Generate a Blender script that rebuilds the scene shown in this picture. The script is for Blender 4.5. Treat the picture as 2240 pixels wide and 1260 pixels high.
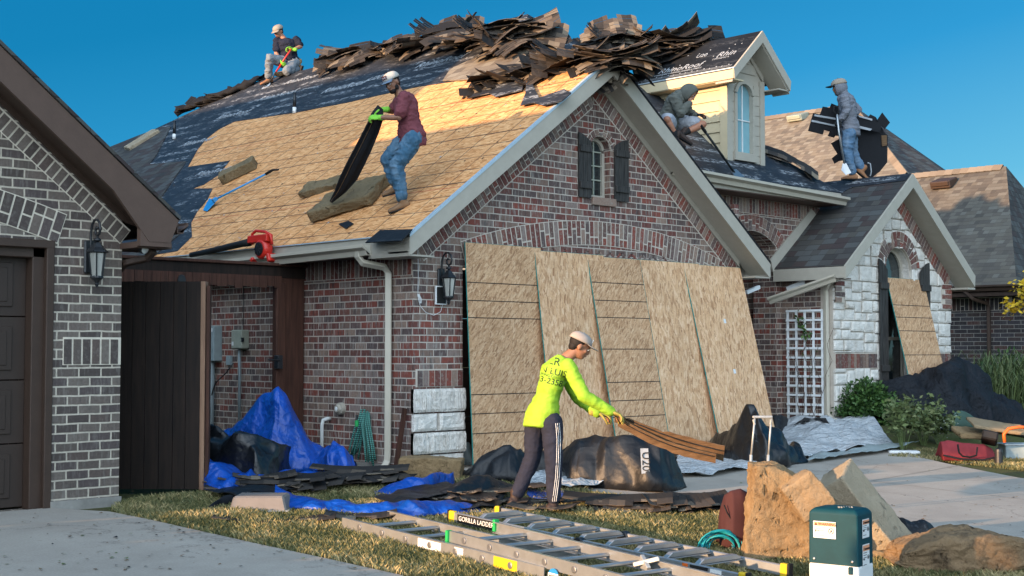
import bpy, bmesh, math, random
import numpy as np
from mathutils import Vector, Matrix, Euler, noise as mn
R = math.radians
for o in list(bpy.data.objects): bpy.data.objects.remove(o)
SC = bpy.context.scene; COL = SC.collection

# ------------------------------------------------------------------ camera
F = 3000.0; PITCH = math.atan(138/3000.0); YAW = R(44.2)
FH = Vector((math.sin(YAW), math.cos(YAW), 0)); RT = Vector((math.cos(YAW), -math.sin(YAW), 0)); UZ = Vector((0, 0, 1))
FW = FH*math.cos(PITCH) + UZ*math.sin(PITCH); UP = -FH*math.sin(PITCH) + UZ*math.cos(PITCH)
CP = Vector((-9.777, -11.625, 1.33))
cam = bpy.data.cameras.new('camera'); cam.sensor_width = 36; cam.lens = F/2240*36; cam.clip_end = 3000; cam.clip_start = .1
camo = bpy.data.objects.new('camera', cam); COL.objects.link(camo)
camo.matrix_world = Matrix(((RT.x, UP.x, -FW.x, CP.x), (RT.y, UP.y, -FW.y, CP.y), (RT.z, UP.z, -FW.z, CP.z), (0, 0, 0, 1)))
SC.camera = camo

# ------------------------------------------------------------------ light
SUN_EL = R(8.0); SUN_TO = Vector((-.985, .12, 0)).normalized()*math.cos(SUN_EL) + UZ*math.sin(SUN_EL)
w = bpy.data.worlds.new('World'); SC.world = w; w.use_nodes = True
nt = w.node_tree; nt.nodes.clear()
sky = nt.nodes.new('ShaderNodeTexSky'); sky.sky_type = 'NISHITA'; sky.sun_disc = False
sky.sun_elevation = R(16); sky.sun_rotation = math.atan2(SUN_TO.x, SUN_TO.y)
sky.air_density = 1.0; sky.dust_density = .2; sky.ozone_density = 4.0; sky.altitude = 200
L = nt.links.new
def wn_(t, **k):
    x = nt.nodes.new(t)
    for a, b in k.items(): setattr(x, a, b)
    return x
def wdot(d):
    x = wn_('ShaderNodeVectorMath', operation='DOT_PRODUCT'); L(tc.outputs['Generated'], x.inputs[0]); x.inputs[1].default_value = d; return x.outputs['Value']
def wramp(f, stops):
    r = wn_('ShaderNodeValToRGB'); cr = r.color_ramp
    while len(cr.elements) < len(stops): cr.elements.new(.5)
    for e, (p, c) in zip(cr.elements, stops): e.position = p; e.color = (*c, 1)
    L(f, r.inputs[0]); return r.outputs[0]
def wmix(typ, f, a, b):
    m = wn_('ShaderNodeMix', data_type='RGBA', blend_type=typ); m.clamp_result = False; m.inputs[0].default_value = f
    for i, x in ((6, a), (7, b)):
        if isinstance(x, bpy.types.NodeSocket): L(x, m.inputs[i])
        else: m.inputs[i].default_value = (*x, 1)
    return m.outputs[2]
tc = wn_('ShaderNodeTexCoord')
gv = (Vector((0, 0, 1))*.95 - RT*.20)
grad = wramp(wdot(tuple(gv)), [(0, (.09, .145, .175)), (.05, (.036, .116, .172)), (.15, (.006, .073, .152)), (.26, (.0, .049, .112)), (1, (.0, .043, .105))])
glow = wramp(wdot(tuple(Vector((-.80, -.60, .30)).normalized())), [(.0, (0, 0, 0)), (.35, (.055, .075, .095)), (.75, (.56, .63, .70)), (1, (.92, .99, 1.06))])
nish = wmix('MULTIPLY', 1, sky.outputs[0], (.002, .009, .010))
allc = wmix('ADD', 1, wmix('ADD', 1, grad, glow), nish)
bg = nt.nodes.new('ShaderNodeBackground'); bg.inputs[1].default_value = 1.04
wo = nt.nodes.new('ShaderNodeOutputWorld')
L(allc, bg.inputs[0]); L(bg.outputs[0], wo.inputs[0])
sl = bpy.data.lights.new('sun', 'SUN'); sl.energy = 3.3; sl.angle = R(.6); sl.color = (1, .62, .34)
so = bpy.data.objects.new('sun', sl); COL.objects.link(so); so.rotation_euler = SUN_TO.to_track_quat('Z', 'Y').to_euler(); so.location = (-30, 5, 20)
vs = SC.view_settings; vs.view_transform = 'Standard'; vs.look = 'None'; vs.exposure = 1.65; vs.gamma = 1
SC.cycles.use_denoising = True; SC.cycles.max_bounces = 6

# ------------------------------------------------------------------ picture geometry -> world points on real planes
def ray(px, py): return FW*F + RT*(px-1120) - UP*(py-630)
def hit(px, py, n, d):
    r = ray(px, py); n = Vector(n); return CP + r*((d - n.dot(CP))/n.dot(r))
def onX(px, py, x): return hit(px, py, (1, 0, 0), x)
def onY(px, py, y): return hit(px, py, (0, 1, 0), y)
def onZ(px, py, z=0): return hit(px, py, (0, 0, 1), z)
def atD(px, py, dep):                       # point at a given distance along the view axis
    r = ray(px, py); return CP + r*(dep/F)
def sst(a, b, x):
    t = min(1, max(0, (x-a)/(b-a))); return t*t*(3-2*t)
def GZ(x, y):                               # height of the ground
    return -.045*max(0, min(-y-.5, 40)) + .30*sst(5.9, 7.9, x)*sst(-2.6, -.9, y)
def onG(px, py):
    z = 0
    for _ in range(12):
        p = onZ(px, py, z); z = .5*z + .5*GZ(p.x, p.y)
    return Vector((p.x, p.y, GZ(p.x, p.y)))
def pj(p):
    v = Vector(p)-CP; d = v.dot(FW); return 1120+F*v.dot(RT)/d, 630-F*v.dot(UP)/d, d
PF = (-.74, 0, 1); DF = 2.58 + .74*.35       # the stripped left roof slope
def onL(px, py, off=0): return hit(px, py, PF, DF + off*1.244)
PN = (0, -.86, 1); DN = 3.78                 # front slope of the main roof
def onN(px, py, off=0): return hit(px, py, PN, DN + off*1.319)

# ------------------------------------------------------------------ object bookkeeping
def tag(o, label=None, cat=None, group=None, kind=None):
    if label: o['label'] = label
    if cat: o['category'] = cat
    if group: o['group'] = group
    if kind: o['kind'] = kind
    return o
def thing(name, label, cat, loc=(0, 0, 0), group=None):
    o = bpy.data.objects.new(name, None); COL.objects.link(o); o.location = loc; o.empty_display_size = .1
    return tag(o, label, cat, group)
def copy_tree(o, parent=None):
    c = o.copy(); COL.objects.link(c); c.parent = parent
    for ch in list(o.children): copy_tree(ch, c)
    return c

class MB:
    """collects geometry (world coordinates) and links it as ONE mesh object"""
    def __init__(s): s.v = []; s.f = []; s.m = []; s.c = []; s.cur = 0; s.rnd = .5
    def add(s, vs, fs, rnd=None):
        n = len(s.v); s.v += [tuple(v) for v in vs]
        for f in fs: s.f.append([i+n for i in f]); s.m.append(s.cur); s.c.append(s.rnd if rnd is None else rnd)
        return s
    def box(s, c, d, rot=None, rnd=None, taper=1):
        hx, hy, hz = d[0]/2, d[1]/2, d[2]/2; c = Vector(c)
        vs = [Vector((x*hx*(taper if z > 0 else 1), y*hy*(taper if z > 0 else 1), z*hz)) for z in (-1, 1) for y in (-1, 1) for x in (-1, 1)]
        if rot is not None:
            m = rot if isinstance(rot, Matrix) else Euler(rot).to_matrix(); vs = [m @ v for v in vs]
        return s.add([v+c for v in vs], [(0, 2, 3, 1), (4, 5, 7, 6), (0, 1, 5, 4), (1, 3, 7, 5), (3, 2, 6, 7), (2, 0, 4, 6)], rnd)
    def b2(s, a, b, rnd=None):               # axis-aligned box by two corners
        return s.box([(p+q)/2 for p, q in zip(a, b)], [abs(p-q) for p, q in zip(a, b)], rnd=rnd)
    def beam(s, a, b, w, h, up=(0, 0, 1), rnd=None):      # box from a to b
        a = Vector(a); b = Vector(b); x = (b-a); L = x.length; x.normalize(); z = Vector(up); y = z.cross(x).normalized(); z = x.cross(y)
        return s.box((a+b)/2, (L, w, h), Matrix((x, y, z)).transposed(), rnd)
    def prism(s, poly, off, rnd=None):       # polygon (3-D points) extruded by vector off
        n = len(poly); off = Vector(off); a = [Vector(p) for p in poly]; nn = Vector((0, 0, 0))
        for i in range(n): nn += a[i].cross(a[(i+1) % n])
        if nn.dot(off) > 0: a.reverse()
        return s.add(a+[p+off for p in a], [list(range(n)), list(range(2*n-1, n-1, -1))] + [(i, i+n, (i+1) % n+n, (i+1) % n) for i in range(n)], rnd)
    def tube(s, pts, r, seg=8, cap=True, flat=1, rnd=None, up=None):
        pts = [Vector(p) for p in pts]; n = len(pts); rs = r if isinstance(r, (list, tuple)) else [r]*n
        base = len(s.v); t0 = (pts[1]-pts[0]).normalized(); u = Vector(up) if up else Vector((0, 0, 1))
        if abs(t0.dot(u)) > .95: u = Vector((1, 0, 0))
        vs = []
        for i, p in enumerate(pts):
            t = (pts[min(i+1, n-1)]-pts[max(i-1, 0)]).normalized(); a = t.cross(u)
            if a.length < 1e-6: a = t.orthogonal()
            a.normalize(); b = a.cross(t).normalized(); u = b
            for k in range(seg):
                an = 2*math.pi*(k+.5)/seg; vs.append(p + a*math.cos(an)*rs[i] + b*math.sin(an)*rs[i]*flat)
        fs = [(i*seg+k, i*seg+(k+1) % seg, (i+1)*seg+(k+1) % seg, (i+1)*seg+k) for i in range(n-1) for k in range(seg)]
        if cap: fs += [list(range(seg-1, -1, -1)), list(range((n-1)*seg, n*seg))]
        return s.add(vs, fs, rnd)
    def ell(s, c, r, rot=None, nu=16, nv=10, rnd=None):
        c = Vector(c); m = None if rot is None else (rot if isinstance(rot, Matrix) else Euler(rot).to_matrix())
        vs = []
        for i in range(nv+1):
            th = math.pi*i/nv
            for k in range(nu):
                ph = 2*math.pi*k/nu; v = Vector((r[0]*math.sin(th)*math.cos(ph), r[1]*math.sin(th)*math.sin(ph), r[2]*math.cos(th)))
                vs.append(c + (m @ v if m else v))
        fs = [(i*nu+k, (i+1)*nu+k, (i+1)*nu+(k+1) % nu, i*nu+(k+1) % nu) for i in range(nv) for k in range(nu)]
        return s.add(vs, fs, rnd)
    def lathe(s, c, prof, axis=(0, 0, 1), seg=20, rnd=None):      # prof: (radius, height)
        c = Vector(c); az = Vector(axis).normalized(); ax = az.orthogonal().normalized(); ay = az.cross(ax)
        vs = [c + az*h + ax*(r*math.cos(2*math.pi*k/seg)) + ay*(r*math.sin(2*math.pi*k/seg)) for r, h in prof for k in range(seg)]
        n = len(prof)
        fs = [(i*seg+k, i*seg+(k+1) % seg, (i+1)*seg+(k+1) % seg, (i+1)*seg+k) for i in range(n-1) for k in range(seg)]
        fs += [list(range(seg-1, -1, -1)), list(range((n-1)*seg, n*seg))]
        return s.add(vs, fs, rnd)
    def grid(s, P, thick=0, rnd=None):       # P[i][j] points
        n, m = len(P), len(P[0]); vs = [p for row in P for p in row]
        s.add(vs, [(i*m+j, i*m+j+1, (i+1)*m+j+1, (i+1)*m+j) for i in range(n-1) for j in range(m-1)], rnd); return s
    def build(s, name, mats, parent=None, smooth=False, uv=True, bevel=0, bseg=1, clean=False, solid=0, sub=0, autosm=None, world=True):
        me = bpy.data.meshes.new(name); me.from_pydata(s.v, [], s.f)
        mats = mats if isinstance(mats, (list, tuple)) else [mats]
        for m in mats: me.materials.append(m)
        me.polygons.foreach_set('material_index', s.m)
        if smooth: me.polygons.foreach_set('use_smooth', [True]*len(me.polygons))
        ca = me.attributes.new('rnd', 'FLOAT', 'FACE'); ca.data.foreach_set('value', s.c)
        if clean:
            bm = bmesh.new(); bm.from_mesh(me); bmesh.ops.remove_doubles(bm, verts=bm.verts, dist=1e-4); bmesh.ops.recalc_face_normals(bm, faces=bm.faces); bm.to_mesh(me); bm.free()
        me.update()
        if uv: auto_uv(me)
        o = bpy.data.objects.new(name, me); COL.objects.link(o)
        if parent is not None:
            o.parent = parent
            if world: o.matrix_parent_inverse = Matrix.Translation(-Vector(parent.location)) if parent.type == 'EMPTY' and parent.parent is None else Matrix()
        if solid:
            md = o.modifiers.new('solid', 'SOLIDIFY'); md.thickness = solid; md.offset = 0
        if bevel:
            md = o.modifiers.new('bevel', 'BEVEL'); md.width = bevel; md.segments = bseg; md.limit_method = 'ANGLE'; md.angle_limit = R(30)
        if sub:
            md = o.modifiers.new('sub', 'SUBSURF'); md.levels = sub; md.render_levels = sub
        return o
def auto_uv(me):
    uvl = me.uv_layers.new(name='UVMap'); n = len(me.loops)
    co = np.empty(len(me.vertices)*3, 'f'); me.vertices.foreach_get('co', co); co = co.reshape(-1, 3)
    vi = np.empty(n, 'i'); me.loops.foreach_get('vertex_index', vi)
    pn = np.empty(len(me.polygons)*3, 'f'); me.polygons.foreach_get('normal', pn); pn = pn.reshape(-1, 3)
    lt = np.empty(len(me.polygons), 'i'); me.polygons.foreach_get('loop_total', lt); pn = np.repeat(pn, lt, 0)
    u = np.stack([-pn[:, 1], pn[:, 0], pn[:, 0]*0], 1); L = np.linalg.norm(u, axis=1); fl = L < .08
    u[fl] = (1, 0, 0); L[fl] = 1; u /= L[:, None]; v = np.cross(pn, u)
    p = co[vi]; uvs = np.stack([(p*u).sum(1), (p*v).sum(1)], 1).astype('f'); uvl.data.foreach_set('uv', uvs.ravel())
def G(name, lab, cat, group=None, loc=(0, 0, 0)): return thing(name, lab, cat, loc, group)
# ------------------------------------------------------------------ materials
class NT:
    def __init__(s, name, rough=.8, spec=.3, metal=0):
        s.m = bpy.data.materials.new(name); s.m.use_nodes = True; s.t = s.m.node_tree; s.b = s.t.nodes['Principled BSDF']
        s.b.inputs['Roughness'].default_value = rough; s.b.inputs['Specular IOR Level'].default_value = spec; s.b.inputs['Metallic'].default_value = metal
    def n(s, typ, **kw):
        x = s.t.nodes.new('ShaderNode'+typ)
        for k, v in kw.items():
            if k.startswith('i_'): x.inputs[k[2:].replace('_', ' ')].default_value = v
            elif k.startswith('n') and k[1:].isdigit(): x.inputs[int(k[1:])].default_value = v
            else: setattr(x, k, v)
        return x
    def l(s, a, b): s.t.links.new(a, b)
    def uv(s): return s.n('UVMap').outputs[0]
    def obj(s): return s.n('TexCoord').outputs['Object']
    def map(s, v, sc=(1, 1, 1), rot=(0, 0, 0), loc=(0, 0, 0)):
        m = s.n('Mapping'); m.inputs['Scale'].default_value = sc; m.inputs['Rotation'].default_value = rot; m.inputs['Location'].default_value = loc; s.l(v, m.inputs[0]); return m.outputs[0]
    def noise(s, v, scale, det=4, rough=.6, dist=0, out=0):
        x = s.n('TexNoise'); x.inputs['Scale'].default_value = scale; x.inputs['Detail'].default_value = det; x.inputs['Roughness'].default_value = rough; x.inputs['Distortion'].default_value = dist
        s.l(v, x.inputs['Vector']); return x.outputs[out]
    def ramp(s, f, stops, interp='LINEAR'):
        r = s.n('ValToRGB'); cr = r.color_ramp; cr.interpolation = interp
        while len(cr.elements) < len(stops): cr.elements.new(.5)
        for e, (p, c) in zip(cr.elements, stops): e.position = p; e.color = (c[0], c[1], c[2], 1) if hasattr(c, '__len__') else (c, c, c, 1)
        s.l(f, r.inputs[0]); return r.outputs[0]
    def mix(s, f, a, b, typ='MIX'):
        m = s.n('Mix', data_type='RGBA', blend_type=typ)
        for i, x in ((0, f), (6, a), (7, b)):
            if hasattr(x, 'is_linked') or isinstance(x, bpy.types.NodeSocket): s.l(x, m.inputs[i])
            elif i == 0: m.inputs[0].default_value = x
            else: m.inputs[i].default_value = (x[0], x[1], x[2], 1) if hasattr(x, '__len__') else (x, x, x, 1)
        return m.outputs[2]
    def math(s, op, a, b=None, c=None):
        m = s.n('Math', operation=op)
        for i, x in enumerate((a, b, c)):
            if x is None: continue
            if isinstance(x, bpy.types.NodeSocket): s.l(x, m.inputs[i])
            else: m.inputs[i].default_value = x
        return m.outputs[0]
    def bump(s, h, st=.3, d=.01):
        b = s.n('Bump'); b.inputs['Strength'].default_value = st; b.inputs['Distance'].default_value = d; s.l(h, b.inputs['Height']); s.l(b.outputs[0], s.b.inputs['Normal']); return s
    def col(s, c):
        if isinstance(c, bpy.types.NodeSocket): s.l(c, s.b.inputs['Base Color'])
        else: s.b.inputs['Base Color'].default_value = (c[0], c[1], c[2], 1)
        return s
def plain(name, c, rough=.6, spec=.3, metal=0, var=.15, sc=8, bump=.15, bsc=60):
    t = NT(name, rough, spec, metal); v = t.obj(); a = t.noise(v, sc, 5, .65)
    k = t.ramp(a, [(.25, tuple(x*(1-var) for x in c)), (.75, tuple(min(1, x*(1+var)) for x in c))]); t.col(k)
    if bump: t.bump(t.noise(v, bsc, 4), bump, .004)
    return t.m

BRICK_RED = [(0, (0.146, 0.055, 0.046)), (.12, (0.216, 0.065, 0.048)), (.24, (0.127, 0.078, 0.066)), (.36, (0.183, 0.078, 0.061)), (.46, (0.254, 0.175, 0.137)), (.56, (0.107, 0.076, 0.071)),
             (.66, (0.190, 0.127, 0.102)), (.76, (0.146, 0.064, 0.053)), (.86, (0.227, 0.170, 0.148)), (.94, (0.133, 0.089, 0.080))]
BRICK_GREY = [(0, (0.078, 0.062, 0.056)), (.2, (0.113, 0.091, 0.079)), (.4, (0.140, 0.112, 0.096)), (.55, (0.093, 0.073, 0.069)), (.7, (0.156, 0.129, 0.110)), (.85, (0.109, 0.082, 0.071))]
BRICK_DARK = [(0, (.035, .03, .032)), (.3, (.055, .04, .038)), (.5, (.05, .045, .05)), (.7, (.075, .04, .035)), (.85, (.045, .04, .042))]
def streaked(t, v, base, amount, colr=(.30, .28, .25), dark=(.05, .045, .045)):
    st = t.noise(t.map(v, (34, 4.5, 1)), 1, 3, .6); s2 = t.noise(t.map(v, (18, 3, 1), loc=(7, 3, 0)), 1, 3, .6)
    a = t.mix(t.math('MULTIPLY', t.ramp(st, [(.52, 0), (.62, 1)]), amount), base, colr)
    return t.mix(t.math('MULTIPLY', t.ramp(s2, [(.55, 0), (.66, 1)]), amount), a, dark)
def brick_mat(name, ramp, mortar=(.55, .48, .41), bw=.205, bh=.0795, ms=.014, amount=.6, wob=.004, loc=(0, 0, 0)):
    t = NT(name, .85, .25); v0 = t.uv()
    wv = t.noise(v0, 6, 3, .6, out=1); v = t.n('VectorMath', operation='MULTIPLY_ADD'); t.l(wv, v.inputs[0]); v.inputs[1].default_value = (wob*2,)*3; t.l(v0, v.inputs[2]); v = t.map(v.outputs[0], loc=loc)
    b = t.n('TexBrick', offset=.5, squash=1); t.l(v, b.inputs[0])
    for k, x in (('Scale', 1), ('Mortar Size', ms/2), ('Mortar Smooth', .25), ('Bias', 0), ('Brick Width', bw), ('Row Height', bh)): b.inputs[k].default_value = x
    b.inputs['Color1'].default_value = (0, 0, 0, 1); b.inputs['Color2'].default_value = (1, 1, 1, 1); b.inputs['Mortar'].default_value = (.5, .5, .5, 1)
    c = t.ramp(b.outputs[0], ramp, 'CONSTANT'); c = streaked(t, v0, c, amount)
    c = t.mix(.35, c, t.ramp(t.noise(v0, 45, 4), [(.3, .3), (.7, .75)]), 'OVERLAY')
    mo = t.mix(1, mortar, t.ramp(t.noise(v0, 25, 4), [(.2, .7), (.8, 1.1)]), 'MULTIPLY')
    c = t.mix(b.outputs[1], c, mo)
    st = t.ramp(t.noise(v0, .8, 4, .7), [(.35, .82), (.65, 1.08)]); c = t.mix(.8, c, st, 'MULTIPLY'); t.col(c)
    h = t.math('SUBTRACT', t.math('MULTIPLY', t.noise(v0, 70, 4), .35), b.outputs[1]); t.bump(h, .7, .008); return t.m
def rbrick_mat(name, ramp, amount=.6):       # loose bricks of arches and soldier courses: colour by face attribute
    t = NT(name, .85, .25); a = t.n('Attribute', attribute_name='rnd'); v = t.obj()
    c = t.ramp(a.outputs['Fac'], ramp, 'CONSTANT'); n2 = t.noise(v, 26, 3, .6)
    c = t.mix(t.math('MULTIPLY', t.ramp(n2, [(.52, 0), (.62, 1)]), amount*.8), c, (.27, .25, .22)); c = t.mix(.35, c, t.ramp(t.noise(v, 50, 4), [(.3, .3), (.7, .75)]), 'OVERLAY'); t.col(c)
    t.bump(t.noise(v, 60, 4), .5, .006); return t.m
def osb_mat(name, base, dark, light, lines=None, ang=0, sc=1, lw=.007, red=False, panel=False):
    t = NT(name, .75, .25); v = t.uv(); g = (1/.021, 1/.095, 1)
    cols = None
    for i, (rt, lc) in enumerate(((.35, (0, 0, 0)), (-.5, (3.3, 1.7, 0)), (.05, (9.1, 4.2, 0)))):
        vo = t.n('TexVoronoi', feature='F1'); vo.inputs['Scale'].default_value = sc; vo.inputs['Randomness'].default_value = 1
        t.l(t.map(t.map(v, rot=(0, 0, ang+rt), loc=lc), g), vo.inputs['Vector']); sp = t.n('SeparateColor'); t.l(vo.outputs['Color'], sp.inputs[0])
        f = sp.outputs[0]
        cc = t.ramp(f, [(0, dark), (.16, tuple((a+b)/2 for a, b in zip(dark, base))), (.45, base), (.8, tuple((a+b)/2 for a, b in zip(base, light))), (1, light)])
        cols = cc if cols is None else t.mix(t.ramp(sp.outputs[1], [(.45, 0), (.5, 1)]), cols, cc)
    cols = t.mix(.5, cols, t.ramp(t.noise(v, 1.1, 4, .6), [(.3, .72), (.7, 1.12)]), 'MULTIPLY')
    fl = t.noise(t.map(v, (25, 60, 1), rot=(0, 0, ang)), 1, 3, .7); cols = t.mix(.4, cols, t.ramp(fl, [(.3, .35), (.6, .62)]), 'OVERLAY')
    if lines:
        sx = t.n('SeparateXYZ'); wv = t.noise(v, .9, 2); t.l(v, sx.inputs[0])
        acc = None
        for k, (step, offs) in enumerate(lines):
            if not step: continue
            u = t.math('ADD', sx.outputs[k], t.math('MULTIPLY', t.math('SUBTRACT', wv, .5), .02)); u = t.math('ADD', u, offs)
            m = t.math('PINGPONG', u, step/2); on = t.math('LESS_THAN', m, lw/2); acc = on if acc is None else t.math('MAXIMUM', acc, on)
        br = t.ramp(t.noise(v, 3, 4, .7), [(.36, .5), (.5, 1)]); cols = t.mix(t.math('MULTIPLY', acc, t.math('MULTIPLY', br, .85)), cols, (.035, .03, .028))
        if panel:
            vv = t.math('PINGPONG', t.math('ADD', sx.outputs[1], .11), .61); cols = t.mix(t.math('LESS_THAN', vv, .004), cols, (.03, .02, .015))
        if red:
            u = t.math('PINGPONG', t.math('ADD', sx.outputs[1], .2), 1.22); cols = t.mix(t.math('MULTIPLY', t.math('LESS_THAN', u, .006), .7), cols, (.4, .03, .02))
    t.col(cols); t.bump(fl, .25, .003); return t.m
def shingle_mat(name, ramp, lw=.135, rh=.143, bump=.8):
    t = NT(name, .9, .2); v = t.uv(); nn = t.noise(v, 3, 2); vv = t.n('VectorMath', operation='MULTIPLY_ADD'); t.l(nn, vv.inputs[0]); vv.inputs[1].default_value = (.0, .012, 0); t.l(v, vv.inputs[2]); v1 = vv.outputs[0]
    b = t.n('TexBrick', offset=.37, offset_frequency=1, squash=.62, squash_frequency=3); t.l(v1, b.inputs[0])
    for k, x in (('Scale', 1), ('Mortar Size', .003), ('Mortar Smooth', .3), ('Bias', 0), ('Brick Width', lw*1.5), ('Row Height', rh)): b.inputs[k].default_value = x
    b.inputs['Color1'].default_value = (0, 0, 0, 1); b.inputs['Color2'].default_value = (1, 1, 1, 1); b.inputs['Mortar'].default_value = (.5, .5, .5, 1)
    c = t.ramp(b.outputs[0], ramp, 'CONSTANT'); c = t.mix(.6, c, t.ramp(t.noise(v, 160, 2), [(.3, .3), (.7, .72)]), 'OVERLAY')
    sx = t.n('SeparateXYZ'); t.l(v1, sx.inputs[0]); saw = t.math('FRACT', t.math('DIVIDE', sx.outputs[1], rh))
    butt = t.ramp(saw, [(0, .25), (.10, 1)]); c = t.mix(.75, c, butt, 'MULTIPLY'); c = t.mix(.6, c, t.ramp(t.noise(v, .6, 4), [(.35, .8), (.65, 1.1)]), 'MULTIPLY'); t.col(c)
    h = t.math('ADD', t.math('MULTIPLY', saw, -1.0), t.math('MULTIPLY', b.outputs[0], .35)); t.bump(h, bump, .012); return t.m
def under_mat(name, prints=.5, base=(.018, .021, .027), dirt=.35):
    t = NT(name, .6, .3); v = t.uv(); lay = t.noise(t.map(v, (.5, 1.3, 1)), 1, 2)
    c = t.ramp(t.noise(v, 2.2, 5, .65), [(.3, tuple(x*.7 for x in base)), (.7, tuple(x*1.6 for x in base))])
    sx = t.n('SeparateXYZ'); t.l(v, sx.inputs[0])
    row = t.math('PINGPONG', sx.outputs[1], .30); rm = t.ramp(t.math('MULTIPLY', row, 3.3), [(.28, 0), (.36, 1), (.62, 1), (.70, 0)])
    blk = t.noise(t.map(v, (1.1, .8, 1)), 1, 1); bm_ = t.ramp(blk, [(.45, 0), (.52, 1)])
    ltr = t.ramp(t.noise(t.map(v, (9, 26, 1), rot=(0, 0, .25)), 1, 3, .75, .6), [(.5, 0), (.56, 1)])
    p = t.math('MULTIPLY', t.math('MULTIPLY', rm, bm_), ltr)
    fine = t.ramp(t.noise(t.map(v, (3.5, 55, 1)), 1, 2, .7), [(.60, 0), (.66, .75)])
    fm = t.ramp(t.noise(v, 1.7, 2), [(.42, 0), (.52, 1)]); p = t.math('MAXIMUM', p, t.math('MULTIPLY', fine, fm))
    vo = t.n('TexVoronoi'); vo.inputs['Scale'].default_value = 3.3; t.l(v, vo.inputs[0]); dots = t.ramp(vo.outputs[0], [(.045, 1), (.06, 0)]); p = t.math('MAXIMUM', p, dots)
    c = t.mix(t.math('MULTIPLY', p, prints), c, (.30, .32, .34)); d = t.ramp(t.noise(v, 8, 5, .7), [(.55, 0), (.75, dirt)]); c = t.mix(d, c, (.10, .085, .07)); t.col(c)
    lap = t.math('FRACT', t.math('DIVIDE', sx.outputs[1], 1.1)); t.bump(t.math('ADD', t.noise(v, 9, 4), t.math('MULTIPLY', lap, .4)), .35, .02); return t.m
def wood_mat(name, a, b, rough=.7, sc=(30, 30, 2)):
    t = NT(name, rough, .3); v = t.obj(); g = t.noise(t.map(v, sc), 1, 5, .65, .5); c = t.ramp(g, [(.3, a), (.7, b)]); c = t.mix(.5, c, t.ramp(t.noise(v, 2, 3), [(.3, .65), (.7, 1.1)]), 'MULTIPLY'); t.col(c); t.bump(g, .3, .004); return t.m
def stone_mat(name, a=(.60, .56, .50), b=(.80, .76, .70)):
    t = NT(name, .9, .2); v = t.obj(); at = t.n('Attribute', attribute_name='rnd')
    c = t.ramp(t.noise(v, 7, 6, .7), [(.3, a), (.65, b)]); c = t.mix(.6, c, t.ramp(at.outputs['Fac'], [(0, .72), (1, 1.05)]), 'MULTIPLY')
    c = t.mix(t.ramp(t.noise(v, 3.1, 5, .7), [(.58, 0), (.72, .5)]), c, (.36, .28, .19)); t.col(c)
    t.bump(t.math('ADD', t.noise(v, 9, 5, .65), t.math('MULTIPLY', t.noise(v, 38, 4), .4)), .9, .035); return t.m
def foam_mat(name, a, b, pit=.35, dirt=(.10, .06, .03), dc=.6):
    t = NT(name, .85, .2); v = t.obj(); c = t.ramp(t.noise(v, 3, 5, .7), [(.3, a), (.7, b)])
    c = t.mix(t.ramp(t.noise(v, 6, 6, .75), [(dc, 0), (dc+.12, .7)]), c, dirt)
    pt = t.noise(t.map(v, (9, 9, 5)), 1, 3, .6, .4); pm = t.ramp(pt, [(.62, 0), (.7, 1)]); c = t.mix(t.math('MULTIPLY', pm, pit), c, tuple(x*.35 for x in a)); t.col(c)
    t.bump(t.math('SUBTRACT', t.math('MULTIPLY', t.noise(v, 22, 7, .75), 1.2), pm), .9, .03); return t.m
def cloth_mat(name, c, rough=.5, spec=.4, var=.2, bump=.2, sc=12):
    t = NT(name, rough, spec); v = t.obj(); t.col(t.ramp(t.noise(v, 3, 4, .6), [(.3, tuple(x*(1-var) for x in c)), (.7, tuple(x*(1+var) for x in c))]))
    vo = t.n('TexVoronoi', feature='F1'); vo.inputs['Scale'].default_value = sc*.75; wv = t.noise(v, 3, 3, .6, out=1); va = t.n('VectorMath', operation='MULTIPLY_ADD'); t.l(wv, va.inputs[0]); va.inputs[1].default_value = (.35,)*3; t.l(v, va.inputs[2]); t.l(va.outputs[0], vo.inputs['Vector'])
    v2 = t.n('TexVoronoi', feature='F1'); v2.inputs['Scale'].default_value = sc*2.2; t.l(va.outputs[0], v2.inputs['Vector'])
    t.bump(t.math('ADD', t.math('ADD', vo.outputs[0], t.math('MULTIPLY', v2.outputs[0], .45)), t.math('MULTIPLY', t.noise(v, 140, 2), .05)), min(1, bump*2.2), .05); return t.m
def glass_mat(name, c, rough=.06):
    t = NT(name, rough, .8); v = t.obj(); t.col(t.ramp(t.noise(v, 1.3, 3), [(.35, tuple(x*.6 for x in c)), (.65, c)])); return t.m

M = {}
M['brick'] = brick_mat('red_brick', BRICK_RED); M['brick_side'] = M['brick']
M['brick_grey'] = brick_mat('grey_brick', BRICK_GREY, mortar=(.54, .48, .39), ms=.017, amount=.22, wob=.007)
M['brick_dark'] = brick_mat('dark_brick', BRICK_DARK, mortar=(.30, .28, .25), bw=.29, bh=.085, ms=.013, amount=.1)
M['rb'] = rbrick_mat('red_loose_brick', BRICK_RED); M['rb_grey'] = rbrick_mat('grey_loose_brick', BRICK_GREY, .2); M['rb_dark'] = rbrick_mat('dark_loose_brick', BRICK_DARK, .1)
M['mortar'] = plain('mortar', (.52, .46, .39), .95, .1, bump=.4); M['mortar_light'] = plain('light_mortar', (.62, .56, .46), .95, .1, bump=.4)
M['osb_roof'] = osb_mat('roof_sheathing_board', (.66, .31, .118), (.40, .165, .052), (.82, .455, .21), lines=[(.406, 0), (.305, .1)], ang=1.4, lw=.016, red=True, panel=True)
M['osb'] = osb_mat('strand_board', (.62, .37, .20), (.36, .19, .095), (.76, .51, .32), lines=None, ang=.15)
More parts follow.
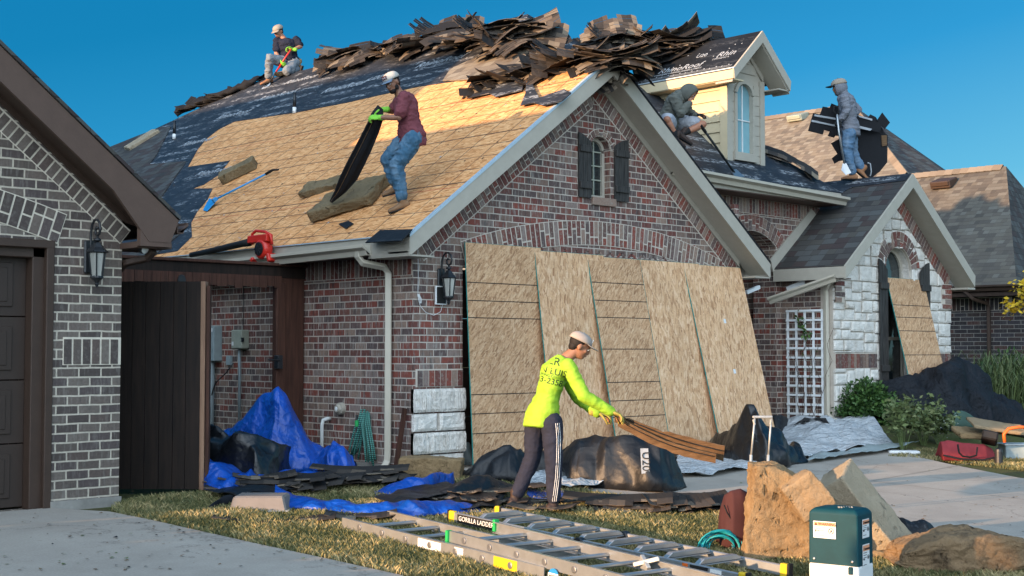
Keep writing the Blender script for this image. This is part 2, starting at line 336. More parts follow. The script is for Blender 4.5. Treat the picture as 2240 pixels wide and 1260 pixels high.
M['osb_lined'] = osb_mat('lined_strand_board', (.51, .30, .16), (.29, .155, .08), (.65, .43, .26), lines=None, ang=.7, sc=1.4)
M['teal_edge'] = plain('teal_edge_paint', (.02, .22, .20), .7)
M['under'] = under_mat('roof_underlayment', .85); M['under_plain'] = under_mat('black_synthetic_sheet', .10, (.009, .010, .012), .06)
M['under_back'] = plain('underlayment_back', (.014, .015, .018), .8, .15, bump=.3, bsc=14)
TAN = [(0, (0.187, 0.157, 0.118)), (.14, (0.212, 0.183, 0.141)), (.28, (0.139, 0.118, 0.096)), (.42, (0.168, 0.140, 0.109)), (.54, (0.229, 0.205, 0.164)), (.68, (0.155, 0.131, 0.105)), (.80, (0.196, 0.170, 0.132)), (.92, (0.122, 0.105, 0.086))]
GREYS = [(0, (0.055, 0.053, 0.052)), (.14, (0.068, 0.066, 0.063)), (.28, (0.080, 0.083, 0.081)), (.42, (0.055, 0.043, 0.042)), (.54, (0.073, 0.070, 0.063)), (.68, (0.048, 0.046, 0.044)), (.80, (0.060, 0.047, 0.044)), (.90, (0.084, 0.088, 0.086))]
M['sh_tan'] = shingle_mat('tan_shingles', TAN); M['sh_mid'] = shingle_mat('shaded_tan_shingles', [(p, tuple((x*.55+sum(c)/3*.12) for x in c)) for p, c in TAN]); M['sh_grey'] = shingle_mat('weathered_shingles', GREYS, .15); M['sh_dk'] = shingle_mat('dark_shingles', [(p, tuple(x*.8 for x in c)) for p, c in GREYS])  # second one: same tan shingles, dulled so shade sits in the colour
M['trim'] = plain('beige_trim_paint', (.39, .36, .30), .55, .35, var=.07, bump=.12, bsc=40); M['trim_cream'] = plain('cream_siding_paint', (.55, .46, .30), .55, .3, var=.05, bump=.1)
M['gutter'] = plain('gutter_paint', (.46, .42, .34), .35, .5, var=.05, bump=0); M['white'] = plain('white_paint', (.72, .74, .74), .5, .3, var=.06)
M['edge_metal'] = plain('drip_edge_metal', (.45, .55, .62), .4, .5, metal=.3, var=.1, bump=0)
M['brown'] = plain('dark_brown_paint', (.052, .032, .023), .5, .35, var=.12, bump=.2, bsc=30); M['brown_door'] = plain('brown_garage_door_paint', (.040, .027, .021), .5, .35, var=.08, bump=.1)
M['brown_trim'] = plain('brown_fascia_paint', (.105, .066, .05), .55, .3, var=.1, bump=.2, bsc=40)
M['fence'] = wood_mat('stained_fence_wood', (.006, .0035, .0025), (.024, .0135, .009)); M['fence_lt'] = wood_mat('bare_gate_wood', (.20, .11, .07), (.32, .19, .12))
M['fence_red'] = wood_mat('red_brown_post_wood', (.035, .014, .009), (.085, .035, .022))
M['shutter'] = wood_mat('weathered_black_shutter_wood', (.012, .012, .012), (.075, .07, .065), sc=(60, 60, 4))
M['concrete'] = None
M['black'] = plain('black_metal', (.014, .016, .019), .4, .5, var=.2, bump=.1); M['black_rubber'] = plain('black_rubber', (.012, .012, .013), .7, .3)
M['glass_blue'] = glass_mat('painted_sky_glass', (.20, .40, .46)); M['glass_dark'] = glass_mat('dark_window_glass', (.02, .03, .032)); M['frost'] = glass_mat('frosted_lamp_glass', (.42, .42, .38), .3)  # first glass: reflected sky is painted in as a blue base colour
M['stone'] = stone_mat('white_limestone')
M['tarp'] = cloth_mat('blue_tarpaulin', (.004, .06, .34), .38, .5, .3, .33, 5); M['felt_black'] = cloth_mat('black_felt_sheet', (.010, .0105, .012), .45, .4, .3, .28, 2.6); M['plastic'] = cloth_mat('black_plastic_sheet', (.007, .008, .010), .34, .5, .3, .3, 3)
M['sheet'] = cloth_mat('grey_white_drop_cloth', (.42, .45, .47), .8, .2, .2, .4, 10); M['mesh'] = cloth_mat('black_mesh_cloth', (.014, .016, .020), .75, .15, .3, .3, 9)
M['alu'] = plain('aluminium', (.42, .44, .45), .38, .5, metal=.75, var=.15, bump=.08); M['alu_dull'] = plain('dull_aluminium', (.40, .41, .40), .5, .5, metal=.5, var=.2)
M['yellow'] = plain('yellow_plastic', (.62, .42, .02), .45); M['green'] = plain('green_plastic', (.02, .35, .09), .45); M['red'] = plain('red_plastic', (.55, .025, .015), .35, .5, var=.1, bump=.05)
M['blue_metal'] = plain('blue_painted_metal', (.02, .24, .55), .4, .5); M['steel'] = plain('bare_steel', (.35, .36, .38), .35, .5, metal=.8); M['orange'] = plain('orange_plastic', (.62, .12, .02), .4)
M['foam_tan'] = foam_mat('tan_foam', (.25, .18, .105), (.35, .26, .16)); M['foam_olive'] = foam_mat('grubby_foam', (.16, .12, .065), (.25, .19, .11), .7, (.06, .045, .03), .55)
M['foam_gold'] = foam_mat('torn_golden_foam', (.22, .145, .072), (.36, .25, .135), .7, (.09, .055, .03), .54); M['foam_pale'] = foam_mat('pale_foam', (.33, .265, .18), (.42, .35, .25), .35, dc=.68)
M['pvc'] = plain('grey_conduit', (.20, .24, .25), .5); M['pvc_white'] = plain('white_pipe', (.6, .62, .6), .4); M['box_grey'] = plain('grey_metal_box', (.26, .32, .33), .45, .5, bump=0); M['box_beige'] = plain('beige_utility_box', (.30, .32, .26), .5, bump=0)
M['pedestal'] = plain('dark_teal_plastic', (.004, .042, .055), .6, .18, var=.15, bump=.08); M['label'] = plain('label_white', (.66, .67, .66), .5, bump=0, var=.03); M['label_orange'] = plain('label_orange', (.70, .30, .16), .5, bump=0, var=.03)
M['ink'] = plain('black_ink', (.015, .015, .015), .6, bump=0); M['print'] = plain('grey_print', (.33, .36, .39), .7, bump=0)
M['leaf'] = None
t = NT('concrete', .88, .2); v = t.uv(); c = t.ramp(t.noise(v, 1.2, 6, .7), [(.3, (.31, .275, .235)), (.7, (.40, .36, .31))]); c = t.mix(.5, c, t.ramp(t.noise(v, 60, 4), [(.3, .4), (.7, .62)]), 'OVERLAY')
c = t.mix(t.ramp(t.noise(v, 4, 5, .8), [(.58, 0), (.78, .45)]), c, (.20, .165, .13)); vo = t.n('TexVoronoi', feature='DISTANCE_TO_EDGE'); vo.inputs['Scale'].default_value = .45; wv = t.noise(v, 2.5, 5, .7, out=1); va = t.n('VectorMath', operation='MULTIPLY_ADD'); t.l(wv, va.inputs[0]); va.inputs[1].default_value = (.5,)*3; t.l(v, va.inputs[2]); t.l(va.outputs[0], vo.inputs['Vector']); c = t.mix(t.ramp(vo.outputs['Distance'], [(.0, .55), (.006, 0)]), c, (.12, .10, .085)); c = t.mix(t.ramp(t.noise(v, .5, 4, .7), [(.5, 0), (.68, .4)]), c, (.25, .22, .19)); c = t.mix(t.ramp(t.noise(v, 13, 3, .8), [(.66, 0), (.74, .4)]), c, (.16, .13, .10)); t.col(c); t.bump(t.noise(v, 90, 5), .3, .004); M['concrete'] = t.m
t = NT('foundation_concrete', .9, .2); v = t.obj(); t.col(t.ramp(t.noise(v, 4, 6, .7), [(.3, (.20, .19, .17)), (.7, (.34, .32, .29))])); t.bump(t.noise(v, 20, 5), .5, .01); M['found'] = t.m
t = NT('lawn_soil', .95, .1); v = t.uv(); t.col(t.mix(t.ramp(t.noise(v, 2.5, 5, .7), [(.4, 0), (.6, 1)]), t.ramp(t.noise(v, 40, 4), [(.3, (.055, .05, .025)), (.7, (.11, .10, .05))]), t.ramp(t.noise(v, 40, 4), [(.3, (.05, .065, .02)), (.7, (.10, .11, .04))]))); t.bump(t.noise(v, 50, 5), .6, .02); M['soil'] = t.m
def leaf_mat(name, a, b, c2=None):
    t = NT(name, .6, .35); at = t.n('Attribute', attribute_name='rnd'); t.col(t.ramp(at.outputs['Fac'], [(0, a), (.6, b), (1, c2 or b)])); t.b.inputs['Subsurface Weight'].default_value = .0; return t.m
M['leaf'] = leaf_mat('dark_green_leaf', (.012, .035, .008), (.04, .095, .02), (.08, .15, .03)); M['leaf_olive'] = leaf_mat('olive_leaf', (.05, .07, .025), (.11, .15, .05), (.18, .2, .09))
M['leaf_yellow'] = leaf_mat('yellow_leaf', (.5, .28, .01), (.7, .48, .03)); M['grass'] = leaf_mat('grass_blade', (.05, .065, .022), (.17, .16, .065), (.40, .32, .16))
# ------------------------------------------------------------------ wall helpers
from mathutils.geometry import tessellate_polygon
RNG = random.Random(7)
class Frame:                                  # 2-D (a,b) -> 3-D, n = outward normal
    def __init__(s, o, u, v, n): s.o = Vector(o); s.u = Vector(u); s.v = Vector(v); s.n = Vector(n)
    def __call__(s, a, b, c=0): return s.o + s.u*a + s.v*b + s.n*c
def FY(y): return Frame((0, y, 0), (1, 0, 0), (0, 0, 1), (0, -1, 0))        # wall facing the street: a = x, b = z
def FX(x): return Frame((x, 0, 0), (0, 1, 0), (0, 0, 1), (-1, 0, 0))        # wall facing left: a = y, b = z
def clip(poly, a, b, c):                      # keep a*x+b*y <= c
    out = []
    for i in range(len(poly)):
        p, q = poly[i], poly[(i+1) % len(poly)]; dp = a*p[0]+b*p[1]-c; dq = a*q[0]+b*q[1]-c
        if dp <= 0: out.append(p)
        if dp*dq < 0: t = dp/(dp-dq); out.append((p[0]+(q[0]-p[0])*t, p[1]+(q[1]-p[1])*t))
    return out
def wall(name, fr, outer, mat, parent, holes=(), depth=.25, reveal=None):
    mb = MB(); polys = [list(outer)]+[list(h) for h in holes]
    pts = [p for pl in polys for p in pl]; tri = tessellate_polygon([[Vector((p[0], p[1], 0)) for p in pl] for pl in polys])
    vs = [fr(*p) for p in pts]; fs = []
    for t in tri:
        a, b, c = (vs[i] for i in t); fs.append(t if (b-a).cross(c-a).dot(fr.n) > 0 else tuple(reversed(t)))
    mb.add(vs, fs); mb.add([fr(*p, -depth) for p in pts], [tuple(reversed(f)) for f in fs])
    for pl in polys:
        n = len(pl)
        for i in range(n):
            p, q = pl[i], pl[(i+1) % n]; mb.cur = 1 if (reveal and pl is not polys[0]) else 0
            mb.add([fr(*p), fr(*q), fr(*q, -depth), fr(*p, -depth)], [(0, 1, 2, 3)])
    return mb.build(name, [mat, reveal] if reveal else mat, parent, clean=True)
def bricks(name, fr, polys, parent, mat='rb', back=None, proud=.008, bback=.003, mortar='mortar', cl=()):
    mb = MB()
    for pl in polys:
        for h in cl: pl = clip(pl, *h) if len(pl) > 2 else pl
        if len(pl) > 2: mb.prism([fr(*p) for p in pl], fr.n*proud, rnd=RNG.random())
    if back:
        mb.cur = 1
        for bk_ in (back if isinstance(back[0], list) else [back]):
            for h in cl: bk_ = clip(bk_, *h)
            mb.prism([fr(*p) for p in bk_], fr.n*bback)
    return mb.build(name, [M[mat], M[mortar]], parent, uv=False)
def soldiers(p0, p1, L, w=.062, g=.016, lean=0):       # bricks standing on the line p0->p1, reaching L to the left-hand normal
    dx, dy = p1[0]-p0[0], p1[1]-p0[1]; D = math.hypot(dx, dy); dx /= D; dy /= D; nx, ny = -dy, dx; n = int(D/(w+g)); st = D/n; out = []
    for i in range(n):
        a = i*st+g/2; b = (i+1)*st-g/2; LL = L-g
        P = lambda s, t: (p0[0]+dx*s+nx*t, p0[1]+dy*s+ny*t)
        cut = RNG.choice([0, 0, 0, .33, .66])
        if L > .25 and cut: m = g+LL*cut; out += [[P(a, g/2), P(b, g/2), P(b, m-g/2), P(a, m-g/2)], [P(a, m+g/2), P(b, m+g/2), P(b, LL), P(a, LL)]]
        else: out.append([P(a, g/2), P(b, g/2), P(b, LL), P(a, LL)])
    return out
def band(p0, p1, L):
    dx, dy = p1[0]-p0[0], p1[1]-p0[1]; D = math.hypot(dx, dy); nx, ny = -dy/D*L, dx/D*L
    return [p0, p1, (p1[0]+nx, p1[1]+ny), (p0[0]+nx, p0[1]+ny)]
def arch(cx, cy, r0, r1, a0, a1, w=.064, g=.016):
    a0, a1 = min(a0, a1), max(a0, a1); n = int(abs(a1-a0)*(r0+.05)/(w+g)); out = []; st = (a1-a0)/n
    for i in range(n):
        a = a0+i*st+g/2/r0; b = a0+(i+1)*st-g/2/r0; rm = r0+(r1-r0)*RNG.choice([.5, .34, .66, 1])
        P = lambda r, t: (cx+r*math.cos(t), cy+r*math.sin(t))
        for ra, rb in ((r0, rm), (rm, r1)):
            if rb-ra > .03: out.append([P(ra+g/2, a), P(rb-g/2, a), P(rb-g/2, b), P(ra+g/2, b)])
    ring = [(cx+r0*math.cos(a0+(a1-a0)*i/24), cy+r0*math.sin(a0+(a1-a0)*i/24)) for i in range(25)] + [(cx+r1*math.cos(a1+(a0-a1)*i/24), cy+r1*math.sin(a1+(a0-a1)*i/24)) for i in range(25)]
    q = lambda r, t: (cx+r*math.cos(t), cy+r*math.sin(t)); ring = [[q(r0, a0+(a1-a0)*i/24), q(r0, a0+(a1-a0)*(i+1)/24), q(r1, a0+(a1-a0)*(i+1)/24), q(r1, a0+(a1-a0)*i/24)] for i in range(24)]
    return out, ring
def circ3(x0, x1, zs, zt):                     # circle through springing points and crown
    h = zt-zs; c = (x1-x0)/2; r = (c*c+h*h)/(2*h); return (x0+x1)/2, zt-r, r
def arc_pts(cx, cy, r, x0, x1, n=14):
    a0 = math.acos(max(-1, min(1, (x0-cx)/r))); a1 = math.acos(max(-1, min(1, (x1-cx)/r)))
    return [(cx+r*math.cos(a0+(a1-a0)*i/n), cy+r*math.sin(a0+(a1-a0)*i/n)) for i in range(n+1)]
def stones(name, fr, outer, parent, holes=(), seed=3, proud=(.02, .05), sz=(.16, .42, .12, .3), back=None):
    rg = random.Random(seed); mb = MB(); xs = [p[0] for p in outer]; zs = [p[1] for p in outer]
    rects = []; rg_ = .018 if seed == 11 else .009
    def split(x0, z0, x1, z1, dp=0):
        w, h = x1-x0, z1-z0
        if dp > 9 or w < sz[0]*1.5 and h < sz[2]*1.5 or w <= sz[1] and h <= sz[3] and (rg.random() < .75 or w < sz[0]*1.8 and h < sz[2]*1.8): rects.append((x0, z0, x1, z1)); return
        if (w/sz[1] > h/sz[3] and w > sz[0]*2) or h < sz[2]*2: m = x0+w*rg.uniform(.36, .64); split(x0, z0, m, z1, dp+1); split(m, z0, x1, z1, dp+1)
        else: m = z0+h*rg.uniform(.36, .64); split(x0, z0, x1, m, dp+1); split(x0, m, x1, z1, dp+1)
    nz = max(1, round((max(zs)-min(zs))/.55)); H = (max(zs)-min(zs))/nz
    for i in range(nz): split(min(xs), min(zs)+i*H, max(xs), min(zs)+(i+1)*H)
    n = len(outer); hp = []
    cx, cz = sum(xs)/n, sum(zs)/n
    for i in range(n):
        p, q = outer[i], outer[(i+1) % n]; a, b = q[1]-p[1], -(q[0]-p[0]); c = a*p[0]+b*p[1]
        if a*cx+b*cz > c: a, b, c = -a, -b, -c
        hp.append((a, b, c))
    for x0, z0, x1, z1 in rects:
        g = .009; pl = [(x0+g, z0+g), (x1-g, z0+g), (x1-g, z1-g), (x0+g, z1-g)]
        for h in hp: pl = clip(pl, *h) if len(pl) > 2 else pl
        if len(pl) < 3: continue
        pieces = [pl]
        for hx0, hz0, hx1, hz1 in holes:
            nxt = []
            for q in pieces:
                for cuts in ([(1, 0, hx0)], [(-1, 0, -hx1)], [(-1, 0, -hx0), (1, 0, hx1), (0, 1, hz0)], [(-1, 0, -hx0), (1, 0, hx1), (0, -1, -hz1)]):
                    r = q
                    for k in cuts: r = clip(r, *k) if len(r) > 2 else r
                    if len(r) > 2: nxt.append(r)
            pieces = nxt
        for q in pieces:
            pr = rg.uniform(*proud); mx = sum(p[0] for p in q)/len(q); mz = sum(p[1] for p in q)/len(q); rn = rg.random()
            xs_ = sorted({round(p[0], 4) for p in q}); zs_ = sorted({round(p[1], 4) for p in q})
            m = len(q)
            if m == 4 and len(xs_) == 2 and len(zs_) == 2:
                n1 = max(4, int((xs_[1]-xs_[0])/.03)); n2 = max(4, int((zs_[1]-zs_[0])/.03)); P = []
                for j in range(-1, n2+2):
                    row = []
                    for i in range(-1, n1+2):
                        a = min(max(i, 0), n1)/n1; b = min(max(j, 0), n2)/n2; X = xs_[0]+(xs_[1]-xs_[0])*a; Z = zs_[0]+(zs_[1]-zs_[0])*b
                        ed = min(a*n1, (1-a)*n1, b*n2, (1-b)*n2); v_ = Vector((X*7+seed, Z*7, pr*90)); dp_ = pr*(.72 if ed < .5 else 1)+mn.noise(v_)*rg_+mn.noise(v_*2.7)*rg_*.6
                        if i < 0 or j < 0 or i > n1 or j > n2: dp_ = -.004
                        row.append(fr(X, Z, dp_))
                    P.append(row)
                mb.grid(P, rnd=rn); continue
            k = .014; inner = [(p[0]+(mx-p[0])*min(.3, k/max(.02, abs(p[0]-mx))), p[1]+(mz-p[1])*min(.3, k/max(.02, abs(p[1]-mz)))) for p in q]; m = len(q)
            vs = [fr(*p, -.005) for p in q] + [fr(*p, pr*.7) for p in q] + [fr(*p, pr+rg.uniform(-.006, .006)) for p in inner] + [fr(mx+rg.uniform(-.02, .02), mz, pr+rg.uniform(-.002, .016))]
            fs = [(i, (i+1) % m, (i+1) % m+m, i+m) for i in range(m)] + [(i+m, (i+1) % m+m, (i+1) % m+2*m, i+2*m) for i in range(m)] + [(i+2*m, (i+1) % m+2*m, 3*m) for i in range(m)]
            mb.add(vs, fs, rn)
    return mb.build(name, M['stone'], parent, uv=False, clean=True)
def slab(name, pts, th, mat, parent, n=None):   # flat sheet of roof with thickness downwards along the normal
    pts = [Vector(p) for p in pts]; nn = (pts[1]-pts[0]).cross(pts[2]-pts[0]).normalized()
    if nn.z < 0: nn = -nn
    return MB().prism(pts, -nn*th).build(name, mat, parent)
def text(name, s, o, u, v, size, mat, parent, ext=.0015, align='LEFT', sp=1, bold=0, shear=0):
    cu = bpy.data.curves.new(name, 'FONT'); cu.body = s; cu.size = size; cu.extrude = ext; cu.align_x = align; cu.space_character = sp; cu.offset = bold; cu.shear = shear; cu.resolution_u = 3
    t = bpy.data.objects.new('tmp', cu); COL.objects.link(t); dg = bpy.context.evaluated_depsgraph_get(); me = bpy.data.meshes.new_from_object(t.evaluated_get(dg)); bpy.data.objects.remove(t)
    u = Vector(u).normalized(); v = Vector(v); v = (v-u*v.dot(u)).normalized(); n = u.cross(v)
    me.transform(Matrix((( u.x, v.x, n.x, o[0]), (u.y, v.y, n.y, o[1]), (u.z, v.z, n.z, o[2]), (0, 0, 0, 1)))); me.materials.clear(); me.materials.append(mat); me.name = name
    ob = bpy.data.objects.new(name, me); COL.objects.link(ob)
    if parent is not None:
        ob.parent = parent
        if parent.type == 'EMPTY': ob.matrix_parent_inverse = Matrix.Translation(-Vector(parent.location))
    return ob

# ------------------------------------------------------------------ the house being re-roofed
H = G('brick_house', 'red brick house with its front gable garage being stripped for a new roof', 'house')
W = 5.9; RX = 2.95; ZE = 2.58; SL = .74; OH = .33
def zl(x): return ZE + SL*(x+.35)             # left slope surface
def zr(x): return ZE + SL*(W+.35-x)           # right slope
ax, az_, ar = circ3(.70, 5.62, 2.58, 2.97)    # outer arc of the garage arch
bx, bz, br = ax, az_, ar-.30
door = [(.74, 0)] + [(p[0], p[1]) for p in [(.74, 2.30)] ] + [(5.34, 2.30), (5.34, 0)]
fr0 = FY(0)
gw = [(0, -.1), (W, -.1), (W, zr(W)-.22), (RX, zl(RX)-.22), (0, zl(0)-.22)]
gwin = [(2.90, 3.27), (3.28, 3.27)] + [p for p in arc_pts(3.09, 3.85, .20, 3.28, 2.90, 8)]
wall('wall', fr0, gw, M['brick'], H, [door, gwin], .24, M['brick'])
# stone pier, soldier band, rake courses and the arch
bricks('soldier_band', fr0, soldiers((.06, .93), (.74, .93), .20), H, back=band((.04, .93), (.742, .93), .20), proud=.012)
stones('stone_pier', FY(-.012), [(-.03, -.05), (.74, -.05), (.74, .92), (-.03, .92)], H, seed=11, proud=(.03, .06), sz=(.22, .5, .16, .24))
tl = .24
sl_ang = math.atan(SL); nxl = (math.sin(sl_ang), -math.cos(sl_ang))
def rake(name, fr, apex, half, slope, L, parent, side, drop=0, mat='rb', proud=.010):
    a = math.atan(slope); ax_, az2 = apex
    if side < 0: p0 = (ax_-half, az2-half*slope-drop); p1 = (ax_, az2-drop); pol = soldiers(p1, p0, L); bk = band(p1, p0, L); cl = [(1, 0, ax_-.004)]
    else: p1 = (ax_+half, az2-half*slope-drop); p0 = (ax_, az2-drop); pol = soldiers(p1, p0, L); bk = band(p1, p0, L); cl = [(-1, 0, -ax_-.004)]
    return bricks(name, fr, pol, parent, mat, back=bk, proud=proud, cl=cl)
rk = zl(RX)-.20
rake('rake_course', fr0, (RX, rk-.10), 2.95, SL, tl+.02, H, -1); rake('rake_course', fr0, (RX, rk), 3.02, SL, tl, H, 1)
a0 = math.acos((5.62-ax)/ar); a1 = math.pi-a0
pol, ring = arch(ax, az_, ar-.31, ar, a1, a0, .060, .019)
bricks('arch_course', fr0, pol, H, back=ring, proud=.010, bback=.006)
dm = []
for i in range(44):                            # herringbone infill below the arch
    x = .8+i*.105; zt = az_+math.sqrt(max(0, (ar-.31)**2-(x-ax)**2)); s = 1 if i % 2 else -1
    for k in range(3):
        c = (x, 2.36+k*.085)
        if c[1]+.03 < zt: dm.append([(c[0]-.05*s-.022, c[1]-.03), (c[0]-.05*s+.022, c[1]-.03), (c[0]+.05*s+.022, c[1]+.055), (c[0]+.05*s-.022, c[1]+.055)])
bricks('herringbone_infill', fr0, dm, H, proud=.007)
# garage door behind the leaning boards
gd = MB()
for k in range(4): gd.b2((.74, .22, .0+k*.57), (5.34, .25, .567+k*.57))
for k in range(4):
    for j in range(8): gd.b2((.83+j*.57, .208, .09+k*.57), (1.30+j*.57, .221, .50+k*.57))
gd.build('garage_door', M['brown_door'], H, bevel=.01)
# gable window with stone-brick arch, sill and shutters
wn = MB(); wn.b2((2.90, .10, 3.27), (3.28, .16, 3.31)); wn.b2((2.90, .10, 3.31), (2.945, .16, 3.86)); wn.b2((3.235, .10, 3.31), (3.28, .16, 3.86))
pl = arc_pts(3.09, 3.85, .20, 3.28, 2.90, 10); pl2 = arc_pts(3.09, 3.85, .155, 3.24, 2.94, 10)
wn.prism([fr0(*p, -.10) for p in pl] + [fr0(*p, -.10) for p in reversed(pl2)], (0, .06, 0))
win = wn.build('window', M['trim'], H)
g = MB(); g.prism([fr0(2.94, 3.31, -.135)]+[fr0(*p, -.135) for p in reversed(pl2)]+[fr0(3.24, 3.31, -.135)], (0, .01, 0)); g.build('pane', M['glass_dark'], win)
g = MB(); [g.b2((2.94, .115, z), (3.24, .13, z+.016)) for z in (3.50, 3.68, 3.86)]; g.b2((3.082, .114, 3.31), (3.098, .131, 4.0)); g.build('glazing_bar', M['box_beige'], win)
pol, ring = arch(3.09, 3.85, .205, .30, math.pi*.93, math.pi*.07, w=.06); bricks('arch_course', fr0, pol, H, back=ring, proud=.02, bback=.008)
MB().b2((2.92, -.035, 3.17), (3.36, .02, 3.27)).build('window_sill', M['rb'], H, bevel=.004)
for x0, x1, mir in ((2.66, 2.885, 0), (3.335, 3.60, 1)):
    s = MB(); n = 3; ww = (x1-x0)/n
    for k in range(n):
        xa, xb = x0+k*ww+.002, x0+(k+1)*ww-.002; f = lambda x: 4.06-.11*(((x-x0)/(x1-x0)) if not mir else 1-(x-x0)/(x1-x0))**1.6
        s.prism([fr0(xa, 3.25, .012), fr0(xb, 3.25, .012), fr0(xb, f(xb), .012), fr0(xa, f(xa), .012)], (0, -.022-.002*k, 0))
    sh = s.build('shutter', M['shutter'], H, uv=False)
    for z in (3.36, 3.82): MB().b2((x0+.005, -.062, z), (x1-.005, -.038, z+.085)).build('batten', M['shutter'], sh, uv=False, bevel=.004)
# left side wall, with top soldier course
BACK = 19.5
wall('wall', FX(0), [(.24, -.1), (9, -.1), (9, 2.42), (.24, 2.42)], M['brick_side'], H, (), .2)
bricks('soldier_course', FX(0), soldiers((.02, 2.17), (5.2, 2.17), .24), H, back=band((.01, 2.17), (5.2, 2.17), .24), proud=.007)
MB().b2((-.035, -.0, -.15), (.02, 7, .06)).build('foundation', M['found'], H)
# roof deck: sheathing, underlayment, shingles
A0 = (-.35, -OH); RT_ = (RX, -OH); HP = (RX, (zl(RX)-DN)/.86); TP = (4.95, (zl(4.95)-DN)/.86); TB = (4.95, 10.6); HB = (3.24, 13.4); EB = (-.35, 19.5)
lp = [Vector((x, y, zl(x))) for x, y in (A0, RT_, HP, TP, TB, HB, EB)]
slab('roof_deck', lp, .03, M['osb_roof'], H)
slab('roof_deck', [(RX, -OH, zr(RX)), (W+.35, -OH, zr(W+.35)), (W+.35, .39, zr(W+.35)), (4.45, .39, zr(4.45)), (RX, HP[1], zr(RX))], .03, M['under_plain'], H)
def onslope(pts, off, f=onL): return [f(px, py, off) for px, py in pts]
nL = Vector(PF).normalized()
ub = [(345, 556), (388, 549), (420, 517), (418, 487), (432, 462), (454, 436), (465, 412), (422, 412), (445, 404), (476, 384), (503, 351), (411, 365), (433, 326), (452, 303), (478, 283), (512, 266), (640, 247), (760, 224), (905, 191), (1060, 168), (1062, 200), (1020, 216), (1075, 206), (1085, 213), (1120, 206), (1146, 196), (1150, 180)]
up = [onL(*p, .006) for p in ub] + [Vector((x, y, zl(x)))+nL*.006 for x, y in ((RX+.0, HP[1]), TP, TB, HB)] + [onL(228, 345, .006), onL(240, 556, .006)]
def flatpoly(name, pts, th, mat, parent):
    n = (pts[1]-pts[0]).cross(pts[2]-pts[0]); tri = tessellate_polygon([pts]); nn = nL
    mb = MB(); k = len(pts); fs = []
    for t in tri:
        a, b, c = (pts[i] for i in t); fs.append(t if (b-a).cross(c-a).z > 0 else tuple(reversed(t)))
    mb.add(pts, fs); mb.add([p-nn*th for p in pts], [tuple(reversed(f)) for f in fs]); mb.add([*pts, *[p-nn*th for p in pts]], [(i, (i+1) % k, (i+1) % k+k, i+k) for i in range(k)])
    return mb.build(name, mat, parent)
und = flatpoly('underlayment', up, .004, M['under'], H)
flatpoly('shingle_field', onslope([(200, 345), (228, 326), (300, 297), (352, 278), (373, 277), (343, 337), (326, 359), (407, 352), (364, 414), (338, 450), (200, 450)], .020), .010, M['sh_grey'], H)
flatpoly('shingle_field', onslope([(240, 562), (321, 524), (394, 509), (339, 557)], .022), .012, M['sh_grey'], H)
hipc = [onL(*p, .03) for p in ((1132, 108), (1150, 120), (1150, 132), (1128, 165), (1090, 182), (1050, 172), (968, 176), (985, 150), (1040, 125))]
flatpoly('shingle_field', hipc, .014, M['sh_tan'], H)
for (px, py, s_, sz_) in ((905, 150, 'RhinoRoof', .26), (985, 108, 'RhinoRoof', .22), (700, 205, 'RhinoRoof', .26), (800, 178, 'U20', .20), (560, 222, 'RhinoRoof', .26), (470, 262, 'RhinoRoof', .24), (620, 185, 'RhinoRoof', .22), (395, 320, 'RhinoRoof', .22), (360, 500, 'Rhino', .22), (425, 385, 'RhinoRoof', .2)):
    text('lettering', s_, onL(px, py, .010), (0, -1, 0), (1, 0, .74), sz_, M['print'], und, shear=.2)
# main roof, front slope and right slope, back slopes
def zn(y): return DN+.86*y
mp = [(4.35, 0, 3.78), (8.72, 0, 3.78), (TP[0], TP[1], zl(4.95)), (HP[0], HP[1], zl(RX))]
slab('roof_deck', mp, .03, M['under'], H)
slab('roof_deck', [(8.72, 0, 3.78), (8.72, 14, 3.78), (4.95, 10.6, 6.50), (TP[0], TP[1], zl(4.95))], .03, M['sh_grey'], H)
slab('roof_deck', [(8.72, 14, 3.78), (-.35, 19.5, 2.58), (3.24, 13.4, zl(3.24)-.03), (4.95, 10.6, 6.47)], .03, M['sh_grey'], H)
# fascias, soffits, drip edges
def rakeboard(name, apex, half, slope, y, mat, parent, oh=.33, bw=.205, th=.03, sof=True, drip=True):
    ax_, az2 = apex
    for s in (-1, 1):
        e = (ax_+s*half, az2-half*slope)
        mb = MB(); mb.prism([(ax_, y, az2), (e[0], y, e[1]), (e[0]-s*.02, y, e[1]-bw-.01), (ax_, y, az2-bw*1.24)], (0, -th, 0)); mb.build(name, mat, parent)
        if sof:
            so_ = MB(); so_.prism([(ax_, y+.0, az2-.17), (e[0], y+.0, e[1]-.17), (e[0], y+oh, e[1]-.17), (ax_, y+oh, az2-.17)], (0, 0, -.02)); so_.build('soffit', mat, parent)
            MB().prism([(ax_, y+oh-.03, az2-.185), (ax_+s*(half-.28), y+oh-.03, az2-.185-(half-.28)*slope), (ax_+s*(half-.28), y+oh-.03, az2-.27-(half-.28)*slope), (ax_, y+oh-.03, az2-.27)], (0, .02, 0)).build('frieze_board', mat, parent)
        if drip: MB().prism([(ax_, y-th-.006, az2+.012), (e[0], y-th-.006, e[1]+.012), (e[0], y-th-.006, e[1]-.022), (ax_, y-th-.006, az2-.022)], (0, .05, 0)).build('drip_edge', M['edge_metal' if s < 0 else 'under_back'], parent)
rakeboard('rake_fascia', (RX, zl(RX)-.005), RX+.35, SL, -OH, M['trim'], H)
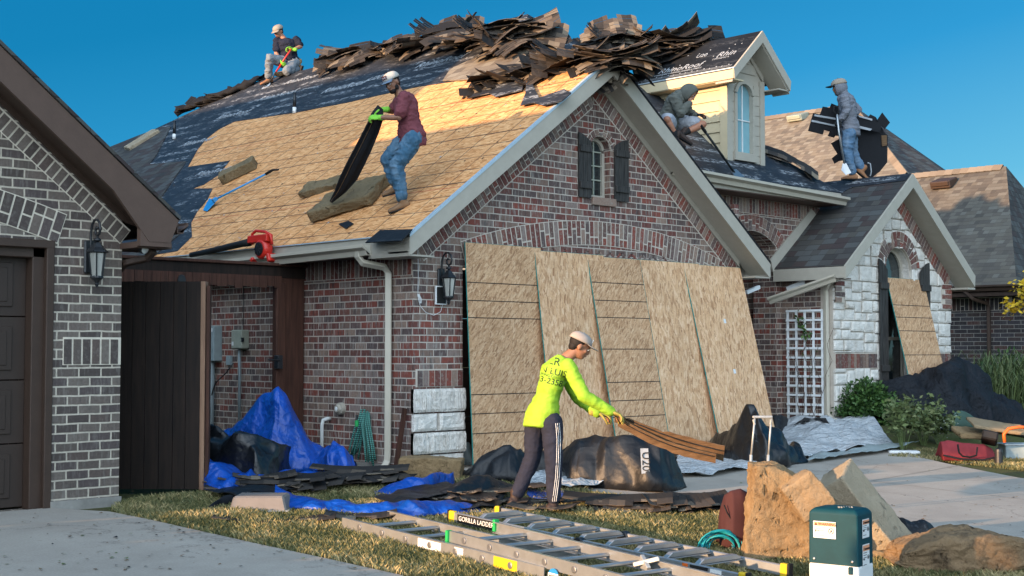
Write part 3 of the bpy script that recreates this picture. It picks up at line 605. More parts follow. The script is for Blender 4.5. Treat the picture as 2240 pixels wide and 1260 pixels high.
# returns at the two ends of the gable
for s, x in ((-1, -.35), (1, W+.35)):
    MB().prism([(x, -OH-.028, ZE-.01), (x, -OH-.028, ZE-.215), (x, .35, ZE-.215), (x, .35, ZE-.01)], (.025*-s, 0, 0)).build('eave_return', M['trim'], H)
    MB().b2((x, -OH-.02, ZE-.23), (x-s*.36, .35 if s < 0 else .2, ZE-.212)).build('eave_return', M['trim'], H)
MB().b2((-.35, .35, ZE-.16), (-.325, 19, ZE-.01)).build('eave_fascia', M['trim'], H)
MB().b2((-.37, .1, ZE-.005), (-.33, 19, ZE+.008)).build('drip_edge', M['edge_metal'], H)
MB().prism([(-.33, -.0, ZE-.19), (0, 0, ZE-.19), (0, 19, ZE-.19), (-.33, 19, ZE-.19)], (0, 0, .015)).build('soffit', M['brown'], H)
def gutter(name, a, b, out, mat, parent, wd=.12, hg=.11):
    a, b, out = Vector(a), Vector(b), Vector(out)
    prof = [(0, 0), (0, -hg), (.06, -hg), (.075, -hg*.55), (wd, -hg*.3), (wd, 0), (wd-.015, 0), (wd-.015, -hg*.22), (.065, -hg*.5), (.05, -hg+.008), (.008, -hg+.008), (.008, 0)]
    mb = MB(); A = [a+out*p+UZ*q for p, q in prof]; B = [b+out*p+UZ*q for p, q in prof]; n = len(prof)
    mb.add(A+B, [(i, (i+1) % n, (i+1) % n+n, i+n) for i in range(n)]+[[0, 1, 2, 3, 10, 11], [3, 4, 7, 8, 9, 10], [4, 5, 6, 7]]+[[x+n for x in f] for f in ([0, 1, 2, 3, 10, 11], [3, 4, 7, 8, 9, 10], [4, 5, 6, 7])])
    return mb.build(name, mat, parent, clean=True)
gutter('gutter', (-.352, .30, ZE-.075), (-.352, 6.5, ZE-.16), (-1, 0, 0), M['gutter'], H, .125, .12)
gutter('gutter', (4.45, -.005, 3.80), (8.68, -.005, 3.70), (0, -1, 0), M['gutter'], H, .14, .12)
MB().b2((4.2, .0, 3.60), (8.65, .025, 3.77)).build('eave_fascia', M['trim'], H)
MB().prism([(4.2, .0, 3.585), (8.65, 0, 3.585), (8.65, .4, 3.585), (4.2, .4, 3.585)], (0, 0, .015)).build('soffit', M['brown_trim'], H)
def downspout(pts, mat, parent, w=.08, d=.06, name='downspout'):
    mb = MB(); mb.tube(pts, [w*.66]*len(pts), seg=4, flat=d/w, up=(1, 0, 0) if False else None); return mb.build(name, mat, parent, bevel=.008)
downspout([(-.40, .47, 2.45), (-.40, .47, 2.38), (-.36, .44, 2.31), (-.12, .36, 2.27), (-.065, .35, 2.20), (-.065, .35, .22), (-.075, .35, .10), (-.16, .33, .0)], M['gutter'], H)
# dark flap of felt at the corner of the eave
MB().prism([onL(*p, .03) for p in ((800, 532), (832, 505), (903, 503), (878, 528))], nL*.012).build('underlayment_flap', M['under_plain'], H)
# ------------------------------------------------------------------ entry wall, porch
fe = FY(.4); cx, cz, cr = circ3(6.25, 7.47, 2.90, 3.11)
ent = [(6.25, 0), (7.47, 0)] + arc_pts(cx, cz, cr, 7.47, 6.25)
wall('wall', fe, [(4.6, 0), (8.66, 0), (8.66, 3.6), (4.6, 3.6)], M['brick'], H, [ent], .42, M['brick'])
aa = math.acos((7.47-cx)/cr); pol, ring = arch(cx, cz, cr+.0, cr+.24, math.pi-aa+.06, aa-.06); bricks('arch_course', fe, pol, H, back=ring, proud=.014, bback=.005)
bricks('soldier_course', fe, soldiers((4.6, 3.36), (8.6, 3.36), .235), H, back=band((4.6, 3.36), (8.6, 3.36), .235))
MB().b2((5.0, 2.2, 0), (8.6, 2.3, 3.5)).build('porch_wall', M['brick'], H)
MB().b2((5.0, .82, 3.2), (8.6, 2.3, 3.25)).build('porch_ceiling', M['brown_trim'], H)
MB().b2((5.9, .0, -.1), (6.0, 2.3, 3.4)).build('wall', M['brick'], H)
# right side wall of garage front part is hidden; stone gabled wing
SX0, SX1, SRX, SY = 7.62, 11.02, 9.32, -.5
SSL = .775; SZE = 2.56; SRZ = SZE+SSL*(SRX-(SX0-.24))
fs_ = FY(SY)
def zs(x): return SRZ-SSL*abs(x-SRX)
swin = [(9.02, .72), (9.78, .72)] + arc_pts(9.40, 2.56, .385, 9.78, 9.02, 12)
wall('wall', fs_, [(SX0, -.1), (SX1, -.1), (SX1, zs(SX1)-.2), (SRX, SRZ-.2), (SX0, zs(SX0)-.2)], M['mortar'], H, [swin], .22, M['stone'])
MB().b2((SX0, SY+.22, -.1), (SX0+.2, 3.2, 2.5)).build('wall', M['brick'], H)
MB().b2((SX1-.2, SY+.22, -.1), (SX1, 5, 2.5)).build('wall', M['brick'], H)
stones('stone_cladding', FY(SY-.004), [(SX0-.03, 0), (SX1+.03, 0), (SX1+.03, zs(SX1)-.50), (SRX, SRZ-.50), (SX0-.03, zs(SX0)-.50)], H, holes=[(9.0, .70, 9.80, 2.93), (SX0-.1, 1.07, 8.78, 1.31), (10.32, 1.07, 11.2, 1.31)], seed=5, sz=(.15, .40, .13, .27))
for a, b in ((SX0, 8.76), (10.33, SX1)): bricks('soldier_band', fs_, soldiers((a, 1.07), (b, 1.07), .235), H, back=band((a, 1.07), (b, 1.07), .235), proud=.03, bback=.02)
pol, ring = arch(9.40, 2.56, .39, .64, math.pi-.12, .12); bricks('arch_course', fs_, pol, H, back=ring, proud=.05, bback=.04)
for s in (-1, 1): rake('rake_course', FY(SY-.03), (SRX, SRZ-.20), 1.72, SSL, .24, H, s)
bricks('corner_course', FY(SY-.02), [[(SX1-.28+(i % 2)*.1, 2.02+i*.08), (SX1+.02, 2.02+i*.08), (SX1+.02, 2.088+i*.08), (SX1-.28+(i % 2)*.1, 2.088+i*.08)] for i in range(5)], H, back=[(SX1-.3, 2.01), (SX1+.02, 2.01), (SX1+.02, 2.42), (SX1-.3, 2.42)], proud=.035, bback=.025)
bricks('corner_course', FY(SY-.02), [[(SX0-.02, 2.05+i*.08), (SX0+.14+(i % 2)*.08, 2.05+i*.08), (SX0+.14+(i % 2)*.08, 2.118+i*.08), (SX0-.02, 2.118+i*.08)] for i in range(4)], H, proud=.035, back=[(SX0-.02, 2.04), (SX0+.23, 2.04), (SX0+.23, 2.37), (SX0-.02, 2.37)], bback=.025)
wn = MB(); fz = -.11
for a in ((9.02, .72, 9.78, .77), (9.02, .77, 9.07, 2.56), (9.73, .77, 9.78, 2.56), (9.07, 1.50, 9.73, 1.55)): wn.b2((a[0], SY-fz, a[1]), (a[2], SY-fz+.06, a[3]))
pl = arc_pts(9.40, 2.56, .385, 9.78, 9.02, 12); pl2 = arc_pts(9.40, 2.56, .33, 9.73, 9.07, 12)
wn.prism([fs_(*p, fz) for p in pl] + [fs_(*p, fz) for p in reversed(pl2)], (0, .06, 0)); win = wn.build('window', M['trim'], H)
g = MB(); g.prism([fs_(9.07, .77, fz-.03)]+[fs_(*p, fz-.03) for p in reversed(pl2)]+[fs_(9.73, .77, fz-.03)], (0, .01, 0)); g.build('pane', M['glass_dark'], win)
MB().b2((9.02, SY-.03, .66), (9.78, SY+.12, .72)).build('window_sill', M['mortar_light'], H)
for x0, x1, mir in ((8.77, 9.0, 0), (9.99, 10.28, 1)):
    s = MB(); n = 3; ww = (x1-x0)/n
    for k in range(n):
        xa, xb = x0+k*ww+.002, x0+(k+1)*ww-.002; f = lambda x: 2.74-.17*(((x-x0)/(x1-x0)) if not mir else 1-(x-x0)/(x1-x0))**1.6
        s.prism([fs_(xa, .66, .06), fs_(xb, .66, .06), fs_(xb, f(xb), .06), fs_(xa, f(xa), .06)], (0, -.022-.002*k, 0))
    sh = s.build('shutter', M['shutter'], H, uv=False)
    for z in (1.02, 2.28): MB().b2((x0+.003, SY-.115, z), (x1-.003, SY-.088, z+.1)).build('batten', M['shutter'], sh, uv=False, bevel=.004)
slab('wing_roof', [(SRX, SY-.33, SRZ), (SX0-.24, SY-.33, SZE), (SX0-.24, .40, SZE), (8.66, .40, zs(8.66)), (8.66, 5, zs(8.66)), (SRX, 5, SRZ)], .03, M['sh_grey'], H)
slab('wing_roof', [(SRX, SY-.33, SRZ), (SX1+.24, SY-.33, zs(SX1+.24)), (SX1+.24, 5, zs(SX1+.24)), (SRX, 5, SRZ)], .03, M['sh_grey'], H)
nS = Vector((-SSL, 0, 1)).normalized()
slab('underlayment', [Vector(p)+nS*.012 for p in ((SRX, SY-.33, SRZ), (SRX-.16, SY-.33, SRZ-.16*SSL), (SRX-.20, .1, SRZ-.20*SSL), (8.75, .45, zs(8.75)), (8.70, 5, zs(8.70)), (SRX, 5, SRZ))], .004, M['under'], H)
rakeboard('rake_fascia', (SRX, SRZ-.005), SRX-SX0+.24, SSL, SY-.33, M['trim'], H, drip=False, bw=.17)
MB().prism([(SX0-.24, SY-.358, SZE-.01), (SX0-.24, SY-.358, SZE-.19), (SX0-.24, .39, SZE-.19), (SX0-.24, .39, SZE-.01)], (.025, 0, 0)).build('eave_fascia', M['trim'], H)
MB().prism([(SX0-.23, SY-.3, SZE-.19), (SX0, SY-.3, SZE-.19), (SX0, .39, SZE-.19), (SX0-.23, .39, SZE-.19)], (0, 0, .015)).build('soffit', M['brown_trim'], H)
MB().b2((SX1, SY-.35, SZE-.23), (SX1+.24, 1, SZE-.2)).build('soffit', M['trim'], H)
MB().prism([(7.36, .372, 2.52), (8.52, .372, zs(8.52)+.02), (8.40, .372, zs(8.52)+.10), (7.30, .372, 2.70)], (0, .026, 0)).build('wall_flashing_board', M['trim'], H)
downspout([(7.47, -.52, 2.38), (7.47, -.50, 2.30), (7.53, -.42, 2.24), (7.56, -.41, 2.14), (7.56, -.41, .42), (7.52, -.5, .34), (7.46, -.62, .32)], M['gutter'], H)
MB().b2((7.2, SY-.03, 0), (SX1, SY+.0, .22)).build('foundation', M['found'], H)
# ------------------------------------------------------------------ dormer
DX0, DX1, DY, DRX, DRZ, DEZ = 6.28, 7.15, .40, 6.72, 6.02, 5.37
dsl = (DRZ-DEZ)/(DRX-DX0+.27)
fd = FY(DY)
dw = arc_pts(6.675, 5.07, .195, 6.865, 6.485, 10)
wall('dormer_wall', fd, [(DX0, 4.0), (DX1, 4.0), (DX1, DEZ-.02), (DRX, DRZ-.22), (DX0, DEZ-.02)], M['trim'], H, [[(6.485, 4.24), (6.865, 4.24)]+dw], .08)
sd = MB()
for k in range(10):
    z0, z1 = 4.06+k*.155, 4.06+(k+1)*.155-.004
    if z1 < 5.30: sd.prism([(DX0-.030, .45, z0), (DX0-.030, 3, z0), (DX0-.008, 3, z1), (DX0-.008, .45, z1)], (.02, 0, 0))
MB().b2((DX0, .46, 3.6), (DX0+.05, 2.4, 5.3)).build('dormer_wall', M['trim_cream'], H); sd.build('siding', M['trim_cream'], H)
MB().b2((DX1-.05, .46, 3.6), (DX1, 2.4, 5.3)).build('dormer_wall', M['trim_cream'], H)
sf = MB()
for k in range(12):
    z0 = 4.08+k*.15; hw = .33 if z0 < 5.2 else 0
    for xa, xb in ((DX0+.095, 6.43), (6.92, DX1-.095)):
        if z0 < 5.25: sf.b2((xa, DY-.016, z0), (xb, DY, z0+.143))
    if z0 >= 5.35 and z0 < 5.75: w_ = (DRZ-.2-z0-.15)/dsl; sf.b2((DRX-max(.05, w_), DY-.016, z0), (DRX+max(.05, w_), DY, z0+.143))
sf.build('siding', M['trim'], H)
for xa, xb in ((DX0-.035, DX0+.09), (DX1-.09, DX1+.02)): MB().b2((xa, DY-.032, 4.0), (xb, DY-.002, 5.36)).build('corner_board', M['trim'], H)
MB().b2((DX0-.036, DY-.03, 4.02), (DX0-.012, DY+.10, 5.34)).build('corner_board', M['trim_cream'], H)
cas = MB(); o_ = arc_pts(6.675, 5.07, .25, 6.92, 6.43, 12); i_ = arc_pts(6.675, 5.07, .195, 6.865, 6.485, 12)
cas.prism([fd(*p, .0) for p in o_]+[fd(*p, .0) for p in reversed(i_)], (0, -.04, 0)); cas.b2((6.43, DY-.04, 4.2), (6.485, DY, 5.1)); cas.b2((6.865, DY-.04, 4.2), (6.92, DY, 5.1)); cas.b2((6.40, DY-.055, 4.12), (6.95, DY, 4.24))
win = cas.build('window', M['trim'], H)
MB().prism([fd(6.485, 4.24, -.03)]+[fd(6.865, 4.24, -.03)]+[fd(*p, -.03) for p in dw], (0, .01, 0)).build('pane', M['glass_blue'], win)
g = MB(); g.b2((6.668, DY+.012, 4.24), (6.682, DY+.028, 5.25)); g.b2((6.49, DY+.013, 4.72), (6.86, DY+.027, 4.735)); g.build('glazing_bar', M['white'], win)
dn = [Vector((DX0-.27, DY-.30, DEZ)), Vector((DRX, DY-.30, DRZ)), Vector((DRX, (DRZ-DN)/.86+.05, DRZ)), Vector((DX0-.27, (DEZ-DN)/.86+.05, DEZ))]
dr = slab('dormer_roof', dn, .03, M['under_plain'], H)
slab('dormer_roof', [(DX1+.27, DY-.30, DEZ), (DRX, DY-.30, DRZ), (DRX, (DRZ-DN)/.86+.05, DRZ), (DX1+.27, (DEZ-DN)/.86+.05, DEZ)], .03, M['under_plain'], H)
rakeboard('rake_fascia', (DRX, DRZ-.004), DRX-DX0+.27, dsl, DY-.30, M['trim'], H, oh=.30, bw=.14, drip=False)
MB().b2((DX0-.272, DY-.32, DEZ-.15), (DX0-.245, 2.1, DEZ-.02)).build('eave_fascia', M['trim_cream'], H)
MB().b2((DX0-.246, DY-.30, DEZ-.16), (DX0, 2.2, DEZ-.14)).build('soffit', M['trim_cream'], H)
MB().b2((DX1, DY-.30, DEZ-.16), (DX1+.27, 2.2, DEZ-.14)).build('soffit', M['trim'], H)
MB().b2((DX0-.275, DY-.335, DEZ-.006), (DX0-.255, 2.15, DEZ+.012)).build('drip_edge', M['edge_metal'], H)
# printed lettering of the synthetic sheet on the dormer
du = Vector((0, -1, 0)); dv = (dn[1]-dn[0]).normalized(); dnn = du.cross(dv)
def dpt(a, b): return dn[0] + Vector((0, a, 0)) + dv*b + dnn*.004
for a, s, b, sz in ((1.52, 'RhinoRoof', .22, .19), (.52, 'Rhin', .40, .19)):
    text('lettering', s, dpt(a, b), du, dv, sz, M['print'], dr, bold=.003 if False else 0, shear=.2)
text('lettering', 'SYNTHETIC ROOFING UNDERLAYMENT', dpt(1.55, .155), du, dv, .05, M['print'], dr)
text('lettering', 'SYNTHETIC R', dpt(.55, .335), du, dv, .05, M['print'], dr)
text('lettering', 'U20', dpt(.95, .50), du, dv, .12, M['print'], dr)
ml = MB()
for k in range(3): ml.prism([dpt(1.85, .05+k*.022), dpt(.05, .05+k*.022), dpt(.05, .055+k*.022), dpt(1.85, .055+k*.022)], dnn*.001)
for k in range(16): ml.lathe(dpt(1.8-k*.112, .095+.02*(k % 2)), [(.012, 0), (.012, .002)], dnn, 10)
for k in range(14): ml.lathe(dpt(RNG.uniform(.1, 1.8), RNG.uniform(.15, .72)), [(.011, 0), (.011, .002)], dnn, 10)
ml.build('printed_marks', M['print'], dr)
# ------------------------------------------------------------------ ground, driveways, sky reach
def sheet(name, poly, off, mat, kind='structure', step=.5, z=None):
    """ground-following sheet: polygon filled with a grid"""
    bm = bmesh.new(); vs = [bm.verts.new((p[0], p[1], 0)) for p in poly]; bm.faces.new(vs)
    xs = [p[0] for p in poly]; ys = [p[1] for p in poly]
    for a, lo, hi in ((0, min(xs), max(xs)), (1, min(ys), max(ys))):
        k = math.ceil(lo/step)*step
        while k < hi:
            co = [0, 0, 0]; no = [0, 0, 0]; co[a] = k; no[a] = 1
            bmesh.ops.bisect_plane(bm, geom=bm.verts[:]+bm.edges[:]+bm.faces[:], plane_co=co, plane_no=no); k += step
    for v in bm.verts: v.co.z = GZ(v.co.x, v.co.y)+off
    for f in bm.faces:
        if f.normal.z < 0: f.normal_flip()
    me = bpy.data.meshes.new(name); bm.to_mesh(me); bm.free(); me.materials.append(mat); auto_uv(me); o = bpy.data.objects.new(name, me); COL.objects.link(o)
    if kind: o['kind'] = kind
    return o
gr = MB(); xs = [-900, -300, -100, -50, -30, -20, -14] + [-10+.5*i for i in range(61)] + [24, 30, 40, 60, 100, 300, 900]; ys = [-900, -300, -100, -50, -30, -20] + [-14+.5*i for i in range(41)] + [9, 14, 20, 30, 60, 150, 400, 900]
gr.grid([[(x, y, GZ(x, y)-.02) for x in xs] for y in ys]); o = gr.build('ground', M['soil'], None); o['kind'] = 'structure'
gp = lambda *ps: [(onG(*p).x, onG(*p).y) for p in ps]
dl = gp((880, 1262), (700, 1222), (560, 1192), (400, 1156), (330, 1140), (240, 1122)) + [(-4.42, -.62), (-4.42, -.55), (-12, -.55), (-12, -9), (-6.2, -9)]
sheet('driveway_neighbour', dl, .012, M['concrete'])
dr_ = [(.55, .18), (.42, -1.2), (.32, -3.5), (.0, -8.6), (-.2, -14), (7.5, -14), (6.2, -6), (5.75, -4.2), (6.35, -3.0), (6.95, -2.05), (6.8, -1.5), (7.3, -1.2), (7.3, .38), (5.92, .38), (5.9, .18)]
sheet('driveway', dr_, .012, M['concrete'])
for nm, a, b in (('driveway_joint', (1909, 1055), (2260, 1098)), ('driveway_joint', (1909, 1054), (2180, 1006)), ('driveway_joint', (1640, 1065), (1909, 1055))):
    p, q = onG(*a), onG(*b); mb = MB(); dd = (q-p); k = 12; sd_ = Vector((-dd.y, dd.x, 0)).normalized()*.006
    mb.grid([[(p+dd*i/k-sd_)+UZ*(GZ(*(p+dd*i/k)[:2])-(p+dd*i/k).z+.0165) for i in range(k+1)], [(p+dd*i/k+sd_)+UZ*(GZ(*(p+dd*i/k)[:2])-(p+dd*i/k).z+.0165) for i in range(k+1)]]); o = mb.build(nm, M['found'], None); o['kind'] = 'structure'

# ------------------------------------------------------------------ neighbour's garage on the left
N = G('neighbour_garage', 'grey brick neighbouring garage with dark brown door and fascia', 'house')
NY = -.556; NX1 = -3.82; NSL = .795; NRX = -7.2; NEZ = 2.50; NRZ = NEZ+NSL*(-3.47-NRX); fn = FY(NY)
def nz(x): return NRZ-NSL*abs(x-NRX)
nd = [(-9.35, -.02), (-4.45, -.02), (-4.45, 2.27), (-9.35, 2.27)]
wall('wall', fn, [(-10.7, .0), (NX1, .0), (NX1, nz(NX1)-.2), (NRX, NRZ-.2), (-10.7, nz(-10.7)-.2)], M['brick_grey'], N, [nd], .25, M['brick_grey'])
MB().b2((NX1-.2, NY+.25, 0), (NX1, 9, 2.5)).build('wall', M['brick_grey'], N)
MB().b2((-10.3, NY+.25, 0), (-10.1, 9, 2.5)).build('wall', M['brick_grey'], N)
MB().b2((-4.46, NY-.03, -.12), (NX1+.01, NY+.12, .06)).build('foundation', M['found'], N)
for x0 in (-4.17,): bricks('soldier_band', fn, soldiers((-4.36, 1.21), (-3.84, 1.21), .24, w=.062, g=.018), N, 'rb_grey', back=band((-4.36, 1.21), (-3.82, 1.21), .24), mortar='mortar_light')
pol = soldiers((-3.88, 2.29), (-3.88, 2.29+.001), .1) if False else []
for s in (1,):
    a = math.atan(NSL); p0 = (NRX, NRZ-.52); p1 = (NX1-.02, nz(NX1-.02)-.52); bricks('rake_course', fn, soldiers(p0, p1, .16, w=.064, g=.017), N, 'rb_grey', back=band(p0, p1, .16), mortar='mortar_light')
# jack arch over the door: leaning bricks
ja = []; xw = -4.22
ccx, ccz, ccr = circ3(-9.46, -4.34, 2.50, 2.91)
pol, ring = arch(ccx, ccz, ccr-.27, ccr, math.acos((-9.46-ccx)/ccr), math.acos((-4.34-ccx)/ccr), w=.075, g=.018); bricks('arch_course', fn, pol, N, 'rb_grey', back=ring, proud=.012, bback=.006, mortar='mortar_light')
rv = MB(); rv.b2((-4.62, NY+.04, 0), (-4.45, NY+.24, 2.26)); rv.b2((-9.35, NY+.04, 2.12), (-4.45, NY+.24, 2.26)); rv.b2((-4.52, NY-.02, 0), (-4.452, NY+.04, 2.26)); rv.b2((-9.35, NY-.022, 2.2), (-4.45, NY+.04, 2.268)); rv.build('door_frame', M['brown'], N, bevel=.006)
gd = MB()
for k in range(4):
    z0 = .02+k*.535; gd.b2((-9.3, NY+.16, z0), (-4.62, NY+.20, z0+.527))
    for j in range(6): x1 = -4.74-j*.78; gd.b2((x1-.62, NY+.145, z0+.08), (x1, NY+.16, z0+.45)); gd.b2((x1-.57, NY+.138, z0+.12), (x1-.05, NY+.146, z0+.41))
dd = gd.build('garage_door', M['brown_door'], N, bevel=.01)
slab('roof', [(NRX, NY-.33, NRZ), (-3.47, NY-.33, NEZ), (-3.47, 9, NEZ), (NRX, 9, NRZ)], .05, M['sh_dk'], N)
slab('roof', [(NRX, NY-.33, NRZ), (-10.93, NY-.33, NEZ), (-10.93, 9, NEZ), (NRX, 9, NRZ)], .05, M['sh_dk'], N)
e0 = (-3.47, NEZ)
MB().prism([(NRX, NY-.33, NRZ-.02), (-3.47, NY-.33, NEZ-.02), (-3.55, NY-.33, NEZ-.22), (-3.76, NY-.33, NEZ-.22), (-4.1, NY-.33, nz(-4.1)-.30), (NRX, NY-.33, NRZ-.30)], (0, -.035, 0)).build('rake_fascia', M['brown_trim'], N)
MB().prism([(NRX, NY-.38, NRZ+.02), (-3.46, NY-.38, NEZ+.02), (-3.46, NY-.38, NEZ-.015), (NRX, NY-.38, NRZ-.015)], (0, .04, 0)).build('shingle_edge', M['sh_dk'], N)
MB().prism([(NRX, NY-.33, NRZ-.22), (-3.62, NY-.33, nz(-3.62)-.22), (-3.62, NY, nz(-3.62)-.22), (NRX, NY, NRZ-.22)], (0, 0, -.02)).build('soffit', M['brown'], N)
MB().prism([(NRX, NY-.03, NRZ-.22), (-3.66, NY-.03, nz(-3.66)-.22), (-3.80, NY-.03, nz(-3.8)-.30), (NRX, NY-.03, NRZ-.29)], (0, .02, 0)).build('frieze_board', M['brown'], N)
MB().b2((-3.84, NY-.36, NEZ-.26), (-3.54, NY-.3, NEZ-.05)).build('eave_return', M['brown_trim'], N)
MB().b2((-3.84, NY-.30, NEZ-.27), (-3.50, NY+.3, NEZ-.22)).build('eave_return', M['brown_trim'], N)
gutter('gutter', (-3.47, NY-.34, NEZ-.03), (-3.47, 9, NEZ-.03), (1, 0, 0), M['brown_trim'], N, .11, .10)
downspout([(-3.62, NY-.2, 2.22), (-3.64, NY-.12, 2.15), (-3.76, NY+.05, 2.11), (-3.785, NY+.2, 2.0), (-3.785, NY+.2, .1)], M['brown'], N, .07, .06)
# main body of that house further back (its ridge throws the long shadow)
slab('main_roof', [(-8.6, 5.0, 7.7), (-8.6, 22, 7.7), (-3.6, 22, 2.6), (-3.6, 5.0, 2.6)], .05, M['sh_dk'], N)
slab('main_roof', [(-8.6, 5.0, 7.7), (-8.6, 22, 7.7), (-13.6, 22, 2.6), (-13.6, 5.0, 2.6)], .05, M['sh_dk'], N)
MB().prism([(-3.9, 5.2, 2.5), (-13.3, 5.2, 2.5), (-8.6, 5.2, 7.5)], (0, .2, 0)).build('wall', M['brick_grey'], N)
MB().b2((-13.2, 5.2, 0), (-4.2, 21.6, 2.55)).build('wall', M['brick_grey'], N)

hg = thing('low_shade_hedge', 'unseen low hedge added to shade the neighbouring driveway', 'hedge', (-8.4, -4, GZ(-8.4, -4))); m = MB(); rgh = random.Random(2)  # added out of frame only to shade the left driveway
for _ in range(9000):
    p = Vector((-8.4+rgh.uniform(-.3, .3), rgh.uniform(-8, -.9), 0)); p.z = GZ(p.x, p.y)+rgh.uniform(0, .62); a = Vector((rgh.gauss(0, 1), rgh.gauss(0, 1), rgh.gauss(0, 1))).normalized()*.05; b = a.cross(Vector((rgh.gauss(0, 1), rgh.gauss(0, 1), rgh.gauss(0, 1)))).normalized()*.04; m.add([p-a, p-b, p+a, p+b], [(0, 1, 2, 3)], rgh.random())
m.build('foliage', M['leaf'], hg, uv=False); m = MB(); m.b2((-8.55, -7.9, -.4), (-8.25, -1.0, .42)); m.build('shade_core', M['fence'], hg)  # solid block inside the added hedge
hg = thing('tall_shade_hedge', 'unseen tall hedge added to shade the pedestal and near driveway', 'hedge', (-13.7, -9, GZ(-13.7, -9))); m = MB()  # added out of frame to shade the pedestal, brown foam and near driveway
for _ in range(6000):
    p = Vector((-13.7+rgh.uniform(-.4, .4), rgh.uniform(-15, -5.2), 0)); p.z = GZ(p.x, p.y)+rgh.uniform(0, 2.9)+.3*mn.noise(p*1.3); a = Vector((rgh.gauss(0, 1), rgh.gauss(0, 1), rgh.gauss(0, 1))).normalized()*.12; b = a.cross(Vector((rgh.gauss(0, 1), rgh.gauss(0, 1), rgh.gauss(0, 1)))).normalized()*.1; m.add([p-a, p-b, p+a, p+b], [(0, 1, 2, 3)], rgh.random())
m.build('foliage', M['leaf'], hg, uv=False); m = MB(); m.b2((-13.9, -14.8, -.6), (-13.5, -5.35, 2.45)); m.build('shade_core', M['fence'], hg)  # solid block filling the added tall hedge

# ------------------------------------------------------------------ neighbour house on the right
B = G('neighbour_house', 'dark brick house with tan hipped shingle roof beyond the stone gable', 'house')
BX = 16.8; bz0 = lambda x: 2.63+.75*(x-BX+.4)
MB().b2((BX, 1.1, -.2), (BX+.25, 14, 2.45)).build('wall', M['brick_dark'], B)
MB().b2((BX, .95, -.2), (25, 1.1, 2.45)).build('wall', M['brick_dark'], B)
bricks('soldier_course', FX(BX), soldiers((1.3, 2.16), (5, 2.16), .27, w=.075), B, 'rb_dark', back=band((1.2, 2.16), (5, 2.16), .27))
MB().b2((BX+.3, 1.3, 0), (24, 13, 2.62)).build('wall', M['brown'], B)
MB().b2((BX-.4, .7, 2.44), (BX+.05, 14, 2.52)).build('soffit', M['brown'], B)
gutter('gutter', (BX-.4, .7, 2.66), (BX-.4, 14, 2.66), (-1, 0, 0), M['brown'], B, .12, .12)
downspout([(BX-.42, 2.0, 2.55), (BX-.38, 1.85, 2.40), (BX-.08, 1.68, 2.30), (BX-.05, 1.68, 2.2), (BX-.05, 1.68, 0)], M['brown'], B, .09, .07)
P = lambda x, y, z: Vector((x, y, z))
r1 = 20.35
slab('roof', [P(BX-.4, .55, 2.63), P(r1, 3.6, bz0(r1)), P(r1, 5.4, bz0(r1)), P(23.9, 9.2, bz0(23.9)), P(23.9, 16, bz0(23.9)), P(BX-.4, 22, 2.63)], .05, M['sh_grey'], B) if False else None
slab('roof', [P(BX-.4, .9, 2.63), P(r1, 3.0, bz0(r1)), P(r1, 5.5, bz0(r1)), P(BX-.4, 5.5, 2.63)], .05, M['sh_mid'], B)  # lower slope of the tan roof, its shade put into the shingle colour
slab('roof', [P(BX-.4, 5.5, 2.63), P(r1, 5.5, bz0(r1)), P(23.9, 9.2, bz0(23.9)), P(23.9, 16, bz0(23.9)), P(BX-.4, 22, 2.63)], .05, M['sh_tan'], B)
slab('roof', [P(BX-.4, .9, 2.63), P(r1, 3.0, bz0(r1)), P(26, 2.8, 2.6)], .05, M['sh_grey'], B)
slab('roof', [P(r1, 3.0, bz0(r1)), P(r1, 5.5, bz0(r1)), P(27, 7, 2.6), P(26, 2.8, 2.6)], .05, M['sh_grey'], B)
slab('roof', [P(r1, 5.5, bz0(r1)), P(23.9, 9.2, bz0(23.9)), P(30, 4.6, 3.2), P(22.5, 4.4, 4.9)], .05, M['sh_grey'], B)  # shaded slope of the same tan roof; grey tone stands in for shade
def ridgecap(a, b, parent, mat='sh_tan', w=.15):
    a, b = Vector(a), Vector(b); d = (b-a); n = int(d.length/.2); d.normalize(); s = d.cross(UZ).normalized(); u = s.cross(d)
    mb = MB()
    for i in range(n):
        p = a+d*(.2*i); q = a+d*(.2*i+.23); h = .012
        mb.add([p-s*w-u*.09+u*h, p+u*(.05+h), p+s*w-u*.09+u*h, q-s*w-u*.09, q+u*.05, q+s*w-u*.09], [(0, 1, 4, 3), (1, 2, 5, 4), (0, 3, 5, 2), (0, 2, 1)], RNG.random())
    return mb.build('ridge_cap', M['cap'] , parent)
t = NT('ridge_cap_shingle', .9, .2); at = t.n('Attribute', attribute_name='rnd'); t.col(t.mix(.4, t.ramp(at.outputs['Fac'], [(0, (.15, .12, .09)), (.5, (.20, .16, .12)), (1, (.25, .205, .155))]), t.ramp(t.noise(t.obj(), 60, 3), [(.3, .4), (.7, .7)]), 'OVERLAY')); M['cap'] = t.m
ridgecap((23.9, 16, bz0(23.9)), (23.9, 9.2, bz0(23.9)), B); ridgecap((23.9, 9.2, bz0(23.9)), (r1, 5.5, bz0(r1)), B); ridgecap((r1, 5.5, bz0(r1)), (r1, 3.0, bz0(r1)), B)
def roofvent(px, py, parent, z=0):
    p = hit(px, py, (-.75, 0, 1), 2.63-.75*(BX-.4)); vv = MB(); vv.box(p+Vector((0, 0, .08)), (.42, .5, .18), (0, -.3, 0)); vv.box(p+Vector((-.2, 0, .05)), (.1, .46, .12), (0, -.4, 0)); vv.build('roof_vent', M['brown'] if z else M['box_beige'], parent, bevel=.02)
roofvent(1745, 262, B); roofvent(2065, 408, B, 1)
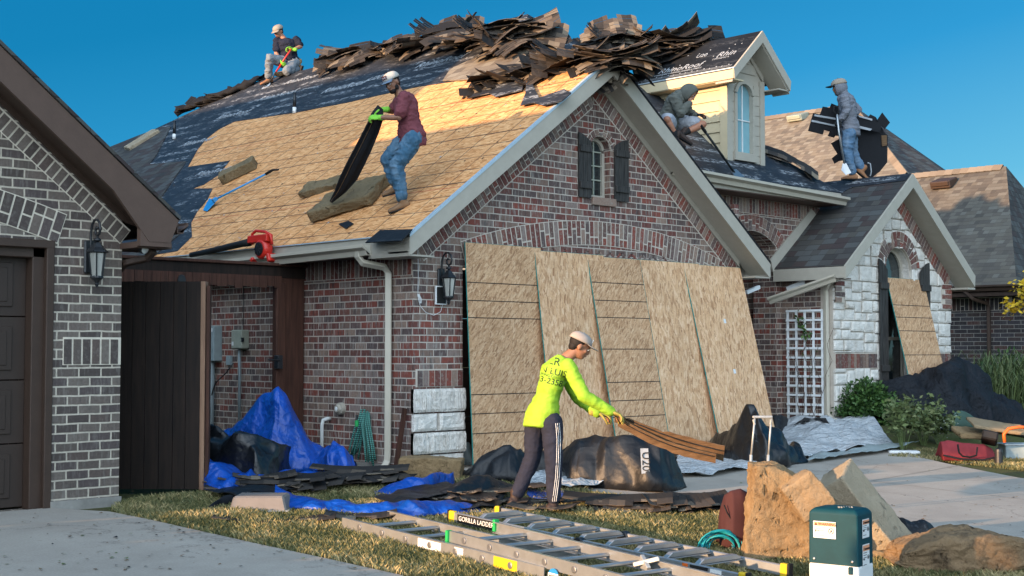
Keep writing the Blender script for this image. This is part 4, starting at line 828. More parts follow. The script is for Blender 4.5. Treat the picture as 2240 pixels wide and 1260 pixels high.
# ------------------------------------------------------------------ boards leaning on the garage
def leaning(name, lab, tl, lo, xi, ytop, width, lines=(), mat='osb', group=None, xt=None, stickers=(), zg=None, edge=True):
    A = onX(*tl, xi); B_ = onX(*lo, xi); d = (B_-A); zg = GZ(xi, -.7)+.02 if zg is None else zg; Bt = A+d*((zg-A.z)/d.z)
    t = thing(name, lab, 'board', (xi, Bt.y, zg), group); v = (A-Bt); L = v.length; v.normalize(); u = Vector((1, 0, 0)); n = u.cross(v); n = n if n.y < 0 else -n
    mb = MB(); mb.prism([Bt, Bt+u*width, Bt+u*width+v*L, Bt+v*L], -n*.012); s = mb.build('sheet', M[mat], t)
    if edge: MB().prism([Bt-u*.004-n*.0, Bt-u*.004-n*.013, Bt-u*.004-n*.013+v*L, Bt-u*.004+v*L], u*.004).build('painted_edge', M['teal_edge'], t); MB().prism([Bt+v*L, Bt+v*L+u*width, Bt+v*L+u*width-n*.012, Bt+v*L-n*.012], v*.004).build('painted_edge', M['teal_edge'], t)
    for k, py in enumerate(lines):
        f = (py-tl[1])/(lo[1]-tl[1]); p = A+d*f; MB().prism([p+n*.0015, p+n*.0015+u*width, p+n*.0015+u*width+v*.009, p+n*.0015+v*.009], n*.001).build('stud_line', M['ink'], t)
    for a, b in stickers: p = Bt+u*a+v*b+n*.0015; MB().prism([p, p+u*.05, p+u*.05+v*.06, p+v*.06], n*.001).build('sticker', M['label'], t)
    return t, Bt, u, v, n, L
grp = 'strand boards leaning on the garage front'
leaning('osb_board', 'leftmost strand board against the garage, standing nearly upright beside the stone pier', (1018, 530), (1036.5, 1027), .69, -.1, 1.22, (619, 659, 697, 866, 908, 951), 'osb_lined', grp, zg=.02)
leaning('osb_board', 'second strand board from the stone pier, without printed lines, behind the yellow-shirted worker', (1170, 548), (1192, 775), 1.81, -.1, 1.22, (), 'osb', grp)
leaning('osb_board', 'middle strand board of the five, crossed by dark printed lines', (1285, 560), (1349, 967), 2.736, -.1, .995, (619, 659, 697, 767, 840, 880, 915), 'osb_lined', grp)
leaning('osb_board', 'plain strand board between the lined middle board and the rightmost board', (1400, 568), (1461, 934), 3.737, -.1, 1.22, (), 'osb', grp)
leaning('osb_board', 'rightmost strand board against the garage, with small white stickers down its middle', (1495, 577), (1573, 954), 4.628, -.1, 1.26, (), 'osb', grp, stickers=((.62, .25), (.60, 1.05), (.62, 1.75)))
leaning('osb_board', 'single strand board leaning over the arched window of the white stone gable', (1940, 607), (1995, 852), 9.03, -.1, 1.11, (668, 695, 725, 778), 'osb_lined', None, zg=.25)

# ------------------------------------------------------------------ lamps and wall fittings
def wall_lamp(p, lab, sc=1.0):
    p = Vector(p); t = thing('wall_lantern', lab, 'lamp', p); q = lambda x, y, z: p+Vector((x, y, z))*sc
    b = MB(); b.b2(q(-.055, -.0, -.16), q(.055, -.03, .13)); b.build('back_plate', M['black'], t, bevel=.012)
    c = MB(); pts = [q(0, -.03, -.03)]
    for i in range(22):
        a = math.pi*(1.0-i*.095); r = .10 if i < 14 else .10-.009*(i-13); cy, cz = -.13+(0 if i < 14 else .0), .20
        pts.append(q(0, cy+r*math.cos(math.pi-a) if False else cy-r*math.cos(a)*-1, cz+r*math.sin(a)))
    pts = [q(0, -.03, -.03), q(0, -.028, .10), q(0, -.03, .20), q(0, -.05, .265), q(0, -.09, .30), q(0, -.14, .30), q(0, -.18, .27), q(0, -.195, .22), q(0, -.18, .175), q(0, -.145, .16), q(0, -.115, .18), q(0, -.11, .21), q(0, -.13, .235), q(0, -.15, .225)]
    c.tube(pts, .011*sc, 8); c.tube([q(0, -.145, .16), q(0, -.145, .11)], .012*sc, 8); c.lathe(q(0, -.145, .115), [(.01, .03), (.03, .02), (.035, .005), (.012, -.005)], seg=12); c.build('scroll_arm', M['black'], t, smooth=True, uv=False)
    h = MB(); h.lathe(q(0, -.145, 0), [(.012*sc, .11*sc), (.03*sc, .10*sc), (.06*sc, .06*sc), (.092*sc, .03*sc), (.10*sc, .02*sc), (.085*sc, .012*sc)], seg=6); h.build('cap', M['black'], t, uv=False)
    h = MB(); h.lathe(q(0, -.145, -.02), [(.075*sc, .03*sc), (.048*sc, -.175*sc)], seg=6); h.build('glass_shade', M['frost'], t, uv=False)
    fr = MB()
    for k in range(6): a = math.pi/3*k; fr.tube([q(.078*math.cos(a), -.145+.078*math.sin(a), .012), q(.051*math.cos(a), -.145+.051*math.sin(a), -.195)], .006*sc, 5)
    fr.lathe(q(0, -.145, -.195), [(.056*sc, .01*sc), (.058*sc, -.005*sc), (.03*sc, -.03*sc), (.014*sc, -.05*sc), (.02*sc, -.06*sc), (.004*sc, -.09*sc)], seg=12); fr.build('lamp_frame', M['black'], t, uv=False)
    fr.v = []; return t
wall_lamp((.40, 0, 2.13), 'black carriage lantern on the brick pier beside the strand boards'); wall_lamp((-4.13, NY, 2.16), 'black carriage lantern on the grey brick pier of the neighbouring garage')
t = thing('solar_panel', 'small framed solar panel with loose white cable under the lantern on the brick pier', 'solar panel', (.37, -.03, 1.9))
MB().b2((.29, -.055, 1.85), (.45, -.03, 2.06)).build('frame', M['white'], t, bevel=.004); MB().b2((.302, -.058, 1.862), (.438, -.054, 2.048)).build('cell_face', M['ink'], t)
c = MB(); c.tube([(.05, -.02, 2.5), (.06, -.02, 2.2), (.055, -.02, 2.0), (.06, -.02, 1.9), (.09, -.02, 1.83), (.16, -.03, 1.76), (.28, -.03, 1.73), (.38, -.03, 1.77), (.41, -.03, 1.85)], .0028, 5)
for k in range(5): c.tube([(.05+.006*k, -.02, 1.96), (.055+.012*k, -.03, 1.90), (.08+.006*k, -.02, 1.86)], .003, 5)
c.build('cable', M['white'], t, uv=False)
t = thing('security_light', 'small black and white flood lamp under the neighbouring garage eave', 'lamp', (-3.75, -.7, 2.26))
b = MB(); b.box((-3.72, -.66, 2.26), (.10, .10, .05), (0, .3, 0)); b.lathe((-3.70, -.70, 2.24), [(.05, 0), (.045, .05)], (.3, -1, -.4), 14); b.build('housing', M['black'], t, bevel=.006); MB().lathe((-3.70, -.752, 2.225), [(.042, 0), (.02, .006)], (.3, -1, -.4), 14).build('lens', M['white'], t)
t = thing('electric_meter', 'grey electric meter cabinet with round glass dial on the brick side wall', 'meter', (-.1, 3.98, 1.4))
yy = 4.02; b = MB(); b.b2((-.13, yy-.17, 1.20), (0, yy+.22, 1.66)); m = b.build('cabinet', M['box_grey'], t, bevel=.008)
MB().lathe((-.13, yy+.02, 1.44), [(.085, 0), (.085, .03), (.07, .06), (.04, .07)], (-1, 0, 0), 20).build('dial', M['label'], t, smooth=False); MB().b2((-.133, yy-.14, 1.58), (-.129, yy-.04, 1.63)).build('label', M['label'], m)
MB().tube([(-.07, yy-.02, 1.20), (-.07, yy-.02, 0)], .045, 12).build('conduit', M['pvc'], t, smooth=True)
t = thing('utility_box', 'beige junction box with side latch on the brick wall beside the gate post', 'utility box', (-.06, 3.33, 1.45))
b = MB(); b.b2((-.12, 3.22, 1.36), (0, 3.46, 1.60)); m = b.build('box', M['box_beige'], t, bevel=.012); MB().b2((-.125, 3.19, 1.45), (-.10, 3.22, 1.50)).build('latch', M['black'], t); MB().b2((-.123, 3.40, 1.40), (-.119, 3.44, 1.45)).build('label', M['label'], t)
MB().tube([(-.06, 3.36, 1.36), (-.05, 3.36, 1.0), (-.05, 3.36, .2)], .018, 8).build('conduit', M['pvc'], t, smooth=True); MB().tube([(-.02, 3.34, 2.4), (-.02, 3.34, 1.60)], .005, 5).build('cable', M['black'], t)
MB_ = MB(); MB_.tube([(-.02, 3.55, 1.18), (-.06, 3.66, 1.05), (-.09, 3.86, .92), (-.08, 4.0, .7), (-.07, 4.1, .4)], .009, 6); tag(MB_.build('loose_cable', M['black'], None, smooth=True), 'black cable looping down the brick wall from a small wall outlet', 'cable')
t = MB().b2((-.05, 3.60, 1.15), (0, 3.69, 1.27)).build('outlet_box', M['box_grey'], None, bevel=.006); tag(t, 'small pale outlet box on the brick wall between meter and junction box', 'outlet')
t = thing('vent_outlet', 'round beige pipe cap on the lower side wall left of the hose', 'pipe cap', (0, 1.27, .66)); MB().lathe((0, 1.27, .66), [(.07, 0), (.07, .05), (.05, .06), (.04, .09)], (-1, 0, 0), 16).build('cap', M['trim'], t); MB().lathe((-.085, 1.27, .66), [(.03, 0), (.02, .01)], (-1, 0, 0), 12).build('plug', M['white'], t)
t = MB().tube([(-.10, 1.53, -.02), (-.10, 1.53, .46), (-.09, 1.52, .52), (-.05, 1.50, .535), (0, 1.50, .535)], .022, 10).build('drain_pipe', M['pvc_white'], None, smooth=True); tag(t, 'white pipe rising beside the side wall above the crumpled blue tarp', 'pipe')
# hose on the wall
hm = MB(); rg = random.Random(4)
for k in range(7):
    oy = .78+rg.uniform(-.05, .05); b = .0; L0 = rg.uniform(.60, .68); zz = rg.uniform(.02, .12); sp = rg.uniform(.07, .24)
    hm.tube([(-.05-.012*k, oy+.10+sp*.5, zz+.04), (-.06-.012*k, oy+.06+sp*.35, .25), (-.05-.01*k, oy+.05, .50), (-.06, oy+.02, L0), (-.06, oy-.04, L0), (-.06-.01*k, oy-.07, .50), (-.05-.012*k, oy-.08-sp*.25, .25), (-.06-.012*k, oy-.08-sp*.45, zz)], .011, 6)
t = NT('striped_green_hose', .5, .4); wv = t.n('TexWave', wave_type='BANDS', bands_direction='Z'); wv.inputs['Scale'].default_value = 14; t.l(t.obj(), wv.inputs[0]); t.col(t.ramp(wv.outputs[0], [(.4, (.006, .07, .06)), (.5, (.10, .30, .25))], 'CONSTANT')); M['hose'] = t.m
t = thing('garden_hose', 'teal striped garden hose hanging in loops on the brick wall by the downspout', 'hose', (-.05, .8, .1)); hm.build('hose_loops', M['hose'], t, smooth=True, uv=False)
MB().tube([(-.10, .86, .40), (-.10, .87, .60)], [.016, .016], 8).build('nozzle', M['black'], t); MB().tube([(-.10, .865, .47), (-.10, .868, .54)], .024, 8).build('nozzle_grip', M['green'], t)
t = MB().beam((-.16, .10, 0), (-.06, .06, .70), .06, .02, (0, 1, 0)).build('wood_stake', M['fence_red'], None); tag(t, 'red brown wooden board propped beside the downspout at the house corner', 'board')

# ------------------------------------------------------------------ fence and open gate
Fn = G('side_fence', 'dark stained wooden gateway with header beam between the two houses', 'fence'); fy = 2.1
MB().b2((-3.8, fy-.09, 2.20), (.0, fy+.09, 2.34)).build('header_beam', M['fence'], Fn, bevel=.006); MB().b2((-3.8, fy-.13, 2.34), (.0, fy+.13, 2.375)).build('cap_board', M['fence_red'], Fn, bevel=.005)
MB().b2((-.40, fy-.09, 0), (-.02, fy+.03, 2.20)).build('gate_post', M['fence_red'], Fn, bevel=.008); MB().b2((-.43, fy-.11, .0), (-.30, fy-.06, 2.15)).build('gate_post', M['fence_red'], Fn, bevel=.008)
vb = MB(); x = -3.78
while x < -.42: w_ = RNG.uniform(.09, .14); vb.b2((x, fy-.115, 2.08+RNG.uniform(-.03, .02)), (x+w_-.004, fy-.095, 2.22)); x += w_
vb.build('valance_board', M['fence_red'], Fn)
vb = MB(); x = -3.8
while x < -1.75: vb.b2((x, fy-.01-.006*RNG.random(), 0), (x+.134, fy+.012, 2.2)); x += .14
vb.build('board_panel', M['fence'], Fn)
e = Vector((-2.83, -.25, 0)); hd = -RT.copy(); hd.z = 0; hd.normalize(); gn = Vector((-hd.y, hd.x, 0)); gn = -gn if gn.dot(FH) > 0 else gn
Gt = G('gate_leaf', 'dark wooden gate leaf standing open beside the grey brick pier', 'gate', loc=tuple(e))
gb = MB(); w_ = .0
while w_ < 1.05: bw = RNG.uniform(.11, .15); d = RNG.uniform(0, .006); gb.prism([e+hd*w_+gn*d+UZ*.03, e+hd*(w_+bw-.005)+gn*d+UZ*.03, e+hd*(w_+bw-.005)+gn*d+UZ*1.99, e+hd*w_+gn*d+UZ*1.99], -gn*.022); w_ += bw
gb.build('board', M['fence'], Gt)
MB().prism([e+gn*.012+UZ*.02, e-hd*.045+gn*.012+UZ*.02, e-hd*.045+gn*.012+UZ*1.99, e+gn*.012+UZ*1.99], -gn*.12).build('edge_post', M['fence_lt'], Gt, bevel=.004)
MB().prism([e-hd*.055+gn*.0+UZ*.02, e-hd*.085+gn*.0+UZ*.02, e-hd*.085+UZ*1.95, e-hd*.055+UZ*1.95], -gn*.07).build('edge_post', M['fence_red'], Gt)
b = MB(); b.b2((-.47, fy-.20, 1.12), (-.40, fy-.11, 1.28)); b.tube([(-.44, fy-.2, 1.22), (-.62, fy-.22, 1.23)], .014, 6); b.build('latch', M['black'], Fn, bevel=.006)
b = MB(); b.lathe((-1.72, fy-.122, 2.14), [(.05, 0), (.045, .01)], (0, -1, 0), 10); b.b2((-1.77, fy-.13, 2.05), (-1.67, fy-.118, 2.14)); b.build('hinge', M['black'], Fn)

# ------------------------------------------------------------------ trellis, hanging gutter, vines
t = thing('trellis', 'white square-lattice garden trellis standing against the brick side of the porch', 'trellis', (7.57, -.05, .3)); m = MB()
for k in range(5): y = .255-k*.15; m.b2((7.545, y-.018, .32), (7.56, y+.018, 1.93 if k not in (0, 4) else 1.93))
m.build('upright', M['white'], t); m = MB()
for k in range(12): z = .40+k*.139; m.b2((7.556 if 0 else 7.530, -.365, z-.016), (7.544, .275, z+.016))
m.build('cross_slat', M['white'], t)
def leaves(mb, pts, n, spread, size, rg, flat=0):
    for _ in range(n):
        c = Vector(rg.choice(pts)) + Vector((rg.gauss(0, spread), rg.gauss(0, spread), rg.gauss(0, spread))); s = size*rg.uniform(.6, 1.3)
        a = Vector((rg.gauss(0, 1), rg.gauss(0, 1), rg.gauss(0, .6)+.2)).normalized(); b = a.cross(Vector((rg.gauss(0, 1), rg.gauss(0, 1), rg.gauss(0, 1)))).normalized()
        mb.add([c-a*s, c-b*s*.5+a*s*.1, c+a*s, c+b*s*.5+a*s*.1], [(0, 1, 2, 3)], rg.random())
rg = random.Random(9); stems = MB(); pts = []
for k in range(7):
    y = rg.uniform(-.3, .1); z = .35; p = [Vector((7.52, y, z))]
    while z < rg.uniform(1.2, 1.95): z += .12; y += rg.uniform(-.07, .07); p.append(Vector((7.515+rg.uniform(-.01, .01), y, z)))
    stems.tube(p, .003, 4); pts += p[3:]
t = thing('climbing_vine', 'thin bare vine with a few green leaves climbing the white trellis', 'vine', (7.52, -.1, .35)); stems.build('stem', M['fence_red'], t, uv=False)
m = MB(); leaves(m, [(7.50, 0, 1.82), (7.50, -.05, 1.70), (7.5, -.1, 1.58), (7.5, -.12, 1.55)], 55, .035, .035, rg); leaves(m, pts, 70, .03, .016, rg); m.build('foliage', M['leaf'], t, uv=False)
m = MB(); pts = [(8.12+.02*math.sin(k), SY-.06, .45+k*.035) for k in range(12)]; leaves(m, pts, 60, .035, .022, rg); o = m.build('ivy_sprig', M['leaf'], None, uv=False); tag(o, 'small ivy sprig growing on the white stone above the round shrub', 'plant')
a = onY(1838, 598, -.62); b_ = onY(1690, 660, -.2)
t = thing('hanging_gutter', 'detached beige gutter length hanging aslant over the trellis', 'gutter', tuple(a)); gutter('trough', (7.44, -.70, 2.44), (7.30, .36, 2.13), (-1, 0, 0), M['gutter'], t, .12, .10)
o = MB().beam(onX(1722, 634, 7.5), onX(1760, 618, 7.5), .02, .09).build('trim_scrap', M['white'], None); tag(o, 'pale scrap of trim board resting above the hanging gutter', 'board')
o = MB().beam(onY(1632, 640, .1), onY(1660, 628, .1), .05, .05).build('trim_scrap', M['white'], None); tag(o, 'short white metal scrap sticking out beside the rightmost strand board', 'scrap')

# ------------------------------------------------------------------ foam blocks
M['foam_olive2'] = foam_mat('weathered_brown_foam', (.20, .13, .07), (.31, .21, .12), .8, (.08, .055, .035), .50)
def foam(lab, c, ux, uy, uz, dims, mat, seed, rough=.02, rnd=.05, name='foam_block', warp=0, cat='foam block', group='torn foam cushions', cut=None):
    rg = random.Random(seed); bm = bmesh.new(); bmesh.ops.create_cube(bm, size=1); bmesh.ops.subdivide_edges(bm, edges=bm.edges[:], cuts=30, use_grid_fill=True)
    c = Vector(c); ux, uy, uz = (Vector(x).normalized() for x in (ux, uy, uz)); off = Vector((seed*3.1, seed*1.7, 0))
    for v in bm.verts:
        q = Vector((v.co.x*dims[0], v.co.y*dims[1], v.co.z*dims[2])); core = Vector([max(-d/2+rnd, min(d/2-rnd, x)) for x, d in zip(q, dims)]) if min(dims) > 2*rnd else q*.8
        dd = q-core
        if dd.length > rnd > 0: q = core+dd.normalized()*rnd
        nn = mn.noise_vector(q*2.3+off)*rough*1.1 + mn.noise_vector(q*7+off)*rough*.35 + mn.noise_vector(q*20+off)*rough*.22 + mn.noise_vector(q*45+off)*rough*.22; q = q+nn+q.normalized()*(-rough*1.6*max(0, mn.noise(q*5+off)-.15))
        q.z += warp*((q.x/dims[0])**2*4-.5)
        if cut: q = cut(q)
        v.co = c+ux*q.x+uy*q.y+uz*q.z
    me = bpy.data.meshes.new(name); bm.to_mesh(me); bm.free(); me.materials.append(M[mat])
    for p in me.polygons: p.use_smooth = True
    o = bpy.data.objects.new(name, me); COL.objects.link(o); return tag(o, lab, cat, group)
def foam_px(lab, p0, p1, width, th, mat, seed, f=onL, n=nL, **k):
    a, b = f(*p0, 0), f(*p1, 0); ux = (b-a); L = ux.length; ux.normalize(); uy = n.cross(ux); return foam(lab, (a+b)/2+n*th*.5, ux, uy, n, (L, width, th), mat, seed, **k)
foam_px('flat pale yellow foam sheet on the old shingles at the far left', (280, 330), (345, 290), .40, .08, 'foam_pale', 1, rough=.01, rnd=.02)
foam_px('grubby tan foam block on the bare roof boards beside the blue shingle shovel', (487, 401), (562, 364), .30, .15, 'foam_olive', 2, rough=.016, rnd=.015)
foam_px('smaller grubby foam slab behind the hanging shingle strip, left of the maroon-shirted worker', (672, 424), (775, 392), .30, .09, 'foam_olive', 3, rough=.035, rnd=.015, warp=.02)
foam_px('large thick grey foam slab at the feet of the maroon-shirted worker', (703, 468), (838, 425), .55, .16, 'foam_olive', 4, rough=.035, rnd=.03)
g = onG(950, 1050); foam('wide tan foam block on the ground against the white stone pier', g+Vector((0, .05, .11)), RT, FH, UZ, (.68, .32, .24), 'foam_gold', 6, rough=.03, rnd=.025)
g = onG(1714, 1225); foam('tall torn golden foam block standing left of the green pedestal', g+UZ*.33, RT*.98-UZ*.12, FH, UZ+RT*.12, (.56, .30, .72), 'foam_gold', 7, rough=.05, rnd=.02, cut=lambda q: Vector((q.x, q.y, q.z*(1-.75*max(0, q.x+.1)) - .12*max(0, q.x))))
D_ = (onG(1800, 1215)-CP).dot(FW); foam('upper pitted tan foam block resting between the golden block and the pale slab', atD(1764, 1086, (onG(1714, 1225)-CP).dot(FW)-.16), RT*.74+UZ*.50-FH*.2, FH, UZ*.74-RT*.52, (.27, .22, .30), 'foam_tan', 8, rough=.022, rnd=.02)
ax_ = (RT*143-UZ*180).normalized(); ux_ = ((RT*180+UZ*143).normalized()*math.cos(R(36))-FH*math.sin(R(36))).normalized(); foam('tall smooth pale foam slab leaning behind the green utility pedestal', atD(1893, 1135, D_+.12), ux_, ax_.cross(ux_), ax_, (.30, .34, .84), 'foam_pale', 9, rough=.014, rnd=.012)
foam('broken lower piece of tan foam under the leaning pale slab', atD(1925, 1225, D_-.02), RT, FH, UZ, (.30, .3, .16), 'foam_gold', 13, rough=.03, rnd=.02)
g = onG(2105, 1245); foam('broad rough brown foam block lying at the lower right beside the driveway', g+UZ*.13, RT, FH, UZ, (.98, .42, .30), 'foam_olive2', 10, rough=.06, rnd=.06, cut=lambda q: Vector((q.x, q.y, q.z*(1-.55*abs(q.x/.5)**2.5)-.06*max(0, -q.x))))
foam_px('yellow foam kneeling pad under the worker in the navy shirt', (605, 172), (662, 140), .22, .09, 'foam_gold', 12, rough=.03, rnd=.03, f=lambda x, y, o: onL(x, y, .02), n=nL, warp=.08)
# ------------------------------------------------------------------ things on the roof
t = thing('leaf_blower', 'red leaf blower with long black nozzle resting on the gutter edge', 'leaf blower', tuple(onX(572, 568, -.42)))
P0 = lambda px, py, dx=0: onX(px, py, -.45+dx)
c = P0(576, 545); b = MB(); b.lathe(c+Vector((.06, 0, 0)), [(.115, 0), (.125, .03), (.125, .09), (.10, .12)], (-1, 0, 0), 24); b.beam(P0(548, 525), P0(590, 520), .10, .09); b.beam(P0(560, 565), P0(556, 572), .12, .05); b.beam(P0(592, 555), P0(596, 572), .12, .05); b.build('housing', M['red'], t, bevel=.008)
MB().lathe(c+Vector((-.06, 0, 0)), [(.082, 0), (.082, .012), (.03, .02)], (-1, 0, 0), 20).build('fan_cover', M['black_rubber'], t); m = MB()
for k in range(8): a = k*math.pi/4; m.tube([c+Vector((-.08, .02*math.cos(a), .02*math.sin(a))), c+Vector((-.082, .075*math.cos(a), .075*math.sin(a)))], .005, 4)
m.build('fan_grille', M['black'], t)
MB().tube([P0(553, 535), P0(552, 512), P0(560, 505), P0(580, 507), P0(592, 514), P0(595, 535)], .019, 8).build('handle', M['red'], t, smooth=True)
MB().tube([P0(546, 530), P0(530, 533), P0(470, 547), P0(418, 558)], [.05, .042, .038, .032], 12).build('nozzle_tube', M['black_rubber'], t, smooth=True)
t = thing('shingle_shovel', 'blue-handled shingle removal shovel lying on the bare roof boards', 'shovel', tuple(onL(455, 450)))
MB().tube([onL(470, 437, .07), onL(583, 380, .05)], .014, 8).build('shaft', M['blue_metal'], t, smooth=True); MB().tube([onL(581, 381, .05), onL(596, 372, .06), onL(609, 371, .06)], [.02, .018, .012], 8).build('grip', M['black_rubber'], t, smooth=True)
m = MB(); a, b_, c_, d_ = onL(444, 460, .01), onL(453, 463, .01), onL(473, 441, .06), onL(458, 434, .06); m.prism([a, b_, c_, d_], nL*.006); m.beam(onL(466, 440, .09), onL(474, 434, .09), .05, .05); m.build('blade', M['blue_metal'], t, bevel=.003)
for (px, py), lab in (((381, 305), 'short black and white plumbing vent pipe near the left shingles of the roof'), ((644, 248), 'black-topped plumbing vent pipe at the edge of the felt, centre of the roof')):
    p = onL(px, py); t = thing('vent_pipe', lab, 'vent pipe', tuple(p), 'roof plumbing vent pipes'); MB().tube([p, p+UZ*.10], .032, 10).build('collar', M['white'], t, smooth=True); MB().tube([p+UZ*.10, p+UZ*.34], .028, 10).build('pipe', M['black'], t, smooth=True)
def flat_px(name, lab, cat, pts, off, th, mat, f=onL, n=nL, group=None): return tag(MB().prism([f(*p, off) for p in pts], n*th).build(name, M[mat], None), lab, cat, group)
flat_px('felt_scrap', 'small square black felt scrap on the boards near the eave', 'scrap', [(741, 491), (763, 484), (774, 490), (757, 501)], .01, .01, 'under_plain')
# exposed boards along the upper left edge and a felt roll there
rg = random.Random(31)
def rollpts(pp, f, off): return [f(x, y, off) for x, y in pp]
m = MB(); pp = [(392, 247), (420, 231), (455, 219), (490, 206), (520, 194), (550, 181), (578, 166)]; base = rollpts(pp, onL, .05)
rows = []
for p in base:
    rows.append([p + nL*((.05+.05*rg.random())*math.sin(a)+rg.uniform(-.03, .03)) + Vector((.12*math.cos(a), 0, .08*math.cos(a)))*.9 for a in [k*math.pi*2/9 for k in range(10)]])
sub = []
for i in range(len(rows)-1):
    for k in range(5): f_ = k/5; sub.append([a.lerp(b, f_)+mn.noise_vector(a.lerp(b, f_)*6)*.09 for a, b in zip(rows[i], rows[i+1])])
m.grid(sub); o = m.build('rolled_felt', M['under_back'], None, smooth=True, solid=.006); tag(o, 'long ragged roll of torn black felt along the upper left edge of the roof', 'felt roll')
# ------------------------------------------------------------------ crumpled sheets and heaps on the ground
def ridged(p, oc=3, s=1.0):
    v = 0; a = 1; q = Vector(p)*s
    for _ in range(oc): v += a*(.5-abs(mn.noise(q))); q = q*2.1+Vector((5.2, 1.3, 2.8)); a *= .5
    return v
def crease(p, s=1.0):
    q = Vector(p)*s; q += mn.noise_vector(q*.8)*.35; w = 0
    for i, (dx, dy, dz, fq, am) in enumerate(((.8, .5, .3, .9, .34), (-.3, .9, .5, 1.3, .26), (.6, -.6, .8, 2.1, .17), (.2, .3, -1, 3.0, .11), (.9, -.2, -.4, 4.3, .08))):
        x_ = (q.x*dx+q.y*dy+q.z*dz)*fq + mn.noise(q*.7*(1+.3*i)+Vector((i*3.3, 0, 1)))*1.6; w += am*abs((x_ % 2)-1)
    return w*1.15 - .50 + mn.voronoi(q*1.4)[0][0]*.22
def crease_old(p, s=1.0):
    q = Vector(p)*s; q += mn.noise_vector(q*.8)*.35
    return mn.voronoi(q)[0][0]*.9 + mn.voronoi(q*2.3+Vector((3, 1, 4)))[0][0]*.42 + mn.voronoi(q*5.1)[0][0]*.16 - .55
def interp(pr, n):
    out = []
    for i in range(n):
        f = i/(n-1)*(len(pr)-1); k = min(int(f), len(pr)-2); t = f-k
        out.append(tuple(a+(b-a)*t for a, b in zip(pr[k], pr[k+1])))
    return out
def heap(name, lab, cat, prof, D, mat, seed=0, amp=.05, fs=4, peak=.45, nu=110, nv=40, group=None, smooth=True, stretch=(1, 1, 1), thick=.004, skirt=.015):
    rows = []; off = Vector((seed*7.3, seed*3.1, seed*1.9))
    for px, pb, pt in interp(prof, nu):
        b = onG(px, pb); dep = (b-CP).dot(FW)+D*peak; T = atD(px, pt, dep); h = max(.01, T.z-GZ(b.x, b.y)); row = []
        for j in range(nv+1):
            t = j/nv; s = (t/peak if t < peak else (1-t)/(1-peak)); s = max(0, s); prof_ = math.sin(s*math.pi/2)**.8
            p = b + FH*(D*t); z = GZ(p.x, p.y)+skirt+h*prof_
            q = Vector((p.x*stretch[0], p.y*stretch[1], z*stretch[2])); r = crease(q+off, fs*.8)*2.0; r2 = mn.noise_vector(q*fs*.9+off)
            k = min(1, (h*prof_+.03)/.12); p = Vector((p.x, p.y, z)) + Vector((r2.x*amp*.9, r2.y*amp*.9, 0)) + (Vector((-FH.x*.5, -FH.y*.5, 1)))*r*amp*k
            p.z = max(p.z, GZ(p.x, p.y)+skirt*.6); row.append(p)
        rows.append(row)
    m = MB(); m.grid(rows); o = m.build(name, M[mat], None, smooth=smooth, solid=thick); return tag(o, lab, cat, group)
def spread(name, lab, cat, pts, mat, seed=0, amp=.03, fs=5, off=.02, step=.05, group=None, kind=None, thick=.003, smooth=True):
    """crumpled sheet lying on the ground, outline given as picture points on the ground"""
    P = [onG(*p) for p in pts]; amp *= 1.3; bm = bmesh.new(); bm.faces.new([bm.verts.new((p.x, p.y, 0)) for p in P])
    for a in (0, 1):
        lo = min(p[a] for p in P); hi = max(p[a] for p in P); k = lo+step
        while k < hi:
            co = [0, 0, 0]; no = [0, 0, 0]; co[a] = k; no[a] = 1; bmesh.ops.bisect_plane(bm, geom=bm.verts[:]+bm.edges[:]+bm.faces[:], plane_co=co, plane_no=no); k += step
    o_ = Vector((seed*7.3, seed*3.1, 0))
    for v in bm.verts:
        r = crease(Vector((v.co.x, v.co.y, 0))+o_, fs*.7); w_ = mn.noise_vector(v.co*6+o_)*.02
        v.co = Vector((v.co.x+w_.x, v.co.y+w_.y, GZ(v.co.x, v.co.y)+off+max(0, r+.25)*amp))
    for f in bm.faces:
        if f.normal.z < 0: f.normal_flip()
        f.smooth = smooth
    me = bpy.data.meshes.new(name); bm.to_mesh(me); bm.free(); me.materials.append(M[mat]); auto_uv(me); o = bpy.data.objects.new(name, me); COL.objects.link(o)
    if thick: md = o.modifiers.new('solid', 'SOLIDIFY'); md.thickness = thick
    return tag(o, lab, cat, group, kind)
# blue tarpaulins
heap('blue_tarp', 'bright blue tarp draped up to a tall peak against the gate post', 'tarp', [(462, 1030, 960), (495, 1032, 940), (530, 1034, 905), (565, 1036, 872), (590, 1038, 855), (604, 1038, 853), (616, 1038, 872), (640, 1038, 925), (660, 1038, 958), (700, 1036, 988), (735, 1034, 1005), (765, 1032, 1015)], .55, 'tarp', 3, .055, 2.6, .7, 110, 36, stretch=(1.5, 1.5, .5))
heap('blue_tarp', 'crumpled lump of blue tarp in front of the white drain pipe', 'tarp', [(690, 1042, 1015), (700, 1044, 992), (715, 1046, 984), (735, 1046, 986), (755, 1046, 985), (768, 1044, 992), (774, 1042, 1020)], .45, 'tarp', 5, .09, 3.2, .5, 60, 26, stretch=(1.3, 1.3, .8))
heap('blue_tarp', 'low rumpled band of blue tarp in front of the black plastic heap', 'tarp', [(436, 1076, 1010), (450, 1080, 1020), (480, 1083, 1032), (520, 1082, 1042), (560, 1078, 1044), (600, 1074, 1042), (650, 1066, 1040), (700, 1060, 1036), (770, 1056, 1036)], .7, 'tarp', 8, .07, 3.6, .5, 110, 26)
